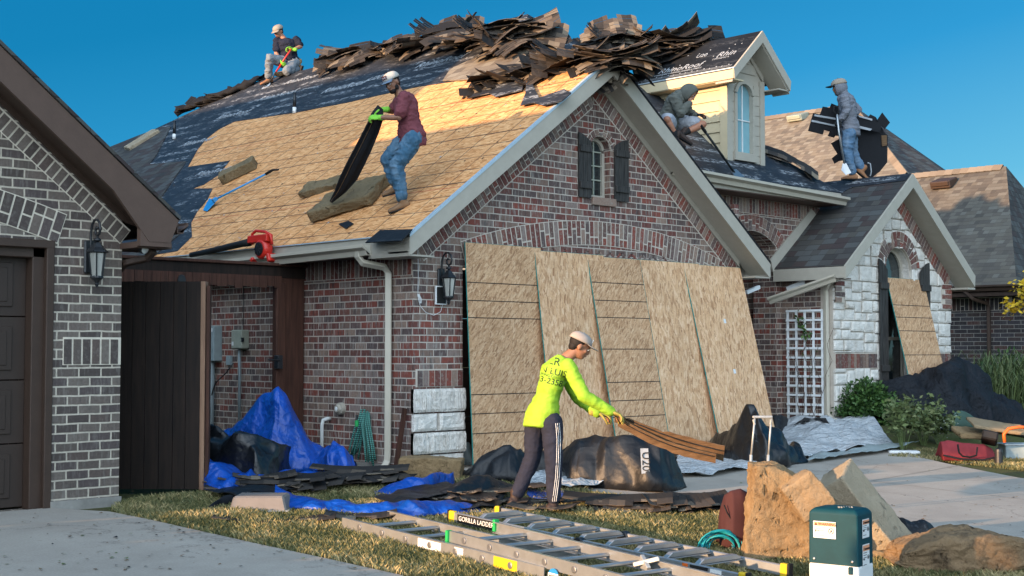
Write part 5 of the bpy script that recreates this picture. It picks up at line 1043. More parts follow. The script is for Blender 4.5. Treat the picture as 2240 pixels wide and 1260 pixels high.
heap('black_plastic_sheet', 'glossy black plastic sheet heaped against the blue tarp inside the gateway', 'plastic sheet', [(443, 1062, 930), (455, 1064, 937), (480, 1066, 950), (520, 1070, 960), (560, 1072, 970), (595, 1070, 980), (618, 1064, 985), (624, 1058, 1012)], .45, 'plastic', 2, .10, 2.6, .5, 90, 34, stretch=(1.2, 1.2, 1.1))
heap('blue_tarp', 'long blue tarp strip lying across the grass in front of the torn shingles', 'tarp', [(598, 1112, 1070), (606, 1114, 1080), (640, 1118, 1092), (700, 1124, 1104), (760, 1128, 1106), (820, 1130, 1106), (880, 1136, 1108), (940, 1134, 1112), (1000, 1130, 1112), (1045, 1126, 1114)], .45, 'tarp', 11, .06, 3.8, .5, 120, 20)
heap('blue_tarp', 'small blue tarp fold between the tan foam block and the flat shingles', 'tarp', [(816, 1090, 1086), (850, 1090, 1070), (890, 1090, 1058), (930, 1088, 1052), (960, 1080, 1044), (985, 1074, 1042), (992, 1066, 1056)], .35, 'tarp', 14, .04, 3.6, .5, 60, 18)
spread('blue_tarp', 'pointed blue tarp corner on the grass behind the worker in the neon shirt', 'tarp', [(1150, 1080), (1175, 1074), (1262, 1086), (1240, 1100), (1225, 1106), (1160, 1098)], 'tarp', 3, .03)
# torn shingle strips lying flat
def torn_strip(L, Wd, seed, bend=0):
    rg = random.Random(seed); n = 14; m = MB(); top = []; bot = []; rows = []
    for i in range(n+1):
        x = -L/2+L*i/n; z = bend*(x/L*2)**2+rg.uniform(-.004, .004); rows.append((x, z))
    cutd = [0]*(n)
    for i in range(n): cutd[i] = (Wd*.3 if (i//3 + seed) % 3 == 0 else 0)
    for i in range(n):
        (xa, za), (xb, zb) = rows[i], rows[i+1]; y0 = -Wd/2+cutd[i]; y1 = Wd/2-(rg.uniform(0, .03) if i in (0, n-1) else 0); c = rg.random()
        m.prism([(xa, y0, za), (xb, y0, zb), (xb, 0.0, zb+.004), (xb, y1, zb), (xa, y1, za), (xa, 0, za+.004)], (0, 0, -.005), .1+.8*(((i//2)*37+seed*13) % 10)/10)
    me = m.build('torn_shingle', M['torn'], None, uv=False).data; o = bpy.data.objects[-1] if False else None
    return me
t = NT('torn_shingle_strip', .85, .25); at = t.n('Attribute', attribute_name='rnd'); geo = t.n('NewGeometry'); v = t.obj()
top_ = t.ramp(at.outputs['Fac'], [(0, (.125, .098, .076)), (.25, (.065, .054, .046)), (.45, (.20, .165, .125)), (.6, (.035, .031, .029)), (.8, (.10, .083, .066)), (.9, (.25, .21, .16))], 'CONSTANT')
sx = t.n('SeparateXYZ'); t.l(v, sx.inputs[0]); lowr = t.ramp(t.math('ADD', sx.outputs[1], .5), [(.47, 0), (.49, 1)]); top_ = t.mix(lowr, top_, (.028, .026, .025))
oi_ = t.n('ObjectInfo'); top_ = t.mix(.6, top_, t.ramp(oi_.outputs['Random'], [(0, (.28, .28, .3)), (1, (1.15, 1.1, 1.0))]), 'MULTIPLY')
nz_ = t.n('SeparateXYZ'); t.l(t.n('TexCoord').outputs['Normal'], nz_.inputs[0]); dn_ = t.math('LESS_THAN', nz_.outputs[2], -.3); c = t.mix(dn_, top_, (.016, .015, .015)); c = t.mix(.6, c, t.ramp(t.noise(v, 120, 2), [(.3, .3), (.7, .72)]), 'OVERLAY'); t.col(c); t.bump(t.noise(v, 90, 3), .4, .004); M['torn'] = t.m
MES = [torn_strip(L, Wd, sd, bd) for sd, (L, Wd, bd) in enumerate([(1.0, .40, .03), (.9, .45, -.05), (.8, .34, -.08), (1.1, .42, -.12), (.6, .40, .04), (.5, .34, -.04), (.95, .50, -.14), (.32, .30, .02)])]
def limp_sheet(L, Wd, seed, c1, c2):
    rg = random.Random(seed); m = MB(); nx, ny = 12, 10; o_ = Vector((seed*3.3, 0, 0))
    P = [[Vector((-L/2+L*i/nx, -Wd/2+Wd*j/ny+(rg.uniform(-.02, .02) if j in (0, ny) else 0), c1*((i/nx-.5)*2)**2+c2*((j/ny-.5)*2)**2+.035*mn.noise(Vector((i*.35, j*.35, 0))+o_))) for j in range(ny+1)] for i in range(nx+1)]
    for i in range(nx):
        for j in range(ny):
            if (j in (0, ny-1) and (i//2+seed) % 3 == 0) or (i == 0 and (j//2+seed) % 2): continue
            tab = ((i+(j//2)*3+seed)//2*37+(j//2)*11) % 10; st = Vector((0, 0, .008*(j % 2)))
            q = [P[i][j]+st, P[i+1][j]+st, P[i+1][j+1], P[i][j+1]]; r_ = .1+.8*tab/10; m.add(q+[v-Vector((0, 0, .005)) for v in q], [(0, 1, 2, 3), (7, 6, 5, 4), (0, 4, 5, 1), (1, 5, 6, 2), (2, 6, 7, 3), (3, 7, 4, 0)], r_)
    return m.build('torn_shingle', M['torn_top'], None, uv=False).data
M['torn_top'] = M['torn'].copy(); M['torn_top'].name = 'torn_shingle_sheet'
for nd_ in M['torn_top'].node_tree.nodes:
    if nd_.type == 'VALTORGB' and abs(nd_.color_ramp.elements[0].position-.47) < .01: nd_.color_ramp.elements[0].color = (0, 0, 0, 1); nd_.color_ramp.elements[1].color = (0, 0, 0, 1)
MES += [limp_sheet(1.1, .8, 1, -.16, -.05), limp_sheet(1.25, .7, 2, .10, -.12), limp_sheet(.9, .9, 3, -.10, .06), limp_sheet(1.0, .6, 4, -.25, 0)]
for o in list(COL.objects):
    if o.name.startswith('torn_shingle'): bpy.data.objects.remove(o)
def strip(mi, loc, u, n, lab, group, roll=0):
    u = Vector(u).normalized(); n = Vector(n).normalized(); v_ = n.cross(u).normalized(); n = u.cross(v_)
    if roll: q = Matrix.Rotation(roll, 3, u); v_ = q @ v_; n = q @ n
    o = bpy.data.objects.new('torn_shingle', MES[mi]); COL.objects.link(o); o.matrix_world = Matrix(((u.x, v_.x, n.x, loc[0]), (u.y, v_.y, n.y, loc[1]), (u.z, v_.z, n.z, loc[2]), (0, 0, 0, 1))); return tag(o, lab, 'shingle', group)
rg = random.Random(21)
for i in range(22):                             # dark flat stack between the tarps
    px = rg.uniform(560, 810); f_ = (px-520)/310; py = 1082-26*f_+rg.uniform(-6, 8)-(.0); p = onG(px, py)+UZ*(.03+.005*i+.01*rg.random())
    strip(rg.choice([0, 0, 4, 5]), p, RT*1+FH*rg.uniform(-.1, .5), UZ+RT*rg.uniform(-.08, .08)-FH*rg.uniform(0, .12), 'dark torn shingle strip in the flat stack between the blue tarps', 'flat shingle strips between the blue tarps')
for i in range(13):
    p = onG(rg.uniform(900, 1080), rg.uniform(1080, 1112))+UZ*(.02+.006*i)
    strip(rg.choice([0, 0, 4, 5, 7]), p, RT+FH*rg.uniform(-.5, .5), UZ+RT*rg.uniform(-.06, .06), 'loose dark shingle strip on the grass left of the neon-shirted worker', 'loose shingle strips left of the standing worker')
for i, (px, py) in enumerate(((1110, 1102), (1165, 1100), (1210, 1108), (1240, 1100), (1140, 1115), (1190, 1122))):
    p = onG(px, py)+UZ*(.02+.006*i); strip((0, 3, 1, 6, 2, 4)[i], p, (RT+FH*rg.uniform(-.7, .7)), UZ, 'black-backed shingle sheet underfoot of the neon-shirted worker', 'shingle sheets under the standing worker')
for i in range(24):                             # pile on the lawn behind the ladders
    px = rg.uniform(1350, 1570); py = 1124-9*rg.random(); p = onG(px, py)+UZ*(.012+.0042*i)+FH*rg.uniform(-.05, .15)
    strip(rg.choice([0, 4, 5, 7, 0]), p, RT+FH*rg.uniform(-.12, .12), UZ*.9-FH*.12+RT*rg.uniform(-.03, .03), 'brown torn shingle in the neat lawn stack left of the dark red backpack', 'stacked shingles on the lawn behind the ladders', roll=rg.uniform(-.03, .03))
for i, (px, py) in enumerate(((600, 1142), (690, 1140), (790, 1138))): strip((0, 5, 4)[i], onG(px, py)+UZ*(.02+.008*i), RT+FH*.1, UZ, ('leftmost dark shingle strip lying on the grass before the blue tarp strip', 'middle dark shingle strip lying on the grass before the blue tarp strip', 'dark shingle strip lying on the grass at the head of the ladder')[i], 'single shingle strips on the grass')
# black underlayment lumps
heap('felt_sheet', 'tall black felt sheet crumpled in front of the leftmost strand board', 'felt sheet', [(1000, 1052, 1048), (1030, 1054, 1030), (1060, 1056, 1012), (1085, 1058, 995), (1112, 1060, 982), (1130, 1060, 996), (1150, 1058, 1004), (1170, 1056, 1010)], .5, 'felt_black', 4, .06, 3, .5, 70, 24, stretch=(1.4, 1.4, .6))
heap('felt_sheet', 'low folded black felt roll with grey printing left of the worker\'s legs', 'felt sheet', [(900, 1108, 1102), (930, 1106, 1090), (960, 1102, 1078), (1000, 1098, 1062), (1040, 1092, 1052), (1070, 1088, 1050), (1090, 1084, 1062), (1120, 1080, 1070)], .5, 'felt_black', 6, .045, 3.2, .5, 90, 22)
fr_ = heap('felt_sheet', 'wide black felt sheet crumpled along the ground behind the worker\'s legs', 'felt sheet', [(1130, 1046, 1040), (1160, 1048, 1000), (1200, 1050, 990), (1240, 1052, 985), (1290, 1054, 980), (1320, 1056, 975), (1350, 1054, 980)], .5, 'felt_black', 9, .07, 2.6, .5, 80, 26, stretch=(1.2, 1.2, .7))
heap('felt_sheet', 'small black felt crest rising above the printed roll, against the middle strand board', 'felt sheet', [(1283, 1000, 985), (1292, 1000, 966), (1310, 1000, 960), (1330, 1000, 965), (1352, 1000, 975)], .3, 'felt_black', 10, .05, 4, .5, 40, 20)
roll_o = heap('felt_roll', 'big bundled roll of black felt printed U20 on the driveway edge', 'felt roll', [(1232, 1062, 1035), (1245, 1066, 1000), (1265, 1068, 975), (1300, 1070, 966), (1340, 1073, 962), (1380, 1077, 961), (1420, 1080, 964), (1450, 1080, 974), (1475, 1078, 995), (1490, 1074, 1025), (1497, 1068, 1050)], .75, 'felt_black', 12, .075, 2.6, .42, 100, 36, stretch=(1.3, 1.3, .6))
heap('felt_sheet', 'big glossy black felt heap in front of the rightmost strand board', 'felt sheet', [(1560, 1000, 975), (1580, 1008, 960), (1605, 1016, 950), (1625, 1022, 935), (1650, 1026, 905), (1668, 1028, 903), (1690, 1028, 940), (1715, 1026, 960), (1735, 1022, 978), (1752, 1018, 975), (1768, 1016, 1000)], .8, 'plastic', 15, .11, 2.2, .45, 90, 34, stretch=(1.3, 1.3, .8))
heap('felt_sheet', 'low black felt fold between the printed roll and the glossy black heap', 'felt sheet', [(1470, 1012, 1000), (1500, 1010, 990), (1530, 1008, 980), (1570, 1006, 975), (1600, 1006, 980)], .6, 'felt_black', 16, .05, 3, .5, 50, 20)
# print on the roll: U20
cc = atD(1412, 1010, (onG(1412, 1080)-CP).dot(FW)+.02)
pl_ = MB(); pl_.prism([cc-RT*.040-UZ*.12, cc+RT*.040-UZ*.11+FH*.01, cc+RT*.032+UZ*.13+FH*.05, cc-RT*.048+UZ*.13+FH*.04], -FH*.003); pr_ = pl_.build('printed_patch', M['print'], roll_o)
text('lettering', 'U20', cc-RT*.030+UZ*.10-FH*.004+FH*.03, -UZ+FH*-.12, RT, .115, M['ink'], roll_o)
spread('felt_sheet', 'flat black felt sheet on the grass just left of the worker\'s feet', 'felt sheet', [(960, 1116), (1000, 1088), (1075, 1080), (1110, 1096), (1090, 1122), (1010, 1128)], 'felt_black', 21, .05, 4, .04)
spread('felt_sheet', 'thin black plastic spread out at the foot of the open gate', 'felt sheet', [(452, 1096), (500, 1078), (600, 1072), (660, 1084), (600, 1100), (520, 1106)], 'felt_black', 22, .06, 4, .05)
spread('felt_sheet', 'long black felt strip lying between the two blue tarp folds', 'felt sheet', [(820, 1112), (880, 1090), (980, 1080), (1010, 1090), (930, 1112), (860, 1122)], 'felt_black', 23, .05, 4, .07)
# drop cloths
spread('drop_cloth', 'grey-white drop cloth spread at the driveway edge right of the worker\'s legs', 'drop cloth', [(1140, 1072), (1180, 1048), (1260, 1040), (1320, 1052), (1330, 1072), (1250, 1078), (1160, 1080)], 'sheet', 5, .10, 4, .03)
spread('drop_cloth', 'pale drop cloth showing between the U20 roll and the glossy black heap', 'drop cloth', [(1485, 1048), (1480, 1010), (1560, 1002), (1650, 1012), (1700, 1022), (1640, 1030), (1560, 1046)], 'sheet', 6, .07, 3, .02)
spread('drop_cloth', 'large rumpled pale drop cloth covering the path before the trellis', 'drop cloth', [(1700, 945), (1760, 922), (1840, 928), (1900, 945), (1960, 958), (1990, 975), (1950, 985), (1850, 992), (1760, 1008), (1700, 1000), (1660, 960)], 'sheet', 7, .09, 2.8, .03, .06)
spread('ground_cloth', 'grey weed cloth edge lying along the border of the driveway', 'ground cloth', [(1765, 1018), (1780, 1004), (1900, 985), (1990, 965), (2010, 975), (1960, 990), (1860, 1004)], 'box_grey', 8, .04, 4, .05)
spread('felt_scrap', 'black felt piece lying on the drop cloth below the trellis', 'scrap', [(1735, 948), (1760, 928), (1815, 934), (1800, 950)], 'under_plain', 9, .02, 4, .10)
heap('felt_scrap', 'folded black felt strip leaning by the foot of the trellis', 'scrap', [(1672, 960, 918), (1700, 950, 915), (1730, 945, 922), (1745, 944, 935)], .3, 'under_plain', 17, .03, 3, .5, 30, 14)
heap('grey_cloth', 'small grey cloth hanging by the stone pier at the foot of the first board', 'cloth', [(985, 1020, 1012), (998, 1020, 985), (1012, 1020, 962), (1024, 1020, 968), (1036, 1020, 1005)], .2, 'box_grey', 18, .03, 5, .5, 30, 14)
# mesh-covered mound right
heap('covered_mound', 'large mound of material under black mesh cloth by the stone gable', 'covered heap', [(1884, 905, 880), (1900, 915, 862), (1930, 925, 858), (1980, 935, 862), (2020, 940, 850), (2060, 942, 835), (2095, 945, 822), (2120, 945, 818), (2150, 948, 835), (2190, 950, 868), (2230, 955, 905), (2270, 960, 930)], 1.6, 'mesh', 20, .17, 1.7, .45, 120, 40, stretch=(1.3, 1.3, .8))
heap('felt_flap', 'black felt flap propped behind the upturned grey roof vent', 'scrap', [(436, 1124, 1122), (460, 1120, 1105), (480, 1112, 1092), (510, 1106, 1086), (545, 1100, 1086)], .25, 'under_back', 22, .02, 3, .5, 40, 14)
# upturned roof vent
a = onG(565, 1120); t = thing('roof_vent_cover', 'grey box-shaped roof vent cover lying on the grass', 'roof vent', tuple(a)); m = MB(); q = Matrix((RT, FH, UZ)).transposed(); m.box(a+UZ*.07+FH*.16, (.50, .38, .13), q, taper=.86); m.build('cover', plain('taupe_vent_plastic', (.19, .17, .155), .6), t, bevel=.015); MB().box(a+UZ*.012+FH*.16, (.54, .42, .012), q).build('flange', M['alu_dull'], t)

# ------------------------------------------------------------------ ladders
def gpt(px, py, z=0): p = onG(px, py); p.z += z; return p
def section(t, n0, n1, f0, f1, z0=.05, h=.085, first=.25, step=.305, close=False, rung='round'):
    n0, n1, f0, f1 = (Vector(x) for x in (n0, n1, f0, f1)); d = (n1-n0).normalized(); wv = (f0-n0); wv -= d*wv.dot(d); W_ = wv.length; wv.normalize(); L1 = (n1-n0).length; s0 = (f0-n0).dot(d); L2 = (f1-n0).dot(d)
    nrm = d.cross(wv); nrm = nrm if nrm.z > 0 else -nrm
    for a, b, sg in ((0, L1, 1), (s0, L2, -1)):
        o0 = n0 + (wv*W_ if sg < 0 else wv*0) + nrm*z0; m = MB(); A_ = o0+d*a; B_ = o0+d*b
        m.beam(A_, B_, .006, h, nrm); m.beam(A_+wv*sg*.013+nrm*(h/2-.003), B_+wv*sg*.013+nrm*(h/2-.003), .028, .006, nrm); m.beam(A_+wv*sg*.013-nrm*(h/2-.003), B_+wv*sg*.013-nrm*(h/2-.003), .028, .006, nrm)
        m.build('rail', M['alu'], t, uv=False)
    s = max(0, s0)+first; Lm = min(L1, L2)
    while s < Lm-.05:
        a = n0+d*s+nrm*z0; b = a+wv*W_
        m = MB(); m.tube([a-wv*.004, b+wv*.004], .018 if rung == 'round' else .016, 8, flat=.85 if rung == 'round' else 1.6); m.build('rung', M['alu'], t, uv=False)
        if rung == 'round': m = MB(); m.lathe(a-wv*.006, [(.024, 0), (.024, .004), (.016, .006)], -wv, 12); m.build('rivet', M['steel'], t, uv=False)
        s += step
    return n0, d, wv, nrm, W_, L1
t = thing('extension_ladder', 'long aluminium extension ladder lying on the grass with yellow label', 'ladder', tuple(gpt(760, 1160)))
n0, d, wv, nr, W_, L1 = section(t, gpt(748, 1160), gpt(1190, 1275), gpt(852, 1144), gpt(1300, 1238), .06, .085)
k0, kd, kw, kn, kW, kL = section(t, gpt(980, 1214, .0), gpt(1400, 1332, .0), gpt(1083, 1192, .0), gpt(1640, 1316, .0), .135, .085, first=.2)
lb = lambda s0, s1, mat, h0=-.032, h1=.032, zb=.06, nn=(n0, d, wv, nr): MB().prism([nn[0]+nn[1]*a-nn[2]*.004+nn[3]*(zb+b) for a, b in ((s0, h0), (s1, h0), (s1, h1), (s0, h1))], -nn[2]*.001).build('label', M[mat], t)
lb(1.02, 1.30, 'label'); lb(1.46, 1.56, 'label'); lb(1.90, 2.15, 'yellow', -.038, .038); 
kk = (k0, kd, kw, kn); lb(.95, 1.15, 'label', zb=.15, nn=kk) if False else None
w0 = n0+d*2.52-wv*.005+nr*.062; MB().lathe(w0, [(.001, 0), (.05, 0), (.05, .002)], -wv, 20).build('label', M['blue_metal'], t)
MB().prism([w0+d*x-wv*.003+nr*z for x, z in ((-.05, -.018), (.05, -.018), (.05, .018), (-.05, .018))], -wv*.001).build('label', M['label'], t); text('lettering', 'WERNER', w0-d*.045-wv*.0045-nr*.01, d, nr, .026, M['ink'], t)
m = MB(); m.box(k0+kn*.135, (.03, .04, .09), Matrix((kd, kw, kn)).transposed()); m.build('end_cap', M['green'], t); m = MB(); m.box(k0+kw*kW+kd*((gpt(1083, 1192)-k0).dot(kd))+kn*.15, (.03, .04, .09), Matrix((kd, kw, kn)).transposed()); m.build('end_cap', M['green'], t)
m = MB(); m.beam(k0+kd*1.5+kw*(kW-.05)+kn*.17, k0+kd*1.62+kw*(kW-.1)+kn*.11, .03, .08); m.beam(k0+kd*1.5+kw*(kW-.12)+kn*.14, k0+kd*1.66+kw*(kW-.04)+kn*.2, .02, .03); m.build('rung_lock', M['alu_dull'], t, bevel=.004)
# folding multi-position ladder
t = thing('folding_ladder', 'aluminium folding multi-position ladder with black and yellow feet lying behind the extension ladder', 'ladder', tuple(gpt(1000, 1140)))
n0, n1 = gpt(990, 1149), gpt(1626, 1292) ; f0, f1 = gpt(1090, 1138), gpt(1768, 1262)
d = (n1-n0).normalized(); wv = (f0-n0); wv -= d*wv.dot(d); W_ = wv.length; wv.normalize(); nr = d.cross(wv); nr = nr if nr.z > 0 else -nr; Lf = (n1-n0).length; sf = (f0-n0).dot(d)
for a, w2, L_ in ((0, 0, Lf), (sf, W_, (f1-n0).dot(d))):
    for q0, q1, hh in ((a, a+(L_-a)*.47, .085), (a+(L_-a)*.49, L_, .078)): m = MB(); m.beam(n0+wv*w2+d*q0+nr*.07, n0+wv*w2+d*q1+nr*.07, .030, hh, nr); m.build('rail', M['alu'], t, bevel=.005, uv=False)
    s = (a+L_)/2-.02; m = MB(); m.lathe(n0+wv*w2+d*s+nr*.07-wv*.03, [(.05, 0), (.055, .01), (.055, .05), (.05, .06)], wv, 18); m.build('hinge_joint', M['black'], t)
    for q in (a, L_): m = MB(); m.box(n0+wv*w2+d*q+nr*.07, (.07, .045, .10), Matrix((d, wv, nr)).transposed()); ft = m.build('foot', M['yellow'], t, bevel=.008); m = MB(); m.box(n0+wv*w2+d*(q+(.04 if q else -.04))+nr*.07, (.02, .05, .11), Matrix((d, wv, nr)).transposed()); m.build('foot_pad', M['black_rubber'], ft, bevel=.004)
s = .28
while s < Lf-.2:
    off = sf*(s/Lf)*.0; a = n0+d*(s+.02)+nr*.10+wv*.02; b = n0+d*(s+.02)+nr*.10+wv*(W_-.02); m = MB(); m.prism([a+nr*.0, a+wv*.06+nr*.035, b-wv*.06+nr*.035, b], d*.045); m.prism([a-nr*.004, b-nr*.004, b-nr*.012, a-nr*.012], d*.05); m.build('step', M['alu'], t, bevel=.003, uv=False); s += .29
lab_ = MB(); lab_.prism([n0+d*x-wv*.0165+nr*z for x, z in ((.08, .035), (.62, .035), (.62, .105), (.08, .105))], -wv*.001); lo = lab_.build('label', M['ink'], t)
text('lettering', 'GORILLA LADDERS', n0+d*.10-wv*.019+nr*.055, d, nr, .055, M['label'], t)
for s0, s1, mt in ((.66, .80, 'label'), (.86, .90, 'orange'), (.92, 1.10, 'label'), (1.12, 1.22, 'ink'), (2.55, 2.60, 'orange'), (2.62, 2.78, 'ink'), (2.80, 2.90, 'label'), (2.93, 3.10, 'ink'), (3.12, 3.16, 'orange'), (3.18, 3.42, 'ink'), (3.44, 3.56, 'label')):
    if s1 < Lf: MB().prism([n0+d*x-wv*.0165+nr*z for x, z in ((s0, .038), (s1, .038), (s1, .102), (s0, .102))], -wv*.001).build('label', M[mt], t)
for s0 in (1.75, 2.3): m = MB(); m.lathe(n0+d*s0-wv*.02+nr*.045, [(.055, 0), (.06, .01), (.06, .04), (.05, .05)], -wv, 18); kn_ = m.build('wheel', M['black'], t); MB().box(n0+d*s0-wv*.072+nr*.045, (.07, .006, .03), Matrix((d, wv, nr)).transposed()).build('knob', M['yellow'], kn_)

# ------------------------------------------------------------------ foreground tools
t = thing('luggage_trolley', 'grey tubular telescopic trolley handle standing up behind the golden foam block', 'trolley', tuple(onG(1655, 1140)))
D_ = (onG(1655, 1140)-CP).dot(FW); H_ = lambda px, py, dd=0: atD(px, py, D_+dd)
for x0, x1 in ((1655, 1637), (1690, 1676)): m = MB(); m.tube([H_(x1 + (x1-x0)*-.0, 1140), H_(x1+(x0-x1)*.33, 995)], .014, 8); m.tube([H_(x1+(x0-x1)*.33, 1000), H_(x1+(x0-x1)*.95 if False else (1651 if x0 == 1655 else 1687), 915)], .009, 8); m.build('tube', M['alu_dull'], t, smooth=True, uv=False)
m = MB(); m.beam(H_(1646, 912), H_(1690, 912), .03, .022); m.beam(H_(1648, 917), H_(1651, 930), .02, .02); m.beam(H_(1687, 917), H_(1685, 930), .02, .02); m.build('handle', M['black'] if False else M['alu_dull'], t, bevel=.006)
g = onG(1625, 1200); o = heap('backpack', 'dark red backpack with white lettering behind the teal cable coil', 'backpack', [(1578, 1205, 1190), (1581, 1206, 1130), (1590, 1208, 1092), (1605, 1210, 1082), (1625, 1210, 1078), (1650, 1210, 1090), (1665, 1208, 1140)], .28, 'maroon' if 'maroon' in M else 'red', 30, .015, 5, .4, 40, 22)
dB = (onG(1625, 1206)-CP).dot(FW)-.0
text('lettering', 'Ric', atD(1607, 1136, dB), RT, UZ, .062, M['label'], o); m = MB(); m.prism([atD(*p, dB+.01) for p in ((1612, 1108), (1628, 1112), (1618, 1128))], -FH*.002); m.build('logo', M['blue_metal'], o); m = MB(); m.prism([atD(*p, dB+.01) for p in ((1630, 1112), (1640, 1110), (1624, 1132))], -FH*.002); m.build('logo', M['red'], o)
m = MB(); m.tube([atD(1584, 1105, dB-.01), atD(1590, 1120, dB-.03), atD(1602, 1140, dB-.03), atD(1612, 1165, dB-.02)], .008, 6, flat=.5); m.build('strap', M['black_rubber'], o)
t = thing('cable_coil', 'coil of teal cable lying against the dark red backpack', 'cable', tuple(onG(1575, 1195))); rg = random.Random(5); m = MB(); dC = (onG(1578, 1205)-CP).dot(FW)-.08
for k in range(12):
    rr = .172-.007*k+rg.uniform(-.004, .004); c0 = atD(1576, 1198, dC+.012*(k % 4)); pts = [c0+RT*(rr*1.0*math.cos(a))+UZ*(rr*.78*math.sin(a))+FH*(.03*math.sin(a*2+k)) for a in [math.pi*2*i/22 for i in range(23)]]; m.tube(pts, .0065, 6, cap=False)
M['teal'] = plain('teal_cable', (.01, .24, .28), .45); m.build('loop', M['teal'], t, smooth=True, uv=False)
# utility pedestal
g = onG(1848, 1290); t = thing('utility_pedestal', 'dark teal plastic utility pedestal with white warning labels', 'utility pedestal', tuple(g)); dp = (onG(1848, 1290)-CP).dot(FW); a = atD(1776, 1270, dp); b = atD(1920, 1270, dp); wd = (b-a).length; cen = (a+b)/2+FH*(.0)
yaw = R(-36); u = (RT*math.cos(yaw)+FH*math.sin(yaw)); v = (FH*math.cos(yaw)-RT*math.sin(yaw)); ztop = atD(1848, 1120, dp).z; zb = atD(1848, 1235, dp).z
S = wd/(math.cos(yaw)+abs(math.sin(yaw))*.75); hw = S/2; hd2 = S*.75/2; cen = Vector((cen.x, cen.y, 0))+FH*.1
def rrect(z, k): return [cen+u*(sx*hw*k-sx*.03*(1-abs(c_)) )+v*(sy*hd2*k) + UZ*z for sx, sy, c_ in ((-1, -1, 1), (1, -1, 1), (1, 1, 1), (-1, 1, 1))]
m = MB(); levels = [(zb, 1), (ztop-.02, .985), (ztop, .95), (ztop+.018, .80), (ztop+.028, .3)]
vs = [p for z, k in levels for p in rrect(z, k)]; fs = [(i*4+j, i*4+(j+1) % 4, (i+1)*4+(j+1) % 4, (i+1)*4+j) for i in range(4) for j in range(4)]+[(16, 17, 18, 19)]; m.add(vs, fs); cap = m.build('hood', M['pedestal'], t, bevel=.022, bseg=4)
for p in cap.data.polygons: p.use_smooth = False
m = MB(); m.add([p for z, k in ((g.z-.2, 1.01), (zb+.004, 1.01)) for p in rrect(z, k)], [(0, 1, 5, 4), (1, 2, 6, 5), (2, 3, 7, 6), (3, 0, 4, 7), (4, 5, 6, 7)]); m.build('base', M['label'], t, bevel=.02, bseg=3)
zz = ztop-.02; fx = cen-v*(hd2*.992+.004)
def warn(cx_, cz_, w2, h2, uu, base, nn):
    c = base+uu*cx_+UZ*cz_; m = MB(); m.prism([c-uu*w2-UZ*h2, c+uu*w2-UZ*h2, c+uu*w2+UZ*h2, c-uu*w2+UZ*h2], nn*.002); L_ = m.build('warning_label', M['label'], cap)
    m = MB(); m.prism([c-uu*w2*.95+UZ*h2*.45+nn*.0022, c+uu*w2*.95+UZ*h2*.45+nn*.0022, c+uu*w2*.95+UZ*h2*.92+nn*.0022, c-uu*w2*.95+UZ*h2*.92+nn*.0022], nn*.001); m.build('banner', M['label_orange'], L_)
    text('lettering', 'WARNING', c-uu*w2*.55+UZ*h2*.53+nn*.0036, uu, UZ, w2*.33, M['ink'], L_)
    m = MB(); m.prism([c-uu*w2*.88+UZ*h2*.52+nn*.0034, c-uu*w2*.62+UZ*h2*.52+nn*.0034, c-uu*w2*.75+UZ*h2*.86+nn*.0034], nn*.0006); m.build('symbol', M['ink'], L_)
    text('lettering', '811', c-uu*w2*.88-UZ*h2*.30+nn*.0026, uu, UZ, w2*.30, M['ink'], L_)
    m = MB(); k0_ = c+uu*w2*.6-UZ*h2*.1+nn*.0024; R1 = w2*.24
    ring = [k0_+uu*R1*math.cos(x)+UZ*R1*math.sin(x) for x in [i*math.pi/9 for i in range(19)]]; m.tube(ring, w2*.03, 4, cap=False); m.tube([k0_-uu*R1*.7+UZ*R1*.7, k0_+uu*R1*.7-UZ*R1*.7], w2*.03, 4); m.tube([k0_-uu*R1*.4-UZ*R1*.5, k0_+uu*R1*.4+UZ*R1*.4], w2*.045, 4); m.build('symbol', M['ink'], L_)
    m = MB()
    for k in range(6):
        if k in (3, 4): continue
        z = h2*(.28-.2*k); m.prism([c-uu*w2*.88+UZ*z+nn*.0024, c+uu*w2*(.2 if k < 3 else .05)+UZ*z+nn*.0024, c+uu*w2*(.2 if k < 3 else .05)+UZ*(z+h2*.05)+nn*.0024, c-uu*w2*.88+UZ*(z+h2*.05)+nn*.0024], nn*.0006)
    m.build('small_print', M['ink'], L_)
warn(-hw*.33, ztop-.125, .080, .056, u, fx, -v)
sx_ = cen+u*(hw*.992+.004); warn(-hd2*.05, ztop-.11, .058, .062, v, sx_, u); warn(-hd2*.05, ztop-.295, .058, .080, v, sx_, u)
text('lettering', '851115', cen+u*hw*.1-v*hd2*.62+UZ*(ztop+.024), v*.6+u*.8, (v*.8-u*.6)+UZ*.2, .035, M['trim'], cap)
for sx2, sz2 in ((-.85, zb+.03), (.85, zb+.03)): m = MB(); m.lathe(cen-v*(hd2*.996)+u*hw*sx2*.9+UZ*sz2, [(.009, 0), (.009, .006), (.005, .008)], -v, 10); m.build('screw', M['steel'], cap)
m = MB(); m.box(cen-v*(hd2*1.03)+UZ*(zb-.03)+u*hw*.7, (.03, .02, .05), Matrix((u, v, UZ)).transposed()); m.build('lock', M['pedestal'], t, bevel=.004)
M['maroon'] = plain('dark_red_fabric', (.052, .017, .017), .85)
o = bpy.data.objects.get('backpack'); o.data.materials[0] = M['maroon']
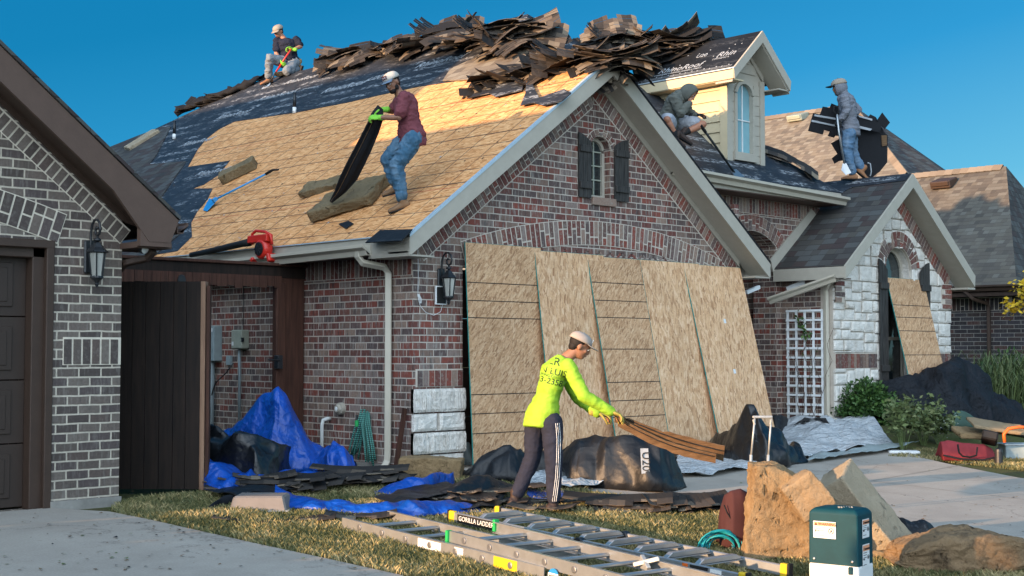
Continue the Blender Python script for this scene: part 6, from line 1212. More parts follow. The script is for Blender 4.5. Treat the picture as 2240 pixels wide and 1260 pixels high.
# items by the flower bed on the right
g = onG(2120, 1012); D_ = (g-CP).dot(FW); q = lambda px, py, dd=0: atD(px, py, D_+dd)
o = heap('tool_bag', 'red and grey fabric tool bag with black straps at the edge of the lawn', 'tool bag', [(2060, 1008, 1000), (2064, 1010, 970), (2080, 1010, 968), (2120, 1012, 974), (2160, 1012, 976), (2176, 1010, 984), (2182, 1008, 1000)], .32, 'red_fab' if 'red_fab' in M else 'red', 33, .015, 4, .4, 60, 20)
M['red_fab'] = plain('red_bag_fabric', (.24, .03, .035), .85); o.data.materials[0] = M['red_fab']
m = MB(); m.tube([q(2095, 972, -.02), q(2098, 990, -.05), q(2106, 998, -.05), q(2122, 1000, -.05), q(2136, 996, -.05), q(2138, 978, -.02)], .014, 6, flat=.4); m.tube([q(2064, 996, -.03), q(2100, 1004, -.05), q(2150, 1006, -.05), q(2180, 1000, -.03)], .03, 6, flat=.4); m.build('strap', M['black_rubber'], o)
o = heap('green_cap', 'dark green and mauve cap lying on top of the red tool bag', 'cap', [(2086, 972, 965), (2095, 972, 944), (2110, 972, 938), (2128, 972, 945), (2145, 974, 958), (2152, 974, 970)], .22, 'green_fab' if 'green_fab' in M else 'mesh', 34, .01, 4, .5, 30, 14); M['green_fab'] = plain('dark_green_fabric', (.05, .09, .07), .9); o.data.materials[0] = M['green_fab']
for v_ in o.data.vertices: v_.co.z += .22
t = thing('thermos', 'black thermos flask with red base standing beside the tool bag', 'flask', tuple(onG(2185, 1017))); g = onG(2185, 1017); MB().lathe(g, [(.05, .012), (.052, .02), (.05, .17), (.045, .20), (.03, .21)], seg=18).build('body', M['black'], t, smooth=False); MB().lathe(g, [(.052, 0), (.053, .014)], seg=18).build('base_ring', M['red'], t)
t = thing('storage_bin', 'clear plastic storage bin with orange tools beside the lawn edge', 'bin', tuple(onG(2225, 1004))); g = onG(2232, 1006); m = MB(); qq = Matrix((RT, FH, UZ)).transposed(); m.box(g+UZ*.10+FH*.1, (.42, .3, .20), qq); m.build('tub', M['box_grey'], t, bevel=.01); MB().box(g+UZ*.205+FH*.1, (.45, .33, .015), qq).build('rim', M['label'], t, bevel=.004)
o = MB(); o.tube([q(2198, 968, .1), q(2196, 950, .1), q(2206, 938, .1), q(2230, 934, .1), q(2260, 936, .1)], .022, 8); o = o.build('orange_tool_handle', M['orange'], None, smooth=True); tag(o, 'curved orange tool handle rising from the clear storage bin', 'tool')
o = MB(); o.box(q(2165, 958, .25), (.35, .2, .12), (.2, .3, .5)); o = o.build('black_tool_case', M['black_rubber'], None, bevel=.02); tag(o, 'black tool case behind the green cap', 'tool case')
p0_, p1_ = q(2122, 925, .5), q(2245, 942, .5); foam('long flat yellow board of foam on the right behind the tools', (p0_+p1_)/2, (p1_-p0_), FH+UZ*.3, UZ, ((p1_-p0_).length, .35, .05), 'foam_tan', 41, rough=.012, rnd=.02)
p0_, p1_ = q(2090, 945, .6), q(2175, 950, .6); foam('shorter brown foam piece under the long yellow board', (p0_+p1_)/2, (p1_-p0_), FH+UZ*.3, UZ, ((p1_-p0_).length, .35, .08), 'foam_gold', 42, rough=.02, rnd=.03)
heap('dark_bag', 'small dark blue and black bag on the driveway behind the brown foam block', 'bag', [(1968, 1175, 1160), (1975, 1178, 1144), (1990, 1182, 1142), (2010, 1184, 1152), (2030, 1184, 1148), (2048, 1180, 1158), (2056, 1176, 1172)], .28, 'under_plain', 36, .04, 6, .5, 50, 16)
o = foam('small white flat stone on the bed edge beside the driveway', onG(1975, 992)+UZ*.02, RT, FH, UZ, (.42, .15, .05), 'label', 44, rough=.01, rnd=.02, name='edging_stone', cat='stone', group=None)
o = MB().ell(onG(1800, 1140)+UZ*.42+FH*.3, (.10, .12, .07)).build('blue_helmet', M['blue_metal'], None, smooth=True); tag(o, 'blue rounded hard hat showing above the pitted foam block', 'helmet') if False else bpy.data.objects.remove(o)
# shrubs and plants
rg = random.Random(77)
def bush(name, lab, c, r, n, size, mat, seed, cat='shrub', inner=.55):
    rg = random.Random(seed); t = thing(name, lab, cat, tuple(c)); m = MB()
    for _ in range(n):
        d = Vector((rg.gauss(0, 1), rg.gauss(0, 1), rg.gauss(0, 1))).normalized(); k = rg.uniform(inner, 1)*(1+.22*mn.noise(d*2.3+Vector((seed, 0, 0)))); p = Vector(c)+Vector((d.x*r[0], d.y*r[1], abs(d.z)*r[2] if d.z > -.3 else d.z*r[2]*.5))*k
        s = size*rg.uniform(.6, 1.3); a = (d+Vector((rg.gauss(0, .6), rg.gauss(0, .6), rg.gauss(0, .6)))).normalized(); b = a.cross(Vector((rg.gauss(0, 1), rg.gauss(0, 1), rg.gauss(0, 1)))).normalized()
        m.add([p-a*s*.5, p-b*s*.45, p+a*s, p+b*s*.45], [(0, 1, 2, 3)], max(0, min(1, rg.gauss(.5, .25))))
    m.build('foliage', M[mat], t, uv=False); s = MB()
    for k in range(9): a = k*.7; s.tube([Vector(c)-UZ*.02, Vector(c)+Vector((math.cos(a)*r[0]*.3, math.sin(a)*r[1]*.3, r[2]*.4)), Vector(c)+Vector((math.cos(a)*r[0]*.65, math.sin(a)*r[1]*.65, r[2]*.7))], [.015, .01, .005], 5)
    s.build('stem', M['fence'], t, uv=False); return t
g = onG(1897, 952); bush('round_shrub', 'rounded dense green shrub in front of the white stone wall', g+FH*.3+UZ*.10, (.62, .55, .52), 15000, .036, 'leaf', 3)
for i, (px, py, h, lab) in enumerate(((1975, 968, .70, 'spindly olive plant nearest the round shrub'), (2020, 972, .62, 'spindly olive plant in the middle of the flower bed'), (2055, 972, .50, 'white-flowered small plant beside the red tool bag'))):
    g = onG(px, py); t = thing('bed_plant', lab, 'plant', tuple(g), 'small plants in the flower bed'); s = MB(); pts = []
    for k in range(16):
        a = rg.uniform(0, 6.28); l = rg.uniform(.6, 1)*h; p = [g+Vector((.03*math.cos(a), .03*math.sin(a), 0)), g+Vector((.12*math.cos(a), .12*math.sin(a), l*.6)), g+Vector((.2*math.cos(a), .2*math.sin(a), l))]; s.tube(p, .004, 4); pts += [p[1].lerp(p[2], f_) for f_ in (0, .3, .6, 1)]
    s.build('stem', M['leaf_olive'], t, uv=False); m = MB(); leaves(m, pts, 620, .05, .04, rg); m.build('foliage', M['leaf_olive'], t, uv=False)
    if i == 2: m = MB(); leaves(m, pts, 160, .05, .014, rg); m.build('flowers', M['label'], t, uv=False)
# far right: tall grass-like shrub and yellow leaves
c = onX(2200, 905, 14.5); c.z = .1; t = thing('tall_grass_shrub', 'feathery green shrub with arching blades at the right edge behind the mound', 'shrub', tuple(c)); m = MB()
for _ in range(520):
    a = rg.uniform(0, 6.28); l = rg.uniform(.5, 1.5); r_ = rg.uniform(.1, 1.3); b0 = c+Vector((rg.gauss(0, .35), rg.gauss(0, .35), 0)); dr = Vector((math.cos(a), math.sin(a), 0)); pts = [b0, b0+dr*r_*.3+UZ*l*.6, b0+dr*r_*.75+UZ*l*.85, b0+dr*r_*1.1+UZ*l*.65]; w_ = .012; pp = dr.cross(UZ)
    m.add([q_+pp*s_*w_*(1-i*.28) for i, q_ in enumerate(pts) for s_ in (-1, 1)], [(0, 1, 3, 2), (2, 3, 5, 4), (4, 5, 7, 6)], rg.random())
m.build('blades', M['leaf_olive'], t, uv=False); bush('leafy_shrub', 'dark green leafy shrub against the far dark brick wall', onX(2215, 860, 15.5)-UZ*.3, (.9, .9, 1.1), 5000, .06, 'leaf', 9)
c = onX(2242, 660, 14.0); t = thing('yellow_tree', 'branch of bright yellow autumn leaves at the right edge of the picture', 'tree', (c.x+1.2, c.y-1.4, 0)); b0 = Vector((c.x+1.0, c.y-1.2, 0)); MB().tube([b0, b0+UZ*1.4, c+RT*.5+UZ*.2], [.07, .05, .03], 8).build('trunk', M['fence_red'], t); br = MB(); pts = []
for k in range(30): e_ = c+RT*(.50+rg.gauss(0, .22))+FH*rg.gauss(0, .3)+UZ*rg.gauss(-.05, .18); br.tube([c+RT*.5+UZ*.2, e_], [.012, .004], 4); pts += [e_, e_.lerp(c+RT*.5, .3)]
br.build('branch', M['fence_red'], t, uv=False); m = MB(); leaves(m, pts, 2600, .09, .055, rg); m.build('crown', M['leaf_yellow'], t, uv=False)
# grass
rgn = np.random.default_rng(5)
def inpoly(x, y, poly):
    r = np.zeros(len(x), bool); n = len(poly)
    for i in range(n):
        (x1, y1), (x2, y2) = poly[i], poly[(i+1) % n]; c_ = ((y1 > y) != (y2 > y)); r ^= c_ & (x < (x2-x1)*(y-y1)/((y2-y1) if y2 != y1 else 1e-9)+x1)
    return r
lawn = gp((880, 1262), (700, 1222), (560, 1192), (400, 1156), (330, 1140), (240, 1122), (265, 1100)) + [(-2.4, -.2), (.0, -.7)] + [(.42, -1.2), (.32, -3.5), (.0, -8.6), (-2.5, -9.0)]
lawn2 = gp((1940, 1000), (2000, 985), (2100, 985), (2300, 1000), (2300, 1035), (2060, 1008)) 
def grass(name, polys, n, hmin, hmax, lab):
    X_ = []; Y_ = []
    for pl, k in polys:
        xs = [p[0] for p in pl]; ys = [p[1] for p in pl]; x = rgn.uniform(min(xs), max(xs), k); y = rgn.uniform(min(ys), max(ys), k); ok = inpoly(x, y, pl); X_.append(x[ok]); Y_.append(y[ok])
    x = np.concatenate(X_); y = np.concatenate(Y_); n = len(x); g = np.array([GZ(a, b) for a, b in zip(x, y)]); a = rgn.uniform(0, 6.28, n); h = rgn.uniform(hmin, hmax, n); pn_ = np.array([mn.noise(Vector((p*2.2, q_*2.2, 0))) for p, q_ in zip(x, y)]); h *= 1+.5*pn_
    ln = rgn.uniform(.2, 1.1, n)*h; dx, dy = np.cos(a), np.sin(a); w_ = .0028
    V = np.empty((n, 4, 3)); V[:, 0] = np.stack([x-dy*w_, y+dx*w_, g-.015], 1); V[:, 1] = np.stack([x+dy*w_, y-dx*w_, g-.015], 1); V[:, 2] = np.stack([x+dx*ln*.4+dy*w_*.7, y+dy*ln*.4-dx*w_*.7, g+h*.6], 1); V[:, 3] = np.stack([x+dx*ln, y+dy*ln, g+h], 1)
    F_ = np.arange(n*4).reshape(n, 4)[:, [0, 1, 2, 3]]; me = bpy.data.meshes.new(name); me.from_pydata(V.reshape(-1, 3).tolist(), [], F_.tolist()); ca = me.attributes.new('rnd', 'FLOAT', 'FACE'); ca.data.foreach_set('value', np.clip(.45+.6*pn_+rgn.normal(0, .25, n), 0, 1).astype('f')); me.materials.append(M['grass']); o = bpy.data.objects.new(name, me); COL.objects.link(o); o['kind'] = 'stuff'; o['label'] = lab
grass('grass', [(lawn, 190000)], 0, .022, .055, 'short patchy grass of the front lawn')
grass('grass', [(lawn2, 16000)], 0, .02, .05, 'narrow strip of grass beside the flower bed')
# ------------------------------------------------------------------ people
def skin_obj(name, mb, mat, parent, vox=.009, smooth=5, fold=0, fs=14, seed=0, fdir=(1, 1, 1)):
    me = bpy.data.meshes.new(name); me.from_pydata(mb.v, [], mb.f); bm = bmesh.new(); bm.from_mesh(me); bmesh.ops.recalc_face_normals(bm, faces=bm.faces); bm.to_mesh(me); bm.free()
    t_ = bpy.data.objects.new('tmp', me); COL.objects.link(t_); r = t_.modifiers.new('r', 'REMESH'); r.mode = 'VOXEL'; r.voxel_size = vox; s = t_.modifiers.new('s', 'SMOOTH'); s.iterations = smooth; s.factor = .6
    dg = bpy.context.evaluated_depsgraph_get(); m2 = bpy.data.meshes.new_from_object(t_.evaluated_get(dg)); bpy.data.objects.remove(t_)
    if fold:
        n = len(m2.vertices); co = np.empty(n*3, 'f'); no = np.empty(n*3, 'f'); m2.vertices.foreach_get('co', co); m2.vertex_normals.foreach_get('vector', no); co = co.reshape(-1, 3); no = no.reshape(-1, 3); off = Vector((seed*5.1, seed*2.3, 0))
        k = np.array([ridged(Vector((c[0]*fdir[0], c[1]*fdir[1], c[2]*fdir[2]))+off, 2, fs) for c in co], 'f'); co += no*(k*fold)[:, None]; m2.vertices.foreach_set('co', co.ravel())
    m2.materials.clear(); m2.materials.append(mat); m2.name = name
    m2.polygons.foreach_set('use_smooth', [True]*len(m2.polygons)); m2.update()
    o = bpy.data.objects.new(name, m2); COL.objects.link(o)
    if parent is not None:
        o.parent = parent; 
        if parent.type == 'EMPTY': o.matrix_parent_inverse = Matrix.Translation(-Vector(parent.location))
    return o
def loft(mb, secs, seg=18):                  # secs: (centre, right, fwd, rw, rd)
    vs = []
    for c, r, f, a, b in secs:
        for k in range(seg): an = 2*math.pi*k/seg; vs.append(Vector(c)+Vector(r)*(math.cos(an)*a)+Vector(f)*(math.sin(an)*b))
    n = len(secs); fs = [(i*seg+k, i*seg+(k+1) % seg, (i+1)*seg+(k+1) % seg, (i+1)*seg+k) for i in range(n-1) for k in range(seg)]+[list(range(seg-1, -1, -1)), list(range((n-1)*seg, n*seg))]
    mb.add(vs, fs)
def limb(mb, pts, rs, seg=12, ball=True):
    P = [Vector(p) for p in pts]; Q = []; RR = []
    for i in range(len(P)-1):
        for k in range(4): f = k/4; Q.append(P[i].lerp(P[i+1], f)); RR.append(rs[i]+(rs[i+1]-rs[i])*f)
    Q.append(P[-1]); RR.append(rs[-1]); mb.tube(Q, RR, seg)
    if ball:
        for p, r in zip(P, rs): mb.ell(p, (r*.98,)*3, nu=12, nv=8)
def hand(mb, w, d, side, pn, curl=.6, k=1.0, spread=.1):
    """w wrist, d direction of the hand, pn palm normal (fingers curl that way), side +1/-1 thumb side"""
    w = Vector(w); d = Vector(d).normalized(); pn = Vector(pn); pn = (pn-d*pn.dot(d)).normalized(); s = d.cross(pn)*side
    m = Matrix((d, s, pn)).transposed(); mb.ell(w+d*.045*k, (.055*k, .042*k, .017*k), m, 14, 8); mb.ell(w+d*.01, (.03*k, .026*k, .020*k), m, 10, 8)
    for i, (off, L) in enumerate(((-.030, .078), (-.010, .086), (.010, .080), (.029, .062))):
        p = w+d*(.080-.004*abs(i-1.3))*k+s*off*k*-1; a = 0; q = [p-d*.02*k]; dd = d
        q.append(p)
        for j, f in enumerate((.42, .33, .25)):
            a += curl*(.75 if j == 0 else 1.0)+i*.04; dd = d*math.cos(a)+pn*math.sin(a)+s*(-off*spread*10); p = p+dd.normalized()*L*f*k; q.append(p)
        mb.tube(q, [.0095*k, .0095*k, .009*k, .0085*k, .007*k], 8); mb.ell(q[-1], (.0072*k,)*3, nu=8, nv=6)
    p = w+d*.025*k+s*.032*k; q = [p-s*.01*k, p+(d*.5+s*.6+pn*.3)*.032*k, p+(d*.9+s*.65+pn*.7)*.052*k, p+(d*1.2+s*.45+pn*1.1)*.060*k]; mb.tube(q, [.012*k, .011*k, .0098*k, .008*k], 8); mb.ell(q[-1], (.0085*k,)*3, nu=8, nv=6)
def boot(mb, ank, toe, r=.045, h=.10, L=.27, up=UZ, sole=False):
    ank = Vector(ank); d = (Vector(toe)-ank); up = Vector(up).normalized(); d = (d-up*d.dot(up)).normalized(); s = d.cross(up); b = ank-up*h
    if sole: loft(mb, [(b+d*x+up*.012, s, up, w, .014) for x, w in ((-.075, .025), (-.06, .040), (0, .043), (.09, .050), (.15, .046), (.185, .028))], 12); return
    loft(mb, [(b+d*x+up*z, s, up, w, hh) for x, w, z, hh in ((-.075, .024, .045, .03), (-.06, .038, .05, .045), (-.02, .042, .055, .05), (.05, .044, .045, .040), (.11, .048, .036, .030), (.16, .043, .030, .026), (.19, .022, .026, .016))], 14)
    limb(mb, [ank-up*(h*.5), ank+up*.02, ank+up*.06], [r*.95, r, r*1.02], 12)
def face_frame(dirv, up=UZ):
    f = Vector(dirv).normalized(); r = f.cross(Vector(up)).normalized(); return f, r, r.cross(f)
def head_geo(mb, c, f, r, u, k=1.0):
    m = Matrix((r, f, u)).transposed(); c = Vector(c); q = lambda a, b, d: c+r*a*k+f*b*k+u*d*k
    mb.ell(q(0, -.012, .028), (.074*k, .092*k, .088*k), m, 20, 14); mb.ell(q(0, .022, -.035), (.058*k, .066*k, .078*k), m, 18, 12); mb.ell(q(0, .052, -.080), (.034*k, .032*k, .028*k), m, 14, 10)
    mb.ell(q(0, .094, -.018), (.013*k, .020*k, .026*k), m, 10, 8); mb.ell(q(0, .098, -.034), (.017*k, .013*k, .010*k), m, 10, 8); mb.ell(q(0, .078, .018), (.052*k, .016*k, .010*k), m, 12, 8)
    for s in (-1, 1): mb.ell(q(s*.076, -.006, -.012), (.010*k, .020*k, .032*k), m, 10, 8); mb.ell(q(s*.038, .064, -.022), (.022*k, .018*k, .018*k), m, 10, 8)
    mb.ell(q(0, .082, -.060), (.024*k, .013*k, .012*k), m, 10, 8)
def face_bits(t, c, f, r, u, k=1, beard=None, lips=True, mats=None):
    c = Vector(c); q = lambda a, b, d: c+r*a*k+f*b*k+u*d*k; m = Matrix((r, f, u)).transposed()
    for s in (-1, 1):
        b = MB(); b.ell(q(s*.030, .082, -.002), (.012*k, .007*k, .006*k), m, 10, 6); e = b.build('eye', M['white'], t, smooth=True, uv=False); b = MB(); b.ell(q(s*.030, .087, -.003), (.005*k, .004*k, .005*k), m, 8, 6); b.build('pupil', M['ink'], e, smooth=True, uv=False)
        b = MB(); b.ell(q(s*.032, .088, .019), (.019*k, .007*k, .0045*k), m, 10, 6); b.build('eyebrow', M['hair'], t, smooth=True, uv=False)
    b = MB(); b.ell(q(0, .0935, -.060), (.021*k, .005*k, .0055*k), m, 10, 6); b.build('mouth', M['lips'], t, smooth=True, uv=False)
    if beard:
        b = MB(); b.ell(q(0, .050, -.085), (.044*k, .042*k, .036*k), m, 16, 10); b.ell(q(0, .085, -.048), (.028*k, .013*k, .007*k), m, 10, 6)
        for s in (-1, 1): b.ell(q(s*.054, .018, -.062), (.012*k, .034*k, .034*k), m, 10, 8)
        skin_obj('beard', b, M['hair'], t, .006, 2)
def cap(t, c, f, r, u, mat, brim_mat, k=1.0, tilt=.1, flat=False, panel=None):
    c = Vector(c); m = Matrix((r, f, u)).transposed(); f2 = (f*math.cos(tilt)-u*math.sin(tilt)); b = MB(); vs = []
    nu, nv = 22, 8
    for i in range(nv+1):
        th = math.pi/2*i/nv
        for j in range(nu): ph = 2*math.pi*j/nu; vs.append(c+r*(.088*k*math.cos(ph)*math.cos(th)**.75)+f*(-.012+.104*k*math.sin(ph)*math.cos(th)**.75)+u*(.040+.078*k*math.sin(th)**.9))
    vs2 = [v+(c-v)*.05 for v in vs]; n = len(vs); fs = [(i*nu+j, i*nu+(j+1) % nu, (i+1)*nu+(j+1) % nu, (i+1)*nu+j) for i in range(nv) for j in range(nu)]; b.add(vs, fs)
    o = b.build('cap', mat, t, smooth=True, uv=False, solid=.006)
    b = MB(); P1 = []; 
    for i in range(7):
        row = []
        for j in range(13):
            a = (j/12-.5)*2; L = (.085 if flat else .08)*math.sqrt(max(0, 1-a*a*.75))*i/6; row.append(c+r*(a*.076*k)+f*(math.sqrt(max(0, 1-(a*.8)**2))*.098*k-.012)+f2*L*k+u*(.040*k-(.010 if not flat else .003)*a*a*(i/3))-UZ*0)
        P1.append(row)
    b.grid(P1); b.build('cap_brim', brim_mat, o, smooth=True, uv=False, solid=.005)
    b = MB(); b.ell(c+u*.120*k-f*.012, (.008, .008, .005), m, 8, 6); b.build('cap_button', brim_mat, o, uv=False)
    return o
M['hair'] = plain('dark_hair', (.012, .009, .008), .7, .3, bump=.4, bsc=180); M['lips'] = plain('lips', (.20, .07, .055), .5, bump=0)
def skinm(n, c): 
    t = NT(n, .5, .4); v = t.obj(); t.col(t.ramp(t.noise(v, 9, 4), [(.3, tuple(x*.85 for x in c)), (.7, tuple(x*1.1 for x in c))])); t.b.inputs['Subsurface Weight'].default_value = .08; t.b.inputs['Subsurface Radius'].default_value = (.02, .008, .005); t.bump(t.noise(v, 120, 3), .08, .002); return t.m
M['skin'] = skinm('tanned_skin', (.30, .14, .08)); M['skin2'] = skinm('brown_skin', (.27, .13, .08)); M['skin3'] = skinm('ruddy_skin', (.38, .17, .10))
def fabric(n, c, var=.15, sc=6, rough=.85, streak=0, c2=None):
    t = NT(n, rough, .2); v = t.obj(); a = t.ramp(t.noise(v, sc, 5, .7), [(.3, tuple(x*(1-var) for x in c)), (.7, tuple(x*(1+var) for x in c))])
    if c2: a = t.mix(t.ramp(t.noise(t.map(v, (1, 1, .5)), 7, 4, .7), [(.42, 0), (.62, .8)]), a, c2)
    t.col(a); t.bump(t.math('ADD', t.noise(v, 16, 4, .6), t.math('MULTIPLY', t.noise(v, 220, 2), .12)), .35, .012); return t.m
M['neon'] = fabric('neon_yellow_jersey', (.27, .47, .035), .14, rough=.7); M['navy_pants'] = fabric('navy_track_fabric', (.022, .025, .042), .2); M['maroon_shirt'] = fabric('maroon_cotton', (.17, .050, .062)); M['jeans'] = fabric('blue_denim', (.040, .105, .175), .25, c2=(.12, .20, .28)); M['jeans_lt'] = fabric('pale_denim', (.15, .18, .21), .2, c2=(.21, .23, .25)); M['jeans_mid'] = fabric('washed_denim', (.08, .15, .24), .2, c2=(.17, .24, .32))
M['navy_shirt'] = fabric('dark_navy_polo', (.014, .017, .032)); M['hoodie'] = fabric('grey_green_hoodie', (.115, .12, .105)); M['grey_shirt'] = fabric('blue_grey_long_sleeve', (.17, .18, .21)); M['plaid'] = fabric('pale_plaid_shorts', (.40, .42, .46), .2, c2=(.20, .22, .27)); M['boot'] = plain('tan_leather', (.20, .115, .06), .7, bump=.4); M['boot_dk'] = plain('dark_leather', (.04, .025, .02), .6, bump=.4); M['boot_br'] = plain('brown_leather', (.28, .13, .06), .6, bump=.3)
M['glove_g'] = plain('lime_glove', (.20, .52, .05), .7, bump=.3); M['glove_y'] = plain('dirty_yellow_glove', (.33, .27, .06), .8, bump=.4, var=.4); M['glove_k'] = plain('black_glove', (.02, .022, .024), .7); M['cap_w'] = plain('pale_cap_cloth', (.44, .42, .38), .9, bump=.2); M['cap_b'] = plain('grey_blue_cap_cloth', (.14, .19, .26), .9); M['cap_grey'] = plain('warm_grey_cap_cloth', (.31, .27, .24), .9); M['cap_tan'] = plain('tan_cap_cloth', (.30, .25, .20), .9)

def person(lab, J, look, mats, loc, short=False, shorts=False, vox=.009, hood=False, boot_h=.09, upn=UZ, seed=1, fold=.02, bulk=1.0):
    fold *= 1.5
    """J: joints in world space. look: face direction."""
    t = thing('person', lab, 'person', loc); V = lambda k: Vector(J[k]); hc = V('head'); f, r, u = face_frame(look, J.get('hup', UZ)); b = MB()
    head_geo(b, hc, f, r, u); neck = V('neck'); limb(b, [hc-u*.06-f*.02, neck, V('chest')], [.050, .056, .08])
    sl, sr, pel, ch = V('shL'), V('shR'), V('pelvis'), V('chest'); right = (sr-sl).normalized(); fw = J.get('fwd'); fw = Vector(fw).normalized(); hl, hr = V('hipL'), V('hipR'); hright = (hr-hl).normalized()
    def torso(mb, g, lo=0.0):
        sp = (neck-ch); secs = []
        wsh = (sr-sl).length/2; mid = pel.lerp(ch, .5)+fw*.0; up1 = (ch-pel).normalized()
        fa = right.cross(sp.normalized() if sp.length else UZ); fa = fa if fa.dot(fw) > 0 else -fa; fb = hright.cross(up1); fb = fb if fb.dot(fw) > 0 else -fb
        secs = [(pel-up1*(.10+lo), hright, fb, .135*bulk+g*1.9, .105*bulk+g*1.9), (pel, hright, fb, .155*bulk+g*1.5, .115*bulk+g*1.5), (mid-up1*.02, hright.lerp(right, .5).normalized(), fb, .135*bulk+g, .100*bulk+g), (mid.lerp(ch, .6), right, fa, .155*bulk+g, .110*bulk+g), (ch, right, fa, wsh*.90+g, .118*bulk+g), (ch.lerp((sl+sr)/2, .75), right, fa, wsh*.92+g, .098+g), ((sl+sr)/2+(neck-(sl+sr)/2)*.55, right, fa, .085+g, .068+g)]
        loft(mb, secs, 20)
    torso(b, 0); gl = J.get('gloves', True)
    for s in 'LR':
        limb(b, [V('sh'+s), V('el'+s), V('wr'+s)], [.050*bulk, .040, .027]); hd = J['hd'+s]; hand(b, V('wr'+s), hd[0], hd[2], hd[1], hd[3])
        limb(b, [V('hip'+s), V('kn'+s), V('an'+s)], [.082*bulk, .055, .040])
    body = skin_obj('body', b, M[mats['skin']], t, vox, 4)
    face_bits(t, hc, f, r, u, beard=mats.get('beard'))
    if not hood or mats.get('hair'):
        b = MB(); m = Matrix((r, f, u)).transposed(); b.ell(hc+u*.030-f*.022, (.079, .088, .086), m, 20, 12); b.ell(hc-f*.052-u*.02, (.062, .045, .055), m, 16, 10); b.build('hair', M['hair'], t, smooth=True, uv=False)
    # shirt
    b = MB(); torso(b, .018, .03)
    for s in 'LR':
        e = V('sh'+s).lerp(V('el'+s), .72) if short else V('el'+s)
        if short: limb(b, [V('sh'+s), e], [.066*bulk, .062]); b.ell(V('sh'+s), (.070*bulk,)*3)
        else: limb(b, [V('sh'+s), V('el'+s), V('wr'+s)], [.068*bulk, .056, .040])
    shirt = skin_obj(mats.get('top', 'shirt'), b, M[mats['shirt']], t, vox, 5, fold, 9, seed, (1, 1, 1.6))
    if hood:
        b = MB(); m = Matrix((r, f, u)).transposed(); vs = []; nu, nv = 22, 12
        for i in range(nv+1):
            th = math.pi*(.02+.69*i/nv)
            for j in range(nu):
                ph = math.pi*2*j/nu; v_ = Vector((math.sin(th)*math.cos(ph), math.sin(th)*math.sin(ph), math.cos(th))); fr_ = max(0, -v_.z); vs.append(hc+r*(v_.x*.108)+u*(v_.y*.132-.01)-f*(v_.z*.125-.00)-f*.005 if True else hc)
        fs = [(i*nu+j, i*nu+(j+1) % nu, (i+1)*nu+(j+1) % nu, (i+1)*nu+j) for i in range(nv) for j in range(nu)]; b.add(vs, fs); b.build('hood', M[mats['shirt']], t, smooth=True, uv=False, solid=.012)
        b = MB(); limb(b, [hc-u*.10-f*.05, neck+(ch-neck)*.2], [.075, .105]); skin_obj('hood_collar', b, M[mats['shirt']], t, vox, 5, fold, 9, seed)
    # trousers
    b = MB(); up1 = (ch-pel).normalized(); fb = hright.cross(up1); fb = fb if fb.dot(fw) > 0 else -fb
    loft(b, [(pel+up1*.03, hright, fb, .152*bulk, .118*bulk), (pel-up1*.05, hright, fb, .165*bulk, .128*bulk), (pel-up1*.12, hright, fb, .150*bulk, .115*bulk)], 18)
    for s in 'LR':
        if shorts: limb(b, [V('hip'+s), V('hip'+s).lerp(V('kn'+s), .75)], [.105, .088])
        else: limb(b, [V('hip'+s), V('kn'+s), V('an'+s)+(V('kn'+s)-V('an'+s)).normalized()*.055], [.104*bulk, .076*mats.get('leg', 1), .058*mats.get('leg', 1)])
    tr = skin_obj('shorts' if shorts else 'trousers', b, M[mats['pants']], t, vox, 5, fold*1.0, 8, seed+3, (1, 1, 1.4))
    for s in 'LR':
        b = MB(); boot(b, V('an'+s), V('toe'+s), h=boot_h, up=J.get('up'+s, upn)); bo = skin_obj('boot', b, M[mats['boot']], t, .008, 3); b = MB(); boot(b, V('an'+s), V('toe'+s), h=boot_h, up=J.get('up'+s, upn), sole=True); b.build('sole', M['black_rubber'], bo, uv=False)
        if shorts: b = MB(); a_ = V('an'+s); k_ = V('kn'+s); limb(b, [a_, a_.lerp(k_, .28)], [.046, .047]); b.build('sock', M['black_rubber'], t, smooth=True, uv=False)
        if mats.get('glove'+s, mats.get('glove')): b = MB(); hd = J['hd'+s]; hand(b, V('wr'+s), hd[0], hd[2], hd[1], hd[3], 1.12); limb(b, [V('wr'+s)-Vector(hd[0]).normalized()*.05, V('wr'+s)+Vector(hd[0]).normalized()*.01], [.035, .031]); skin_obj('glove', b, M[mats.get('glove'+s, mats.get('glove'))], t, .006, 2)
    return t, hc, f, r, u, shirt, tr
def depth_of(p): return (Vector(p)-CP).dot(FW)
# 1 -- worker on the lawn
g = onG(1165, 1118); D1 = depth_of(g); q = lambda x, y, d=0: atD(x, y, D1+d); toR = RT; away = FH
J = dict(head=q(1268, 757, .05), neck=q(1241, 782, .04), chest=q(1211, 818, .03), pelvis=q(1187, 905, .02), shR=q(1243, 800, -.14), shL=q(1226, 795, .20), hipL=q(1172, 922, .11), hipR=q(1207, 924, -.07),
    elR=q(1277, 866, -.20), wrR=q(1336, 900, -.16), elL=q(1262, 868, .24), wrL=q(1306, 904, .14), knL=q(1165, 1002, .12), anL=q(1127, 1090, .10), knR=q(1211, 1008, -.10), anR=q(1211, 1103, -.08), toeL=q(1104, 1120, .25), toeR=q(1218, 1120, .15),
    fwd=RT*.92+FH*.38, hdR=(RT*.9-UZ*.35, -UZ-FH*.0, 1, .55), hdL=(RT*.9-UZ*.2, -UZ, -1, .55), hup=UZ+RT*.35)
J['toeL'] = J['anL']+RT*.14+FH*.10; J['toeR'] = J['anR']+RT*.12+FH*.06
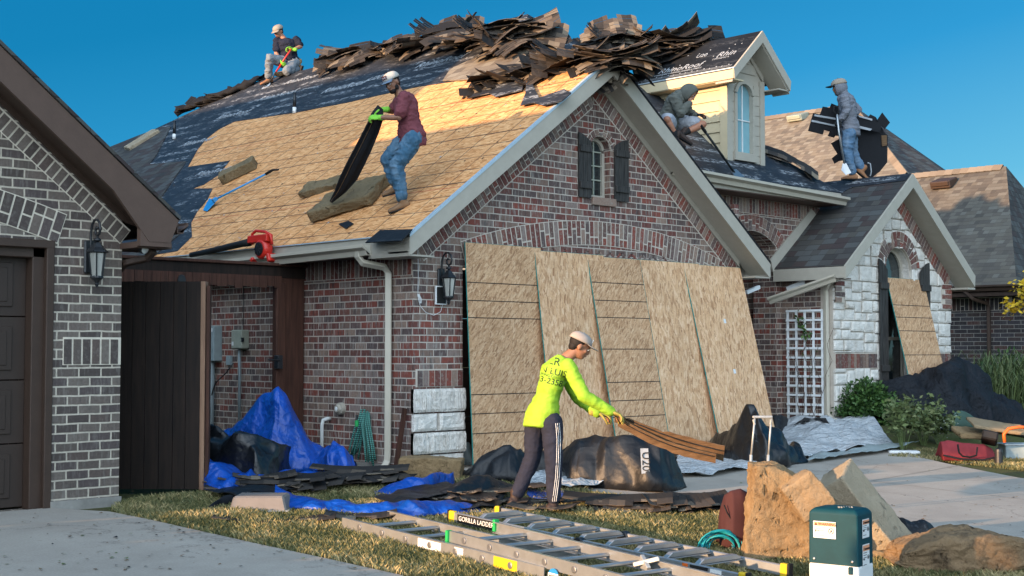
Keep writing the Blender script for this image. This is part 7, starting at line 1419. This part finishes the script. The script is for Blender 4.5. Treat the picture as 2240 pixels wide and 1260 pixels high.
t, hc, f, r, u, sh, tr = person('young worker in neon yellow long-sleeved shirt and grey cap, swinging torn shingles on the lawn', J, RT*.86+FH*.12-UZ*.42, dict(skin='skin', shirt='neon', pants='navy_pants', boot='boot_dk', glove='glove_y', top='shirt', leg=.98), tuple(Vector((g.x, g.y, GZ(g.x, g.y)))), seed=2, fold=.009, bulk=.93)
cp = cap(t, hc, f, r, u, M['cap_grey'], M['cap_grey'], 1.04, .1, True)
b = MB(); b.lathe(hc+f*.085+u*.085+r*.02, [(.02, 0), (.02, .004)], f+r*.2, 14); b.build('cap_badge', M['white'], cp, uv=False)
# white stripes down the trouser side and lettering on the back, following the cloth surface
def project_on(ob, pts, back=.6):
    dg = bpy.context.evaluated_depsgraph_get(); from mathutils.bvhtree import BVHTree
    me = ob.data; tree = BVHTree.FromPolygons([v.co[:] for v in me.vertices], [p.vertices[:] for p in me.polygons])
    out = []
    for p, dr in pts:
        h = tree.ray_cast(Vector(p)-Vector(dr).normalized()*back, Vector(dr).normalized()); out.append((h[0], h[1]) if h[0] is not None else (None, None))
    return out
for ks, dz in ((0, -.03), (1, 0), (2, .03)):
    pts = []
    for px, py in ((1226, 925), (1229, 960), (1228, 1000), (1226, 1040), (1222, 1075), (1219, 1096)):
        pts.append((q(px-5+ks*4-6, py, -.1), FH))
    hits = [h for h, n in project_on(tr, pts) if h is not None]
    if len(hits) > 2: b = MB(); b.tube([h-FH*.002 for h in hits], .0026, 5, flat=1); b.build('side_stripe', M['white'], tr, uv=False)
hits = [h for h, n in project_on(tr, [(q(px, py, -.1), FH) for px, py in ((1143, 935), (1140, 980), (1130, 1020), (1120, 1060), (1119, 1080))]) if h is not None]
if len(hits) > 2: b = MB(); b.tube([h-FH*.002 for h in hits], .0026, 5); b.build('side_stripe', M['white'], tr, uv=False)
def wrap_text(s, px, py, size, ob, mat, ang=0, dd=-.3):
    o = text('lettering', s, (0, 0, 0), (1, 0, 0), (0, 1, 0), size, mat, None, align='CENTER', ext=0); me = o.data; bpy.data.objects.remove(o); bm = bmesh.new(); bm.from_mesh(me); bmesh.ops.triangulate(bm, faces=bm.faces); bmesh.ops.subdivide_edges(bm, edges=bm.edges, cuts=1)
    c = q(px, py, dd); ux = RT*math.cos(ang)+UZ*math.sin(ang); uy = UZ*math.cos(ang)-RT*math.sin(ang); pts = [(c+ux*v.co.x+uy*v.co.y, FH) for v in bm.verts]; hs = project_on(ob, pts); bad = []
    for v, (h, n) in zip(bm.verts, hs):
        if h is None: bad.append(v)
        else: v.co = h-FH*.003
    bmesh.ops.delete(bm, geom=bad, context='VERTS'); bm.to_mesh(me); bm.free(); o = bpy.data.objects.new('lettering', me); COL.objects.link(o); o.parent = ob
a_ = R(-14)
wrap_text('SLR', 1207, 797, .10, sh, M['ink'], a_); wrap_text('SAN LUIS', 1200, 817, .080, sh, M['ink'], a_); wrap_text('ROOFING CO.', 1194, 823, .032, sh, M['ink'], a_); wrap_text('323-2358', 1197, 839, .075, sh, M['ink'], a_)
hs = [h for h, n in project_on(sh, [(q(*p, -.3), FH) for p in ((1190, 785), (1203, 769), (1206, 768), (1213, 778))]) if h is not None]
if len(hs) > 2: b = MB(); b.tube([h-FH*.003 for h in hs], .004, 4); b.build('logo', M['ink'], sh, uv=False)
# torn shingle strips in his hands
Dh = D1-.05; hq = lambda x, y, d=0: atD(x, y, Dh+d); t = thing('shingle_strip_held', 'long brown torn shingle strips swung outward in the gloved hands of the neon-shirted worker', 'shingle', tuple(hq(1350, 912)))
M['sh_brown'] = wood_mat('brown_shingle_underside', (.085, .05, .026), (.19, .115, .06), .85, (6, 6, 30))
def bend_strip(P0, P1, wd, th, mat, nm, parent, sag=.05, side=UZ, n=16, cut=None):
    P0, P1 = Vector(P0), Vector(P1); m = MB(); rows = []
    for i in range(n+1):
        f_ = i/n; c = P0.lerp(P1, f_)+UZ*(sag*math.sin(f_*math.pi)*-1); w_ = wd*(1 if not cut else cut(f_)); j_ = mn.noise(Vector((i*1.7, wd*40, 2)))*wd*.16; rows.append([c-side*(w_*.5+j_), c+FH*.01*mn.noise(Vector((i*.9, 1, 1))), c+side*(w_*.5+j_*.6)])
    m.grid(rows); return m.build(nm, mat, parent, uv=False, solid=th)
sd_ = (UZ*.8-FH*.5).normalized()
bend_strip(hq(1345, 916), hq(1584, 992, -.2), .15, .008, M['sh_brown'], 'strip', t, .03, sd_, cut=lambda f_: .5 if f_ < .1 else (.9 if f_ < .42 else (.75 if f_ < .5 else 1.1)))
bend_strip(hq(1352, 922, -.03), hq(1566, 1003, -.25), .10, .006, M['sh_brown'], 'strip', t, .05, sd_); bend_strip(hq(1360, 912, -.04), hq(1578, 986, -.235), .012, .004, M['ink'], 'tar_line', t, .03, sd_); bend_strip(hq(1362, 924, -.05), hq(1560, 998, -.275), .010, .004, M['ink'], 'tar_line', t, .045, sd_)
# 2 -- maroon shirt on the boards
g = onL(872, 452); D2 = depth_of(g); q = lambda x, y, d=0: atD(x, y, D2+d)
J = dict(head=q(858, 181, -.04), neck=q(874, 206, 0), chest=q(888, 232, .0), pelvis=q(900, 292, .02), shR=q(880, 213, .17), shL=q(884, 216, -.17), hipR=q(888, 303, .10), hipL=q(905, 304, -.08), elL=q(872, 257, -.20), wrL=q(830, 257, -.14), elR=q(858, 243, .16), wrR=q(838, 240, .02),
    knR=q(848, 348, .10), anR=q(866, 405, .10), knL=q(868, 362, -.12), anL=q(880, 440, -.12), toeR=q(840, 430, .1), toeL=q(840, 460, -.2), fwd=-RT*.9-FH*.3-UZ*.2, hdL=(-RT*1+UZ*.05-FH*.0, -FH*-.6-UZ*.6, -1, .8), hdR=(-RT-UZ*.1, -UZ, 1, .8), hup=UZ-RT*.25)
J['toeR'] = J['anR']-RT*.16-FH*.03; J['toeL'] = J['anL']-RT*.16-FH*.04
t, hc, f, r, u, sh, tr = person('bearded worker in maroon T-shirt, jeans and trucker cap pulling shingles on bare roof boards', J, -RT*.55-FH*.75-UZ*.45, dict(skin='skin2', shirt='maroon_shirt', pants='jeans', boot='boot', glove='glove_g', beard=1), tuple(g), short=True, upn=nL+UZ*.8, seed=5, boot_h=.095)
cp = cap(t, hc, f, r, u, M['cap_w'], M['cap_b'], 1.05, .15)
b = MB(); pc = hc+f*.094+u*.085; b.prism([pc-r*.035-u*.020, pc+r*.035-u*.020, pc+r*.033+u*.020-f*.012, pc-r*.033+u*.020-f*.012], f*.004); pt = b.build('cap_patch', plain('dark_red_patch', (.10, .012, .02), .7), cp, uv=False); text('lettering', 'X X', pc+f*.005-r*.026-u*.010, r, u-f*.3, .03, M['white'], pt)
# strip hanging from his hands
t = thing('shingle_bundle_held', 'dark shingle strip hanging from the lime gloves down to the grey foam slab', 'shingle', tuple(q(830, 240))); rows = []; lft = [(808, 262), (796, 286), (778, 320), (758, 358), (742, 392), (732, 420), (722, 441)]; rgt = [(838, 262), (828, 292), (812, 330), (797, 362), (782, 392), (757, 420), (728, 443)]
Db = depth_of(onL(725, 443, .18)); m = MB(); N_ = len(lft)
for k, ((xa, ya), (xb, yb)) in enumerate(zip(lft, rgt)):
    f_ = k/(N_-1); dd = D2-.10+(Db-D2+.10)*f_; rows.append([atD(xa+(xb-xa)*s_, ya+(yb-ya)*s_, dd+.02*math.sin(s_*9)) for s_ in (0, .15, .3, .45, .6, .8, 1)])
m.grid(rows); m.build('strip', M['under_back'], t, uv=False, solid=.02)
for s_ in (.3, .45, .62): m = MB(); m.tube([r_[0].lerp(r_[-1], s_)-FH*.018 for r_ in rows], .004, 4); m.build('granule_edge', M['sh_brown'], t, uv=False)
m = MB(); m.grid([[q(812, 248, -.05), q(826, 230, -.02), q(838, 240, .0)], [q(806, 266, -.07), q(822, 262, -.06), q(838, 262, -.05)]]); m.build('strip', M['under_back'], t, uv=False, solid=.02)
# 3 -- kneeling worker top left
g = onL(584, 186, .01); D3 = depth_of(g); q = lambda x, y, d=0: atD(x, y, D3+d)
J = dict(head=q(609, 69, 0), neck=q(620, 84, .03), chest=q(627, 99, .02), pelvis=q(632, 131, .05), shR=q(606, 91, .0), shL=q(648, 88, .02), hipR=q(622, 136, .0), hipL=q(643, 136, .04), elR=q(604, 116, -.06), wrR=q(613, 132, -.16), elL=q(658, 102, -.04), wrL=q(641, 108, -.2),
    knR=q(590, 127, -.25), anR=q(587, 172, -.08), knL=q(628, 155, -.18), anL=q(652, 150, .12), fwd=-FH*.8-RT*.4, hdR=(RT*.3-UZ*.6-FH*.3, RT*.8-UZ*.2, -1, .8), hdL=(-RT*.9+UZ*.1, -UZ*.5-FH*.4, 1, .8), hup=UZ)
J['toeR'] = J['anR']-RT*.14-FH*.1; J['toeL'] = J['anL']+RT*.05-UZ*.2; J['upL'] = RT*-1+UZ*.3
t, hc, f, r, u, sh, tr = person('kneeling worker in dark navy polo and pale jeans at the top left of the roof', J, -FH*.75-RT*.5-UZ*.5, dict(skin='skin3', shirt='navy_shirt', pants='jeans_lt', boot='boot_br', glove='glove_g'), tuple(g), short=True, vox=.012, upn=nL+UZ, seed=7)
cap(t, hc, f, r, u, M['cap_tan'], M['cap_tan'], 1.05, .2)
t = thing('tear_off_bar', 'red-handled pry bar held by the kneeling worker in navy', 'tool', tuple(q(600, 160))); m = MB(); m.tube([q(638, 106, -.22), q(623, 128, -.22), q(604, 157, -.16)], .016, 8); m.build('handle', M['red'], t, smooth=True, uv=False); m = MB(); m.tube([q(604, 157, -.16), q(588, 183, -.08)], .014, 8); m.build('shaft', M['black'], t, smooth=True, uv=False); m = MB(); m.prism([q(582, 184, -.1), q(592, 182, -.1), q(588, 192, -.12), q(572, 196, -.12)], nL*.01); m.build('blade', M['steel'], t, uv=False)
# 4 -- hooded worker sitting beside the dormer
g = onN(1470, 300); D4 = 18.95; q = lambda x, y, d=0: atD(x, y, D4+d); 
J = dict(head=q(1508, 203, -.02), neck=q(1489, 212, .02), chest=q(1478, 224, .02), pelvis=q(1462, 262, .02), shR=q(1476, 216, -.16), shL=q(1494, 213, .18), hipR=q(1462, 268, -.08), hipL=q(1472, 268, .14), elR=q(1489, 247, -.22), wrR=q(1507, 228, -.16), elL=q(1506, 246, .1), wrL=q(1520, 252, -.02),
    knR=q(1459, 262, -.46), anR=q(1479, 300, -.40), knL=q(1538, 272, -.10), anL=q(1494, 292, -.18), fwd=RT*.9-FH*.3, hdR=(RT*.2+UZ*.8+FH*.1, RT*.5+FH*.3, 1, .9), hdL=(RT*.95+UZ*.1, -UZ, -1, .5), hup=UZ+RT*.5)
J['toeR'] = J['anR']+RT*.12-UZ*.03-FH*.04; J['toeL'] = J['anL']+RT*.1-UZ*.1
t, hc, f, r, u, sh, tr = person('hooded worker in grey-green hoodie and pale shorts sitting on the roof beside the dormer', J, RT*.75-UZ*.75-FH*.25, dict(skin='skin3', shirt='hoodie', pants='plaid', boot='boot_dk', gloveL='glove_k', top='hoodie'), tuple(g), shorts=True, hood=True, vox=.010, upn=UZ+RT*.6, seed=9, bulk=1.08)
t = thing('roof_shovel', 'long grey-handled shingle shovel leaning from the hooded worker down to the gutter', 'shovel', tuple(onN(1606, 380, .01))); a = q(1536, 279, -.12); b_ = onN(1606, 377, .03); m = MB(); m.tube([a, b_], .018, 8); m.build('shaft', M['black'], t, smooth=True, uv=False); m = MB(); m.tube([a-(b_-a).normalized()*.05, a+(b_-a).normalized()*.1], .024, 8); m.build('grip', M['black_rubber'], t, uv=False); m = MB(); m.prism([onN(1598, 374, .03), onN(1610, 371, .03), onN(1628, 388, .01), onN(1608, 389, .01)], Vector(PN)*.008); m.build('blade', M['steel'], t, uv=False)
# 5 -- walking worker on the wing ridge
g = onX(1866, 394, 9.30); D5 = depth_of(g); q = lambda x, y, d=0: atD(x, y, D5+d)
J = dict(head=q(1835, 191, .0), neck=q(1845, 211, 0), chest=q(1853, 230, 0), pelvis=q(1859, 280, 0), shL=q(1848, 215, -.17), shR=q(1852, 213, .19), hipL=q(1858, 290, -.09), hipR=q(1861, 290, .10), elL=q(1852, 243, -.21), wrL=q(1838, 262, -.17), elR=q(1876, 240, .22), wrR=q(1864, 256, .16),
    knL=q(1852, 333, -.12), anL=q(1866, 382, -.06), knR=q(1864, 332, .12), anR=q(1886, 372, .08), fwd=-RT*.97+FH*.2, hdL=(-RT*.6-UZ*.8, RT*.1+FH*.8, 1, 1.0), hdR=(-RT*.8-UZ*.2, -UZ, -1, .9), hup=UZ-RT*.15)
J['toeL'] = J['anL']-RT*.2-UZ*.02; J['toeR'] = J['anR']-RT*.15-UZ*.2; J['upR'] = UZ*.75+RT*.65
t, hc, f, r, u, sh, tr = person('worker in blue-grey hooded shirt and jeans walking on the wing ridge carrying black sheets', J, -RT*.97-UZ*.2+FH*.1, dict(skin='skin', shirt='grey_shirt', pants='jeans_mid', boot='boot_br', glove='glove_k', top='shirt'), tuple(g), hood=True, vox=.011, seed=12)
cap(t, hc+u*.0, f, r, u, M['cap_tan'], M['black'], 1.22, .0)
t = thing('roof_shovel', 'silver-handled roofing shovel carried upright by the walking worker', 'shovel', tuple(q(1848, 370, -.2))); m = MB(); m.tube([q(1831, 250, -.22), q(1835, 290, -.22), q(1847, 358, -.2)], .016, 8); m.build('shaft', M['alu'], t, smooth=True, uv=False); m = MB(); m.tube([q(1831, 252, -.22), q(1823, 243, -.22), q(1825, 233, -.22), q(1833, 232, -.22), q(1835, 242, -.22), q(1831, 252, -.22)], .012, 6); m.build('grip', M['black_rubber'], t, smooth=True, uv=False); m = MB(); m.prism([q(1843, 358, -.2), q(1851, 357, -.2), q(1862, 378, -.22), q(1850, 383, -.22), q(1840, 372, -.22)], -FH*.008); m.build('blade', M['steel'], t, uv=False)
t = thing('sheet_bundle', 'large ragged bundle of black shingle sheets carried behind the walking worker', 'shingle bundle', tuple(q(1880, 300, .3)))
def card(pts, dd, mat='under_back', nm='sheet', parent=None, curve=0):
    c = [q(x, y, dd+curve*((x-1860)/60)**2) for x, y in pts]; m = MB(); m.prism(c, FH*.02); return m.build(nm, M[mat], parent or t, uv=False)
card([(1768, 286), (1779, 247), (1810, 254), (1840, 262), (1880, 272), (1880, 300), (1820, 296), (1818, 288), (1803, 284), (1800, 294)], .10)
card([(1811, 297), (1817, 284), (1832, 288), (1825, 301)], .11); card([(1794, 250), (1800, 233), (1818, 236), (1840, 240), (1870, 248), (1905, 262), (1930, 270), (1925, 290), (1860, 274)], .14); card([(1815, 236), (1819, 226), (1836, 233), (1834, 246)], .16)
card([(1870, 250), (1898, 258), (1904, 250), (1916, 256), (1935, 290), (1942, 296), (1941, 355), (1925, 375), (1906, 390), (1886, 380), (1872, 350), (1866, 300)], .26); card([(1918, 264), (1930, 246), (1947, 268), (1936, 282)], .2); card([(1818, 313), (1835, 304), (1850, 312), (1850, 350), (1836, 352), (1826, 358), (1820, 346), (1832, 336)], .18)
for a_, b2_, c_, d_, dd in (((1776, 262), (1830, 274), (1830, 277), (1775, 266), .085), ((1782, 250), (1828, 258), (1828, 262), (1781, 254), .085), ((1876, 252), (1908, 260), (1908, 264), (1880, 256), .12), ((1876, 274), (1908, 282), (1904, 286), (1878, 280), .12), ((1928, 296), (1940, 296), (1940, 318), (1930, 320), .24)): card([a_, b2_, c_, d_], dd, 'print' if dd < .2 else 'sh_brown', 'adhesive_strip')
m = MB(); m.tube([q(1898, 356, .1), q(1904, 358, .1), q(1906, 375, .1), q(1904, 385, .12)], .01, 6); m.build('loose_end', M['print'], t, uv=False)
# ------------------------------------------------------------------ torn shingles heaped on the ridges
MES2 = MES
def pile(n, prof, f, n_, lab, group, seed, dz=.0, ax=None, tilt=.35, size=None, thick=.35, lift=.22, flip=.36, big_=.32):
    """prof: (px, py bottom, py top) silhouette of the heap; strips are scattered inside it"""
    rg = random.Random(seed)
    for i in range(n):
        k = rg.uniform(0, len(prof)-1); a = int(min(k, len(prof)-2)); t_ = k-a; px, pb, pt = (prof[a][j]+(prof[a+1][j]-prof[a][j])*t_ for j in range(3)); s = rg.random()**.9; base = f(px, pb)
        D_ = depth_of(base)+rg.uniform(0, thick)*(.3+.7*s); p = atD(px+rg.uniform(-6, 6), pb+(pt-pb)*s*.80, D_)
        u_ = (ax or RT) + UZ*rg.uniform(-.08, lift) + FH*rg.uniform(-.45, .45); nn = UZ*1.0-FH*rg.uniform(.0, .75)+RT*rg.uniform(-.28, .18)
        big = big_ and rg.random() < big_
        if big: nn = (nn*.6+nL*.6 if f is Lr or f is gR else nn)
        strip(rg.choice([8, 9, 10, 11]) if big else rg.choice(size or [0, 1, 2, 3, 4, 5, 6, 7]), p, u_, nn, lab, group, roll=rg.uniform(-.25, .25)+(math.pi if rg.random() < flip else 0))
Lr = lambda x, y: onL(x, y, .02)
gR = None
pile(9, [(392, 250, 240), (455, 224, 212), (520, 198, 182), (580, 170, 154)], Lr, nL, 'black torn strip along the upper left roof edge beside the felt roll', 'black strips along the upper left edge', 8, size=[5, 7], thick=.1, lift=.1, flip=1, big_=0)
pile(14, [(738, 132, 122), (760, 134, 108), (790, 138, 98), (820, 130, 94), (850, 118, 96), (862, 112, 100)], Lr, nL, 'torn dark shingle in the small heap nearest the kneeling worker on the ridge', 'torn shingles in the leftmost ridge heap', 1)
pile(22, [(862, 110, 98), (890, 112, 82), (930, 110, 62), (960, 98, 50), (985, 82, 46), (1000, 72, 52)], Lr, nL, 'torn dark shingle in the second ridge heap, above the maroon-shirted worker', 'torn shingles in the second ridge heap', 2)
pile(48, [(985, 110, 70), (1010, 108, 46), (1040, 112, 34), (1070, 112, 30), (1100, 108, 30), (1130, 100, 38), (1146, 92, 50), (1160, 90, 72), (1172, 106, 90)], Lr, nL, 'torn shingle in the big heap at the highest point of the roof', 'torn shingles in the heap on the roof peak', 3, size=[0, 1, 2, 4, 5, 6, 7])
gR = lambda x, y: atD(x, y, depth_of(Vector((RX, min(max(-.3, (1339-x)*.0082-.33), 1.5), 5.0))))
pile(60, [(1085, 215, 160), (1110, 205, 150), (1150, 200, 140), (1190, 200, 130), (1230, 195, 112), (1260, 188, 108), (1300, 178, 100), (1335, 150, 98), (1352, 130, 100)], gR, nL, 'torn shingle in the wide heap spilling over the garage ridge', 'torn shingles in the heap over the garage ridge', 4, thick=.12, lift=.15)
gM = lambda x, y: atD(x, y, 21.0)
pile(34, [(1225, 104, 96), (1260, 106, 92), (1300, 112, 80), (1330, 120, 60), (1350, 130, 48), (1372, 150, 52)], gM, nL, 'torn dark shingle in the tall peaked heap behind the garage ridge', 'torn shingles in the peaked heap behind the garage ridge', 5, thick=.4)
pile(46, [(1368, 150, 62), (1390, 152, 62), (1420, 148, 58), (1450, 135, 58), (1480, 118, 62), (1497, 104, 70), (1508, 98, 84)], gM, nL, 'torn dark shingle in the heap left of the dormer roof', 'torn shingles in the heap beside the dormer roof', 6, thick=.4)
for i, (px, py, mi) in enumerate(((845, 108, 4), (868, 104, 5))): strip(mi, onL(px, py, .06+.03*i), RT+FH*.5+UZ*.2, nL, ('tan shingle piece with pale face beside the second ridge heap', 'upper tan shingle piece beside the second ridge heap')[i], 'pale pieces by the ridge heap')
o = MB().box(onL(864, 108, .12), (.42, .22, .10), Matrix((RT*.9+UZ*.3, FH, UZ)).transposed().to_3x3() if False else (.0, -.3, .2)).build('ridge_vent_box', M['foam_pale'], None, bevel=.012, uv=False); tag(o, 'pale box-shaped vent piece lying on the felt beside the second ridge heap', 'vent')
rg = random.Random(3)
for i, (px, py) in enumerate(((1345, 175), (1322, 182), (1300, 170), (1362, 130))): strip(7, atD(px, py, depth_of(Vector((RX, -.25, 5)))+.05*i), RT*.4+UZ*(.3)+FH*rg.uniform(-.3, .3), (-RT*.4-FH*.6+UZ*.4), ('bent shingle folded over the gable peak', 'bent shingle left of the gable peak', 'dark shingle tab hanging above the left rake', 'large squarish shingle standing up behind the gable peak')[i], 'bent shingles at the gable peak')
for pts, lab in (([(1139, 232), (1150, 206), (1152, 185), (1160, 172), (1172, 198), (1180, 215), (1235, 196), (1250, 205), (1230, 222), (1190, 232), (1168, 226)], 'curled black felt flap hanging down over the bare boards below the heap'), ([(1022, 216), (1060, 190), (1120, 182), (1146, 186), (1142, 198), (1085, 213), (1070, 205)], 'ragged black felt edge lying over the lit boards left of the curled flap')):
    c = [onL(x, y, .035) for x, y in pts]; m = MB(); m.prism(c, nL*.012); o = m.build('felt_flap', M['under'], None); tag(o, lab, 'felt flap', 'loose felt flaps')
for i, (px, py) in enumerate(((1712, 338), (1735, 352))): strip((3, 1)[i], onN(px, py, .08), RT-UZ*.45, Vector(PN)+RT*.2, ('upper dark shingle strip standing up right of the dormer', 'lower dark shingle strip standing up right of the dormer')[i], 'shingle strips right of the dormer')
# ------------------------------------------------------------------ scattered scraps
def scraps(name, lab, pts, mats, smin, smax, seed):
    rg = random.Random(seed); m = MB()
    for p, n in pts:
        s = rg.uniform(smin, smax); a = Vector((rg.gauss(0, 1), rg.gauss(0, 1), 0)); n = Vector(n).normalized(); a = (a-n*a.dot(n)).normalized(); b = n.cross(a); m.cur = rg.randrange(len(mats)); h = n*rg.uniform(.002, .008)
        m.add([p+h, p+h+a*s, p+h+a*s*.9+b*s*rg.uniform(.4, 1)+n*s*rg.uniform(0, .25), p+h+b*s*.5], [(0, 1, 2, 3)])
    o = m.build(name, [M[x] for x in mats], None, uv=False); o['kind'] = 'stuff'; o['label'] = lab; return o
rg = random.Random(88); pts = []
for _ in range(330): pts.append((onG(rg.uniform(1500, 2240), 1255-260*rg.random()**1.5)+UZ*.016, UZ))
for _ in range(160): pts.append((onG(rg.uniform(0, 850), rg.uniform(1125, 1258))+UZ*.016, UZ))
for _ in range(500): pts.append((onG(rg.uniform(270, 1500), rg.uniform(1060, 1180))+UZ*.02, UZ))
scraps('debris', 'small scraps of torn shingle and leaves scattered over lawn and driveway', pts, ['under_back', 'sh_brown', 'foam_olive', 'leaf_olive'], .010, .035, 4)
pts = []
for _ in range(420):
    x = rg.uniform(-.3, 2.9); y = rg.uniform(-.3, 9); pts.append((Vector((x, y, zl(x)))+nL*.004, nL))
scraps('debris', 'small nails and torn felt crumbs scattered over the bare roof boards', pts, ['under_back', 'print', 'sh_brown'], .008, .032, 6)
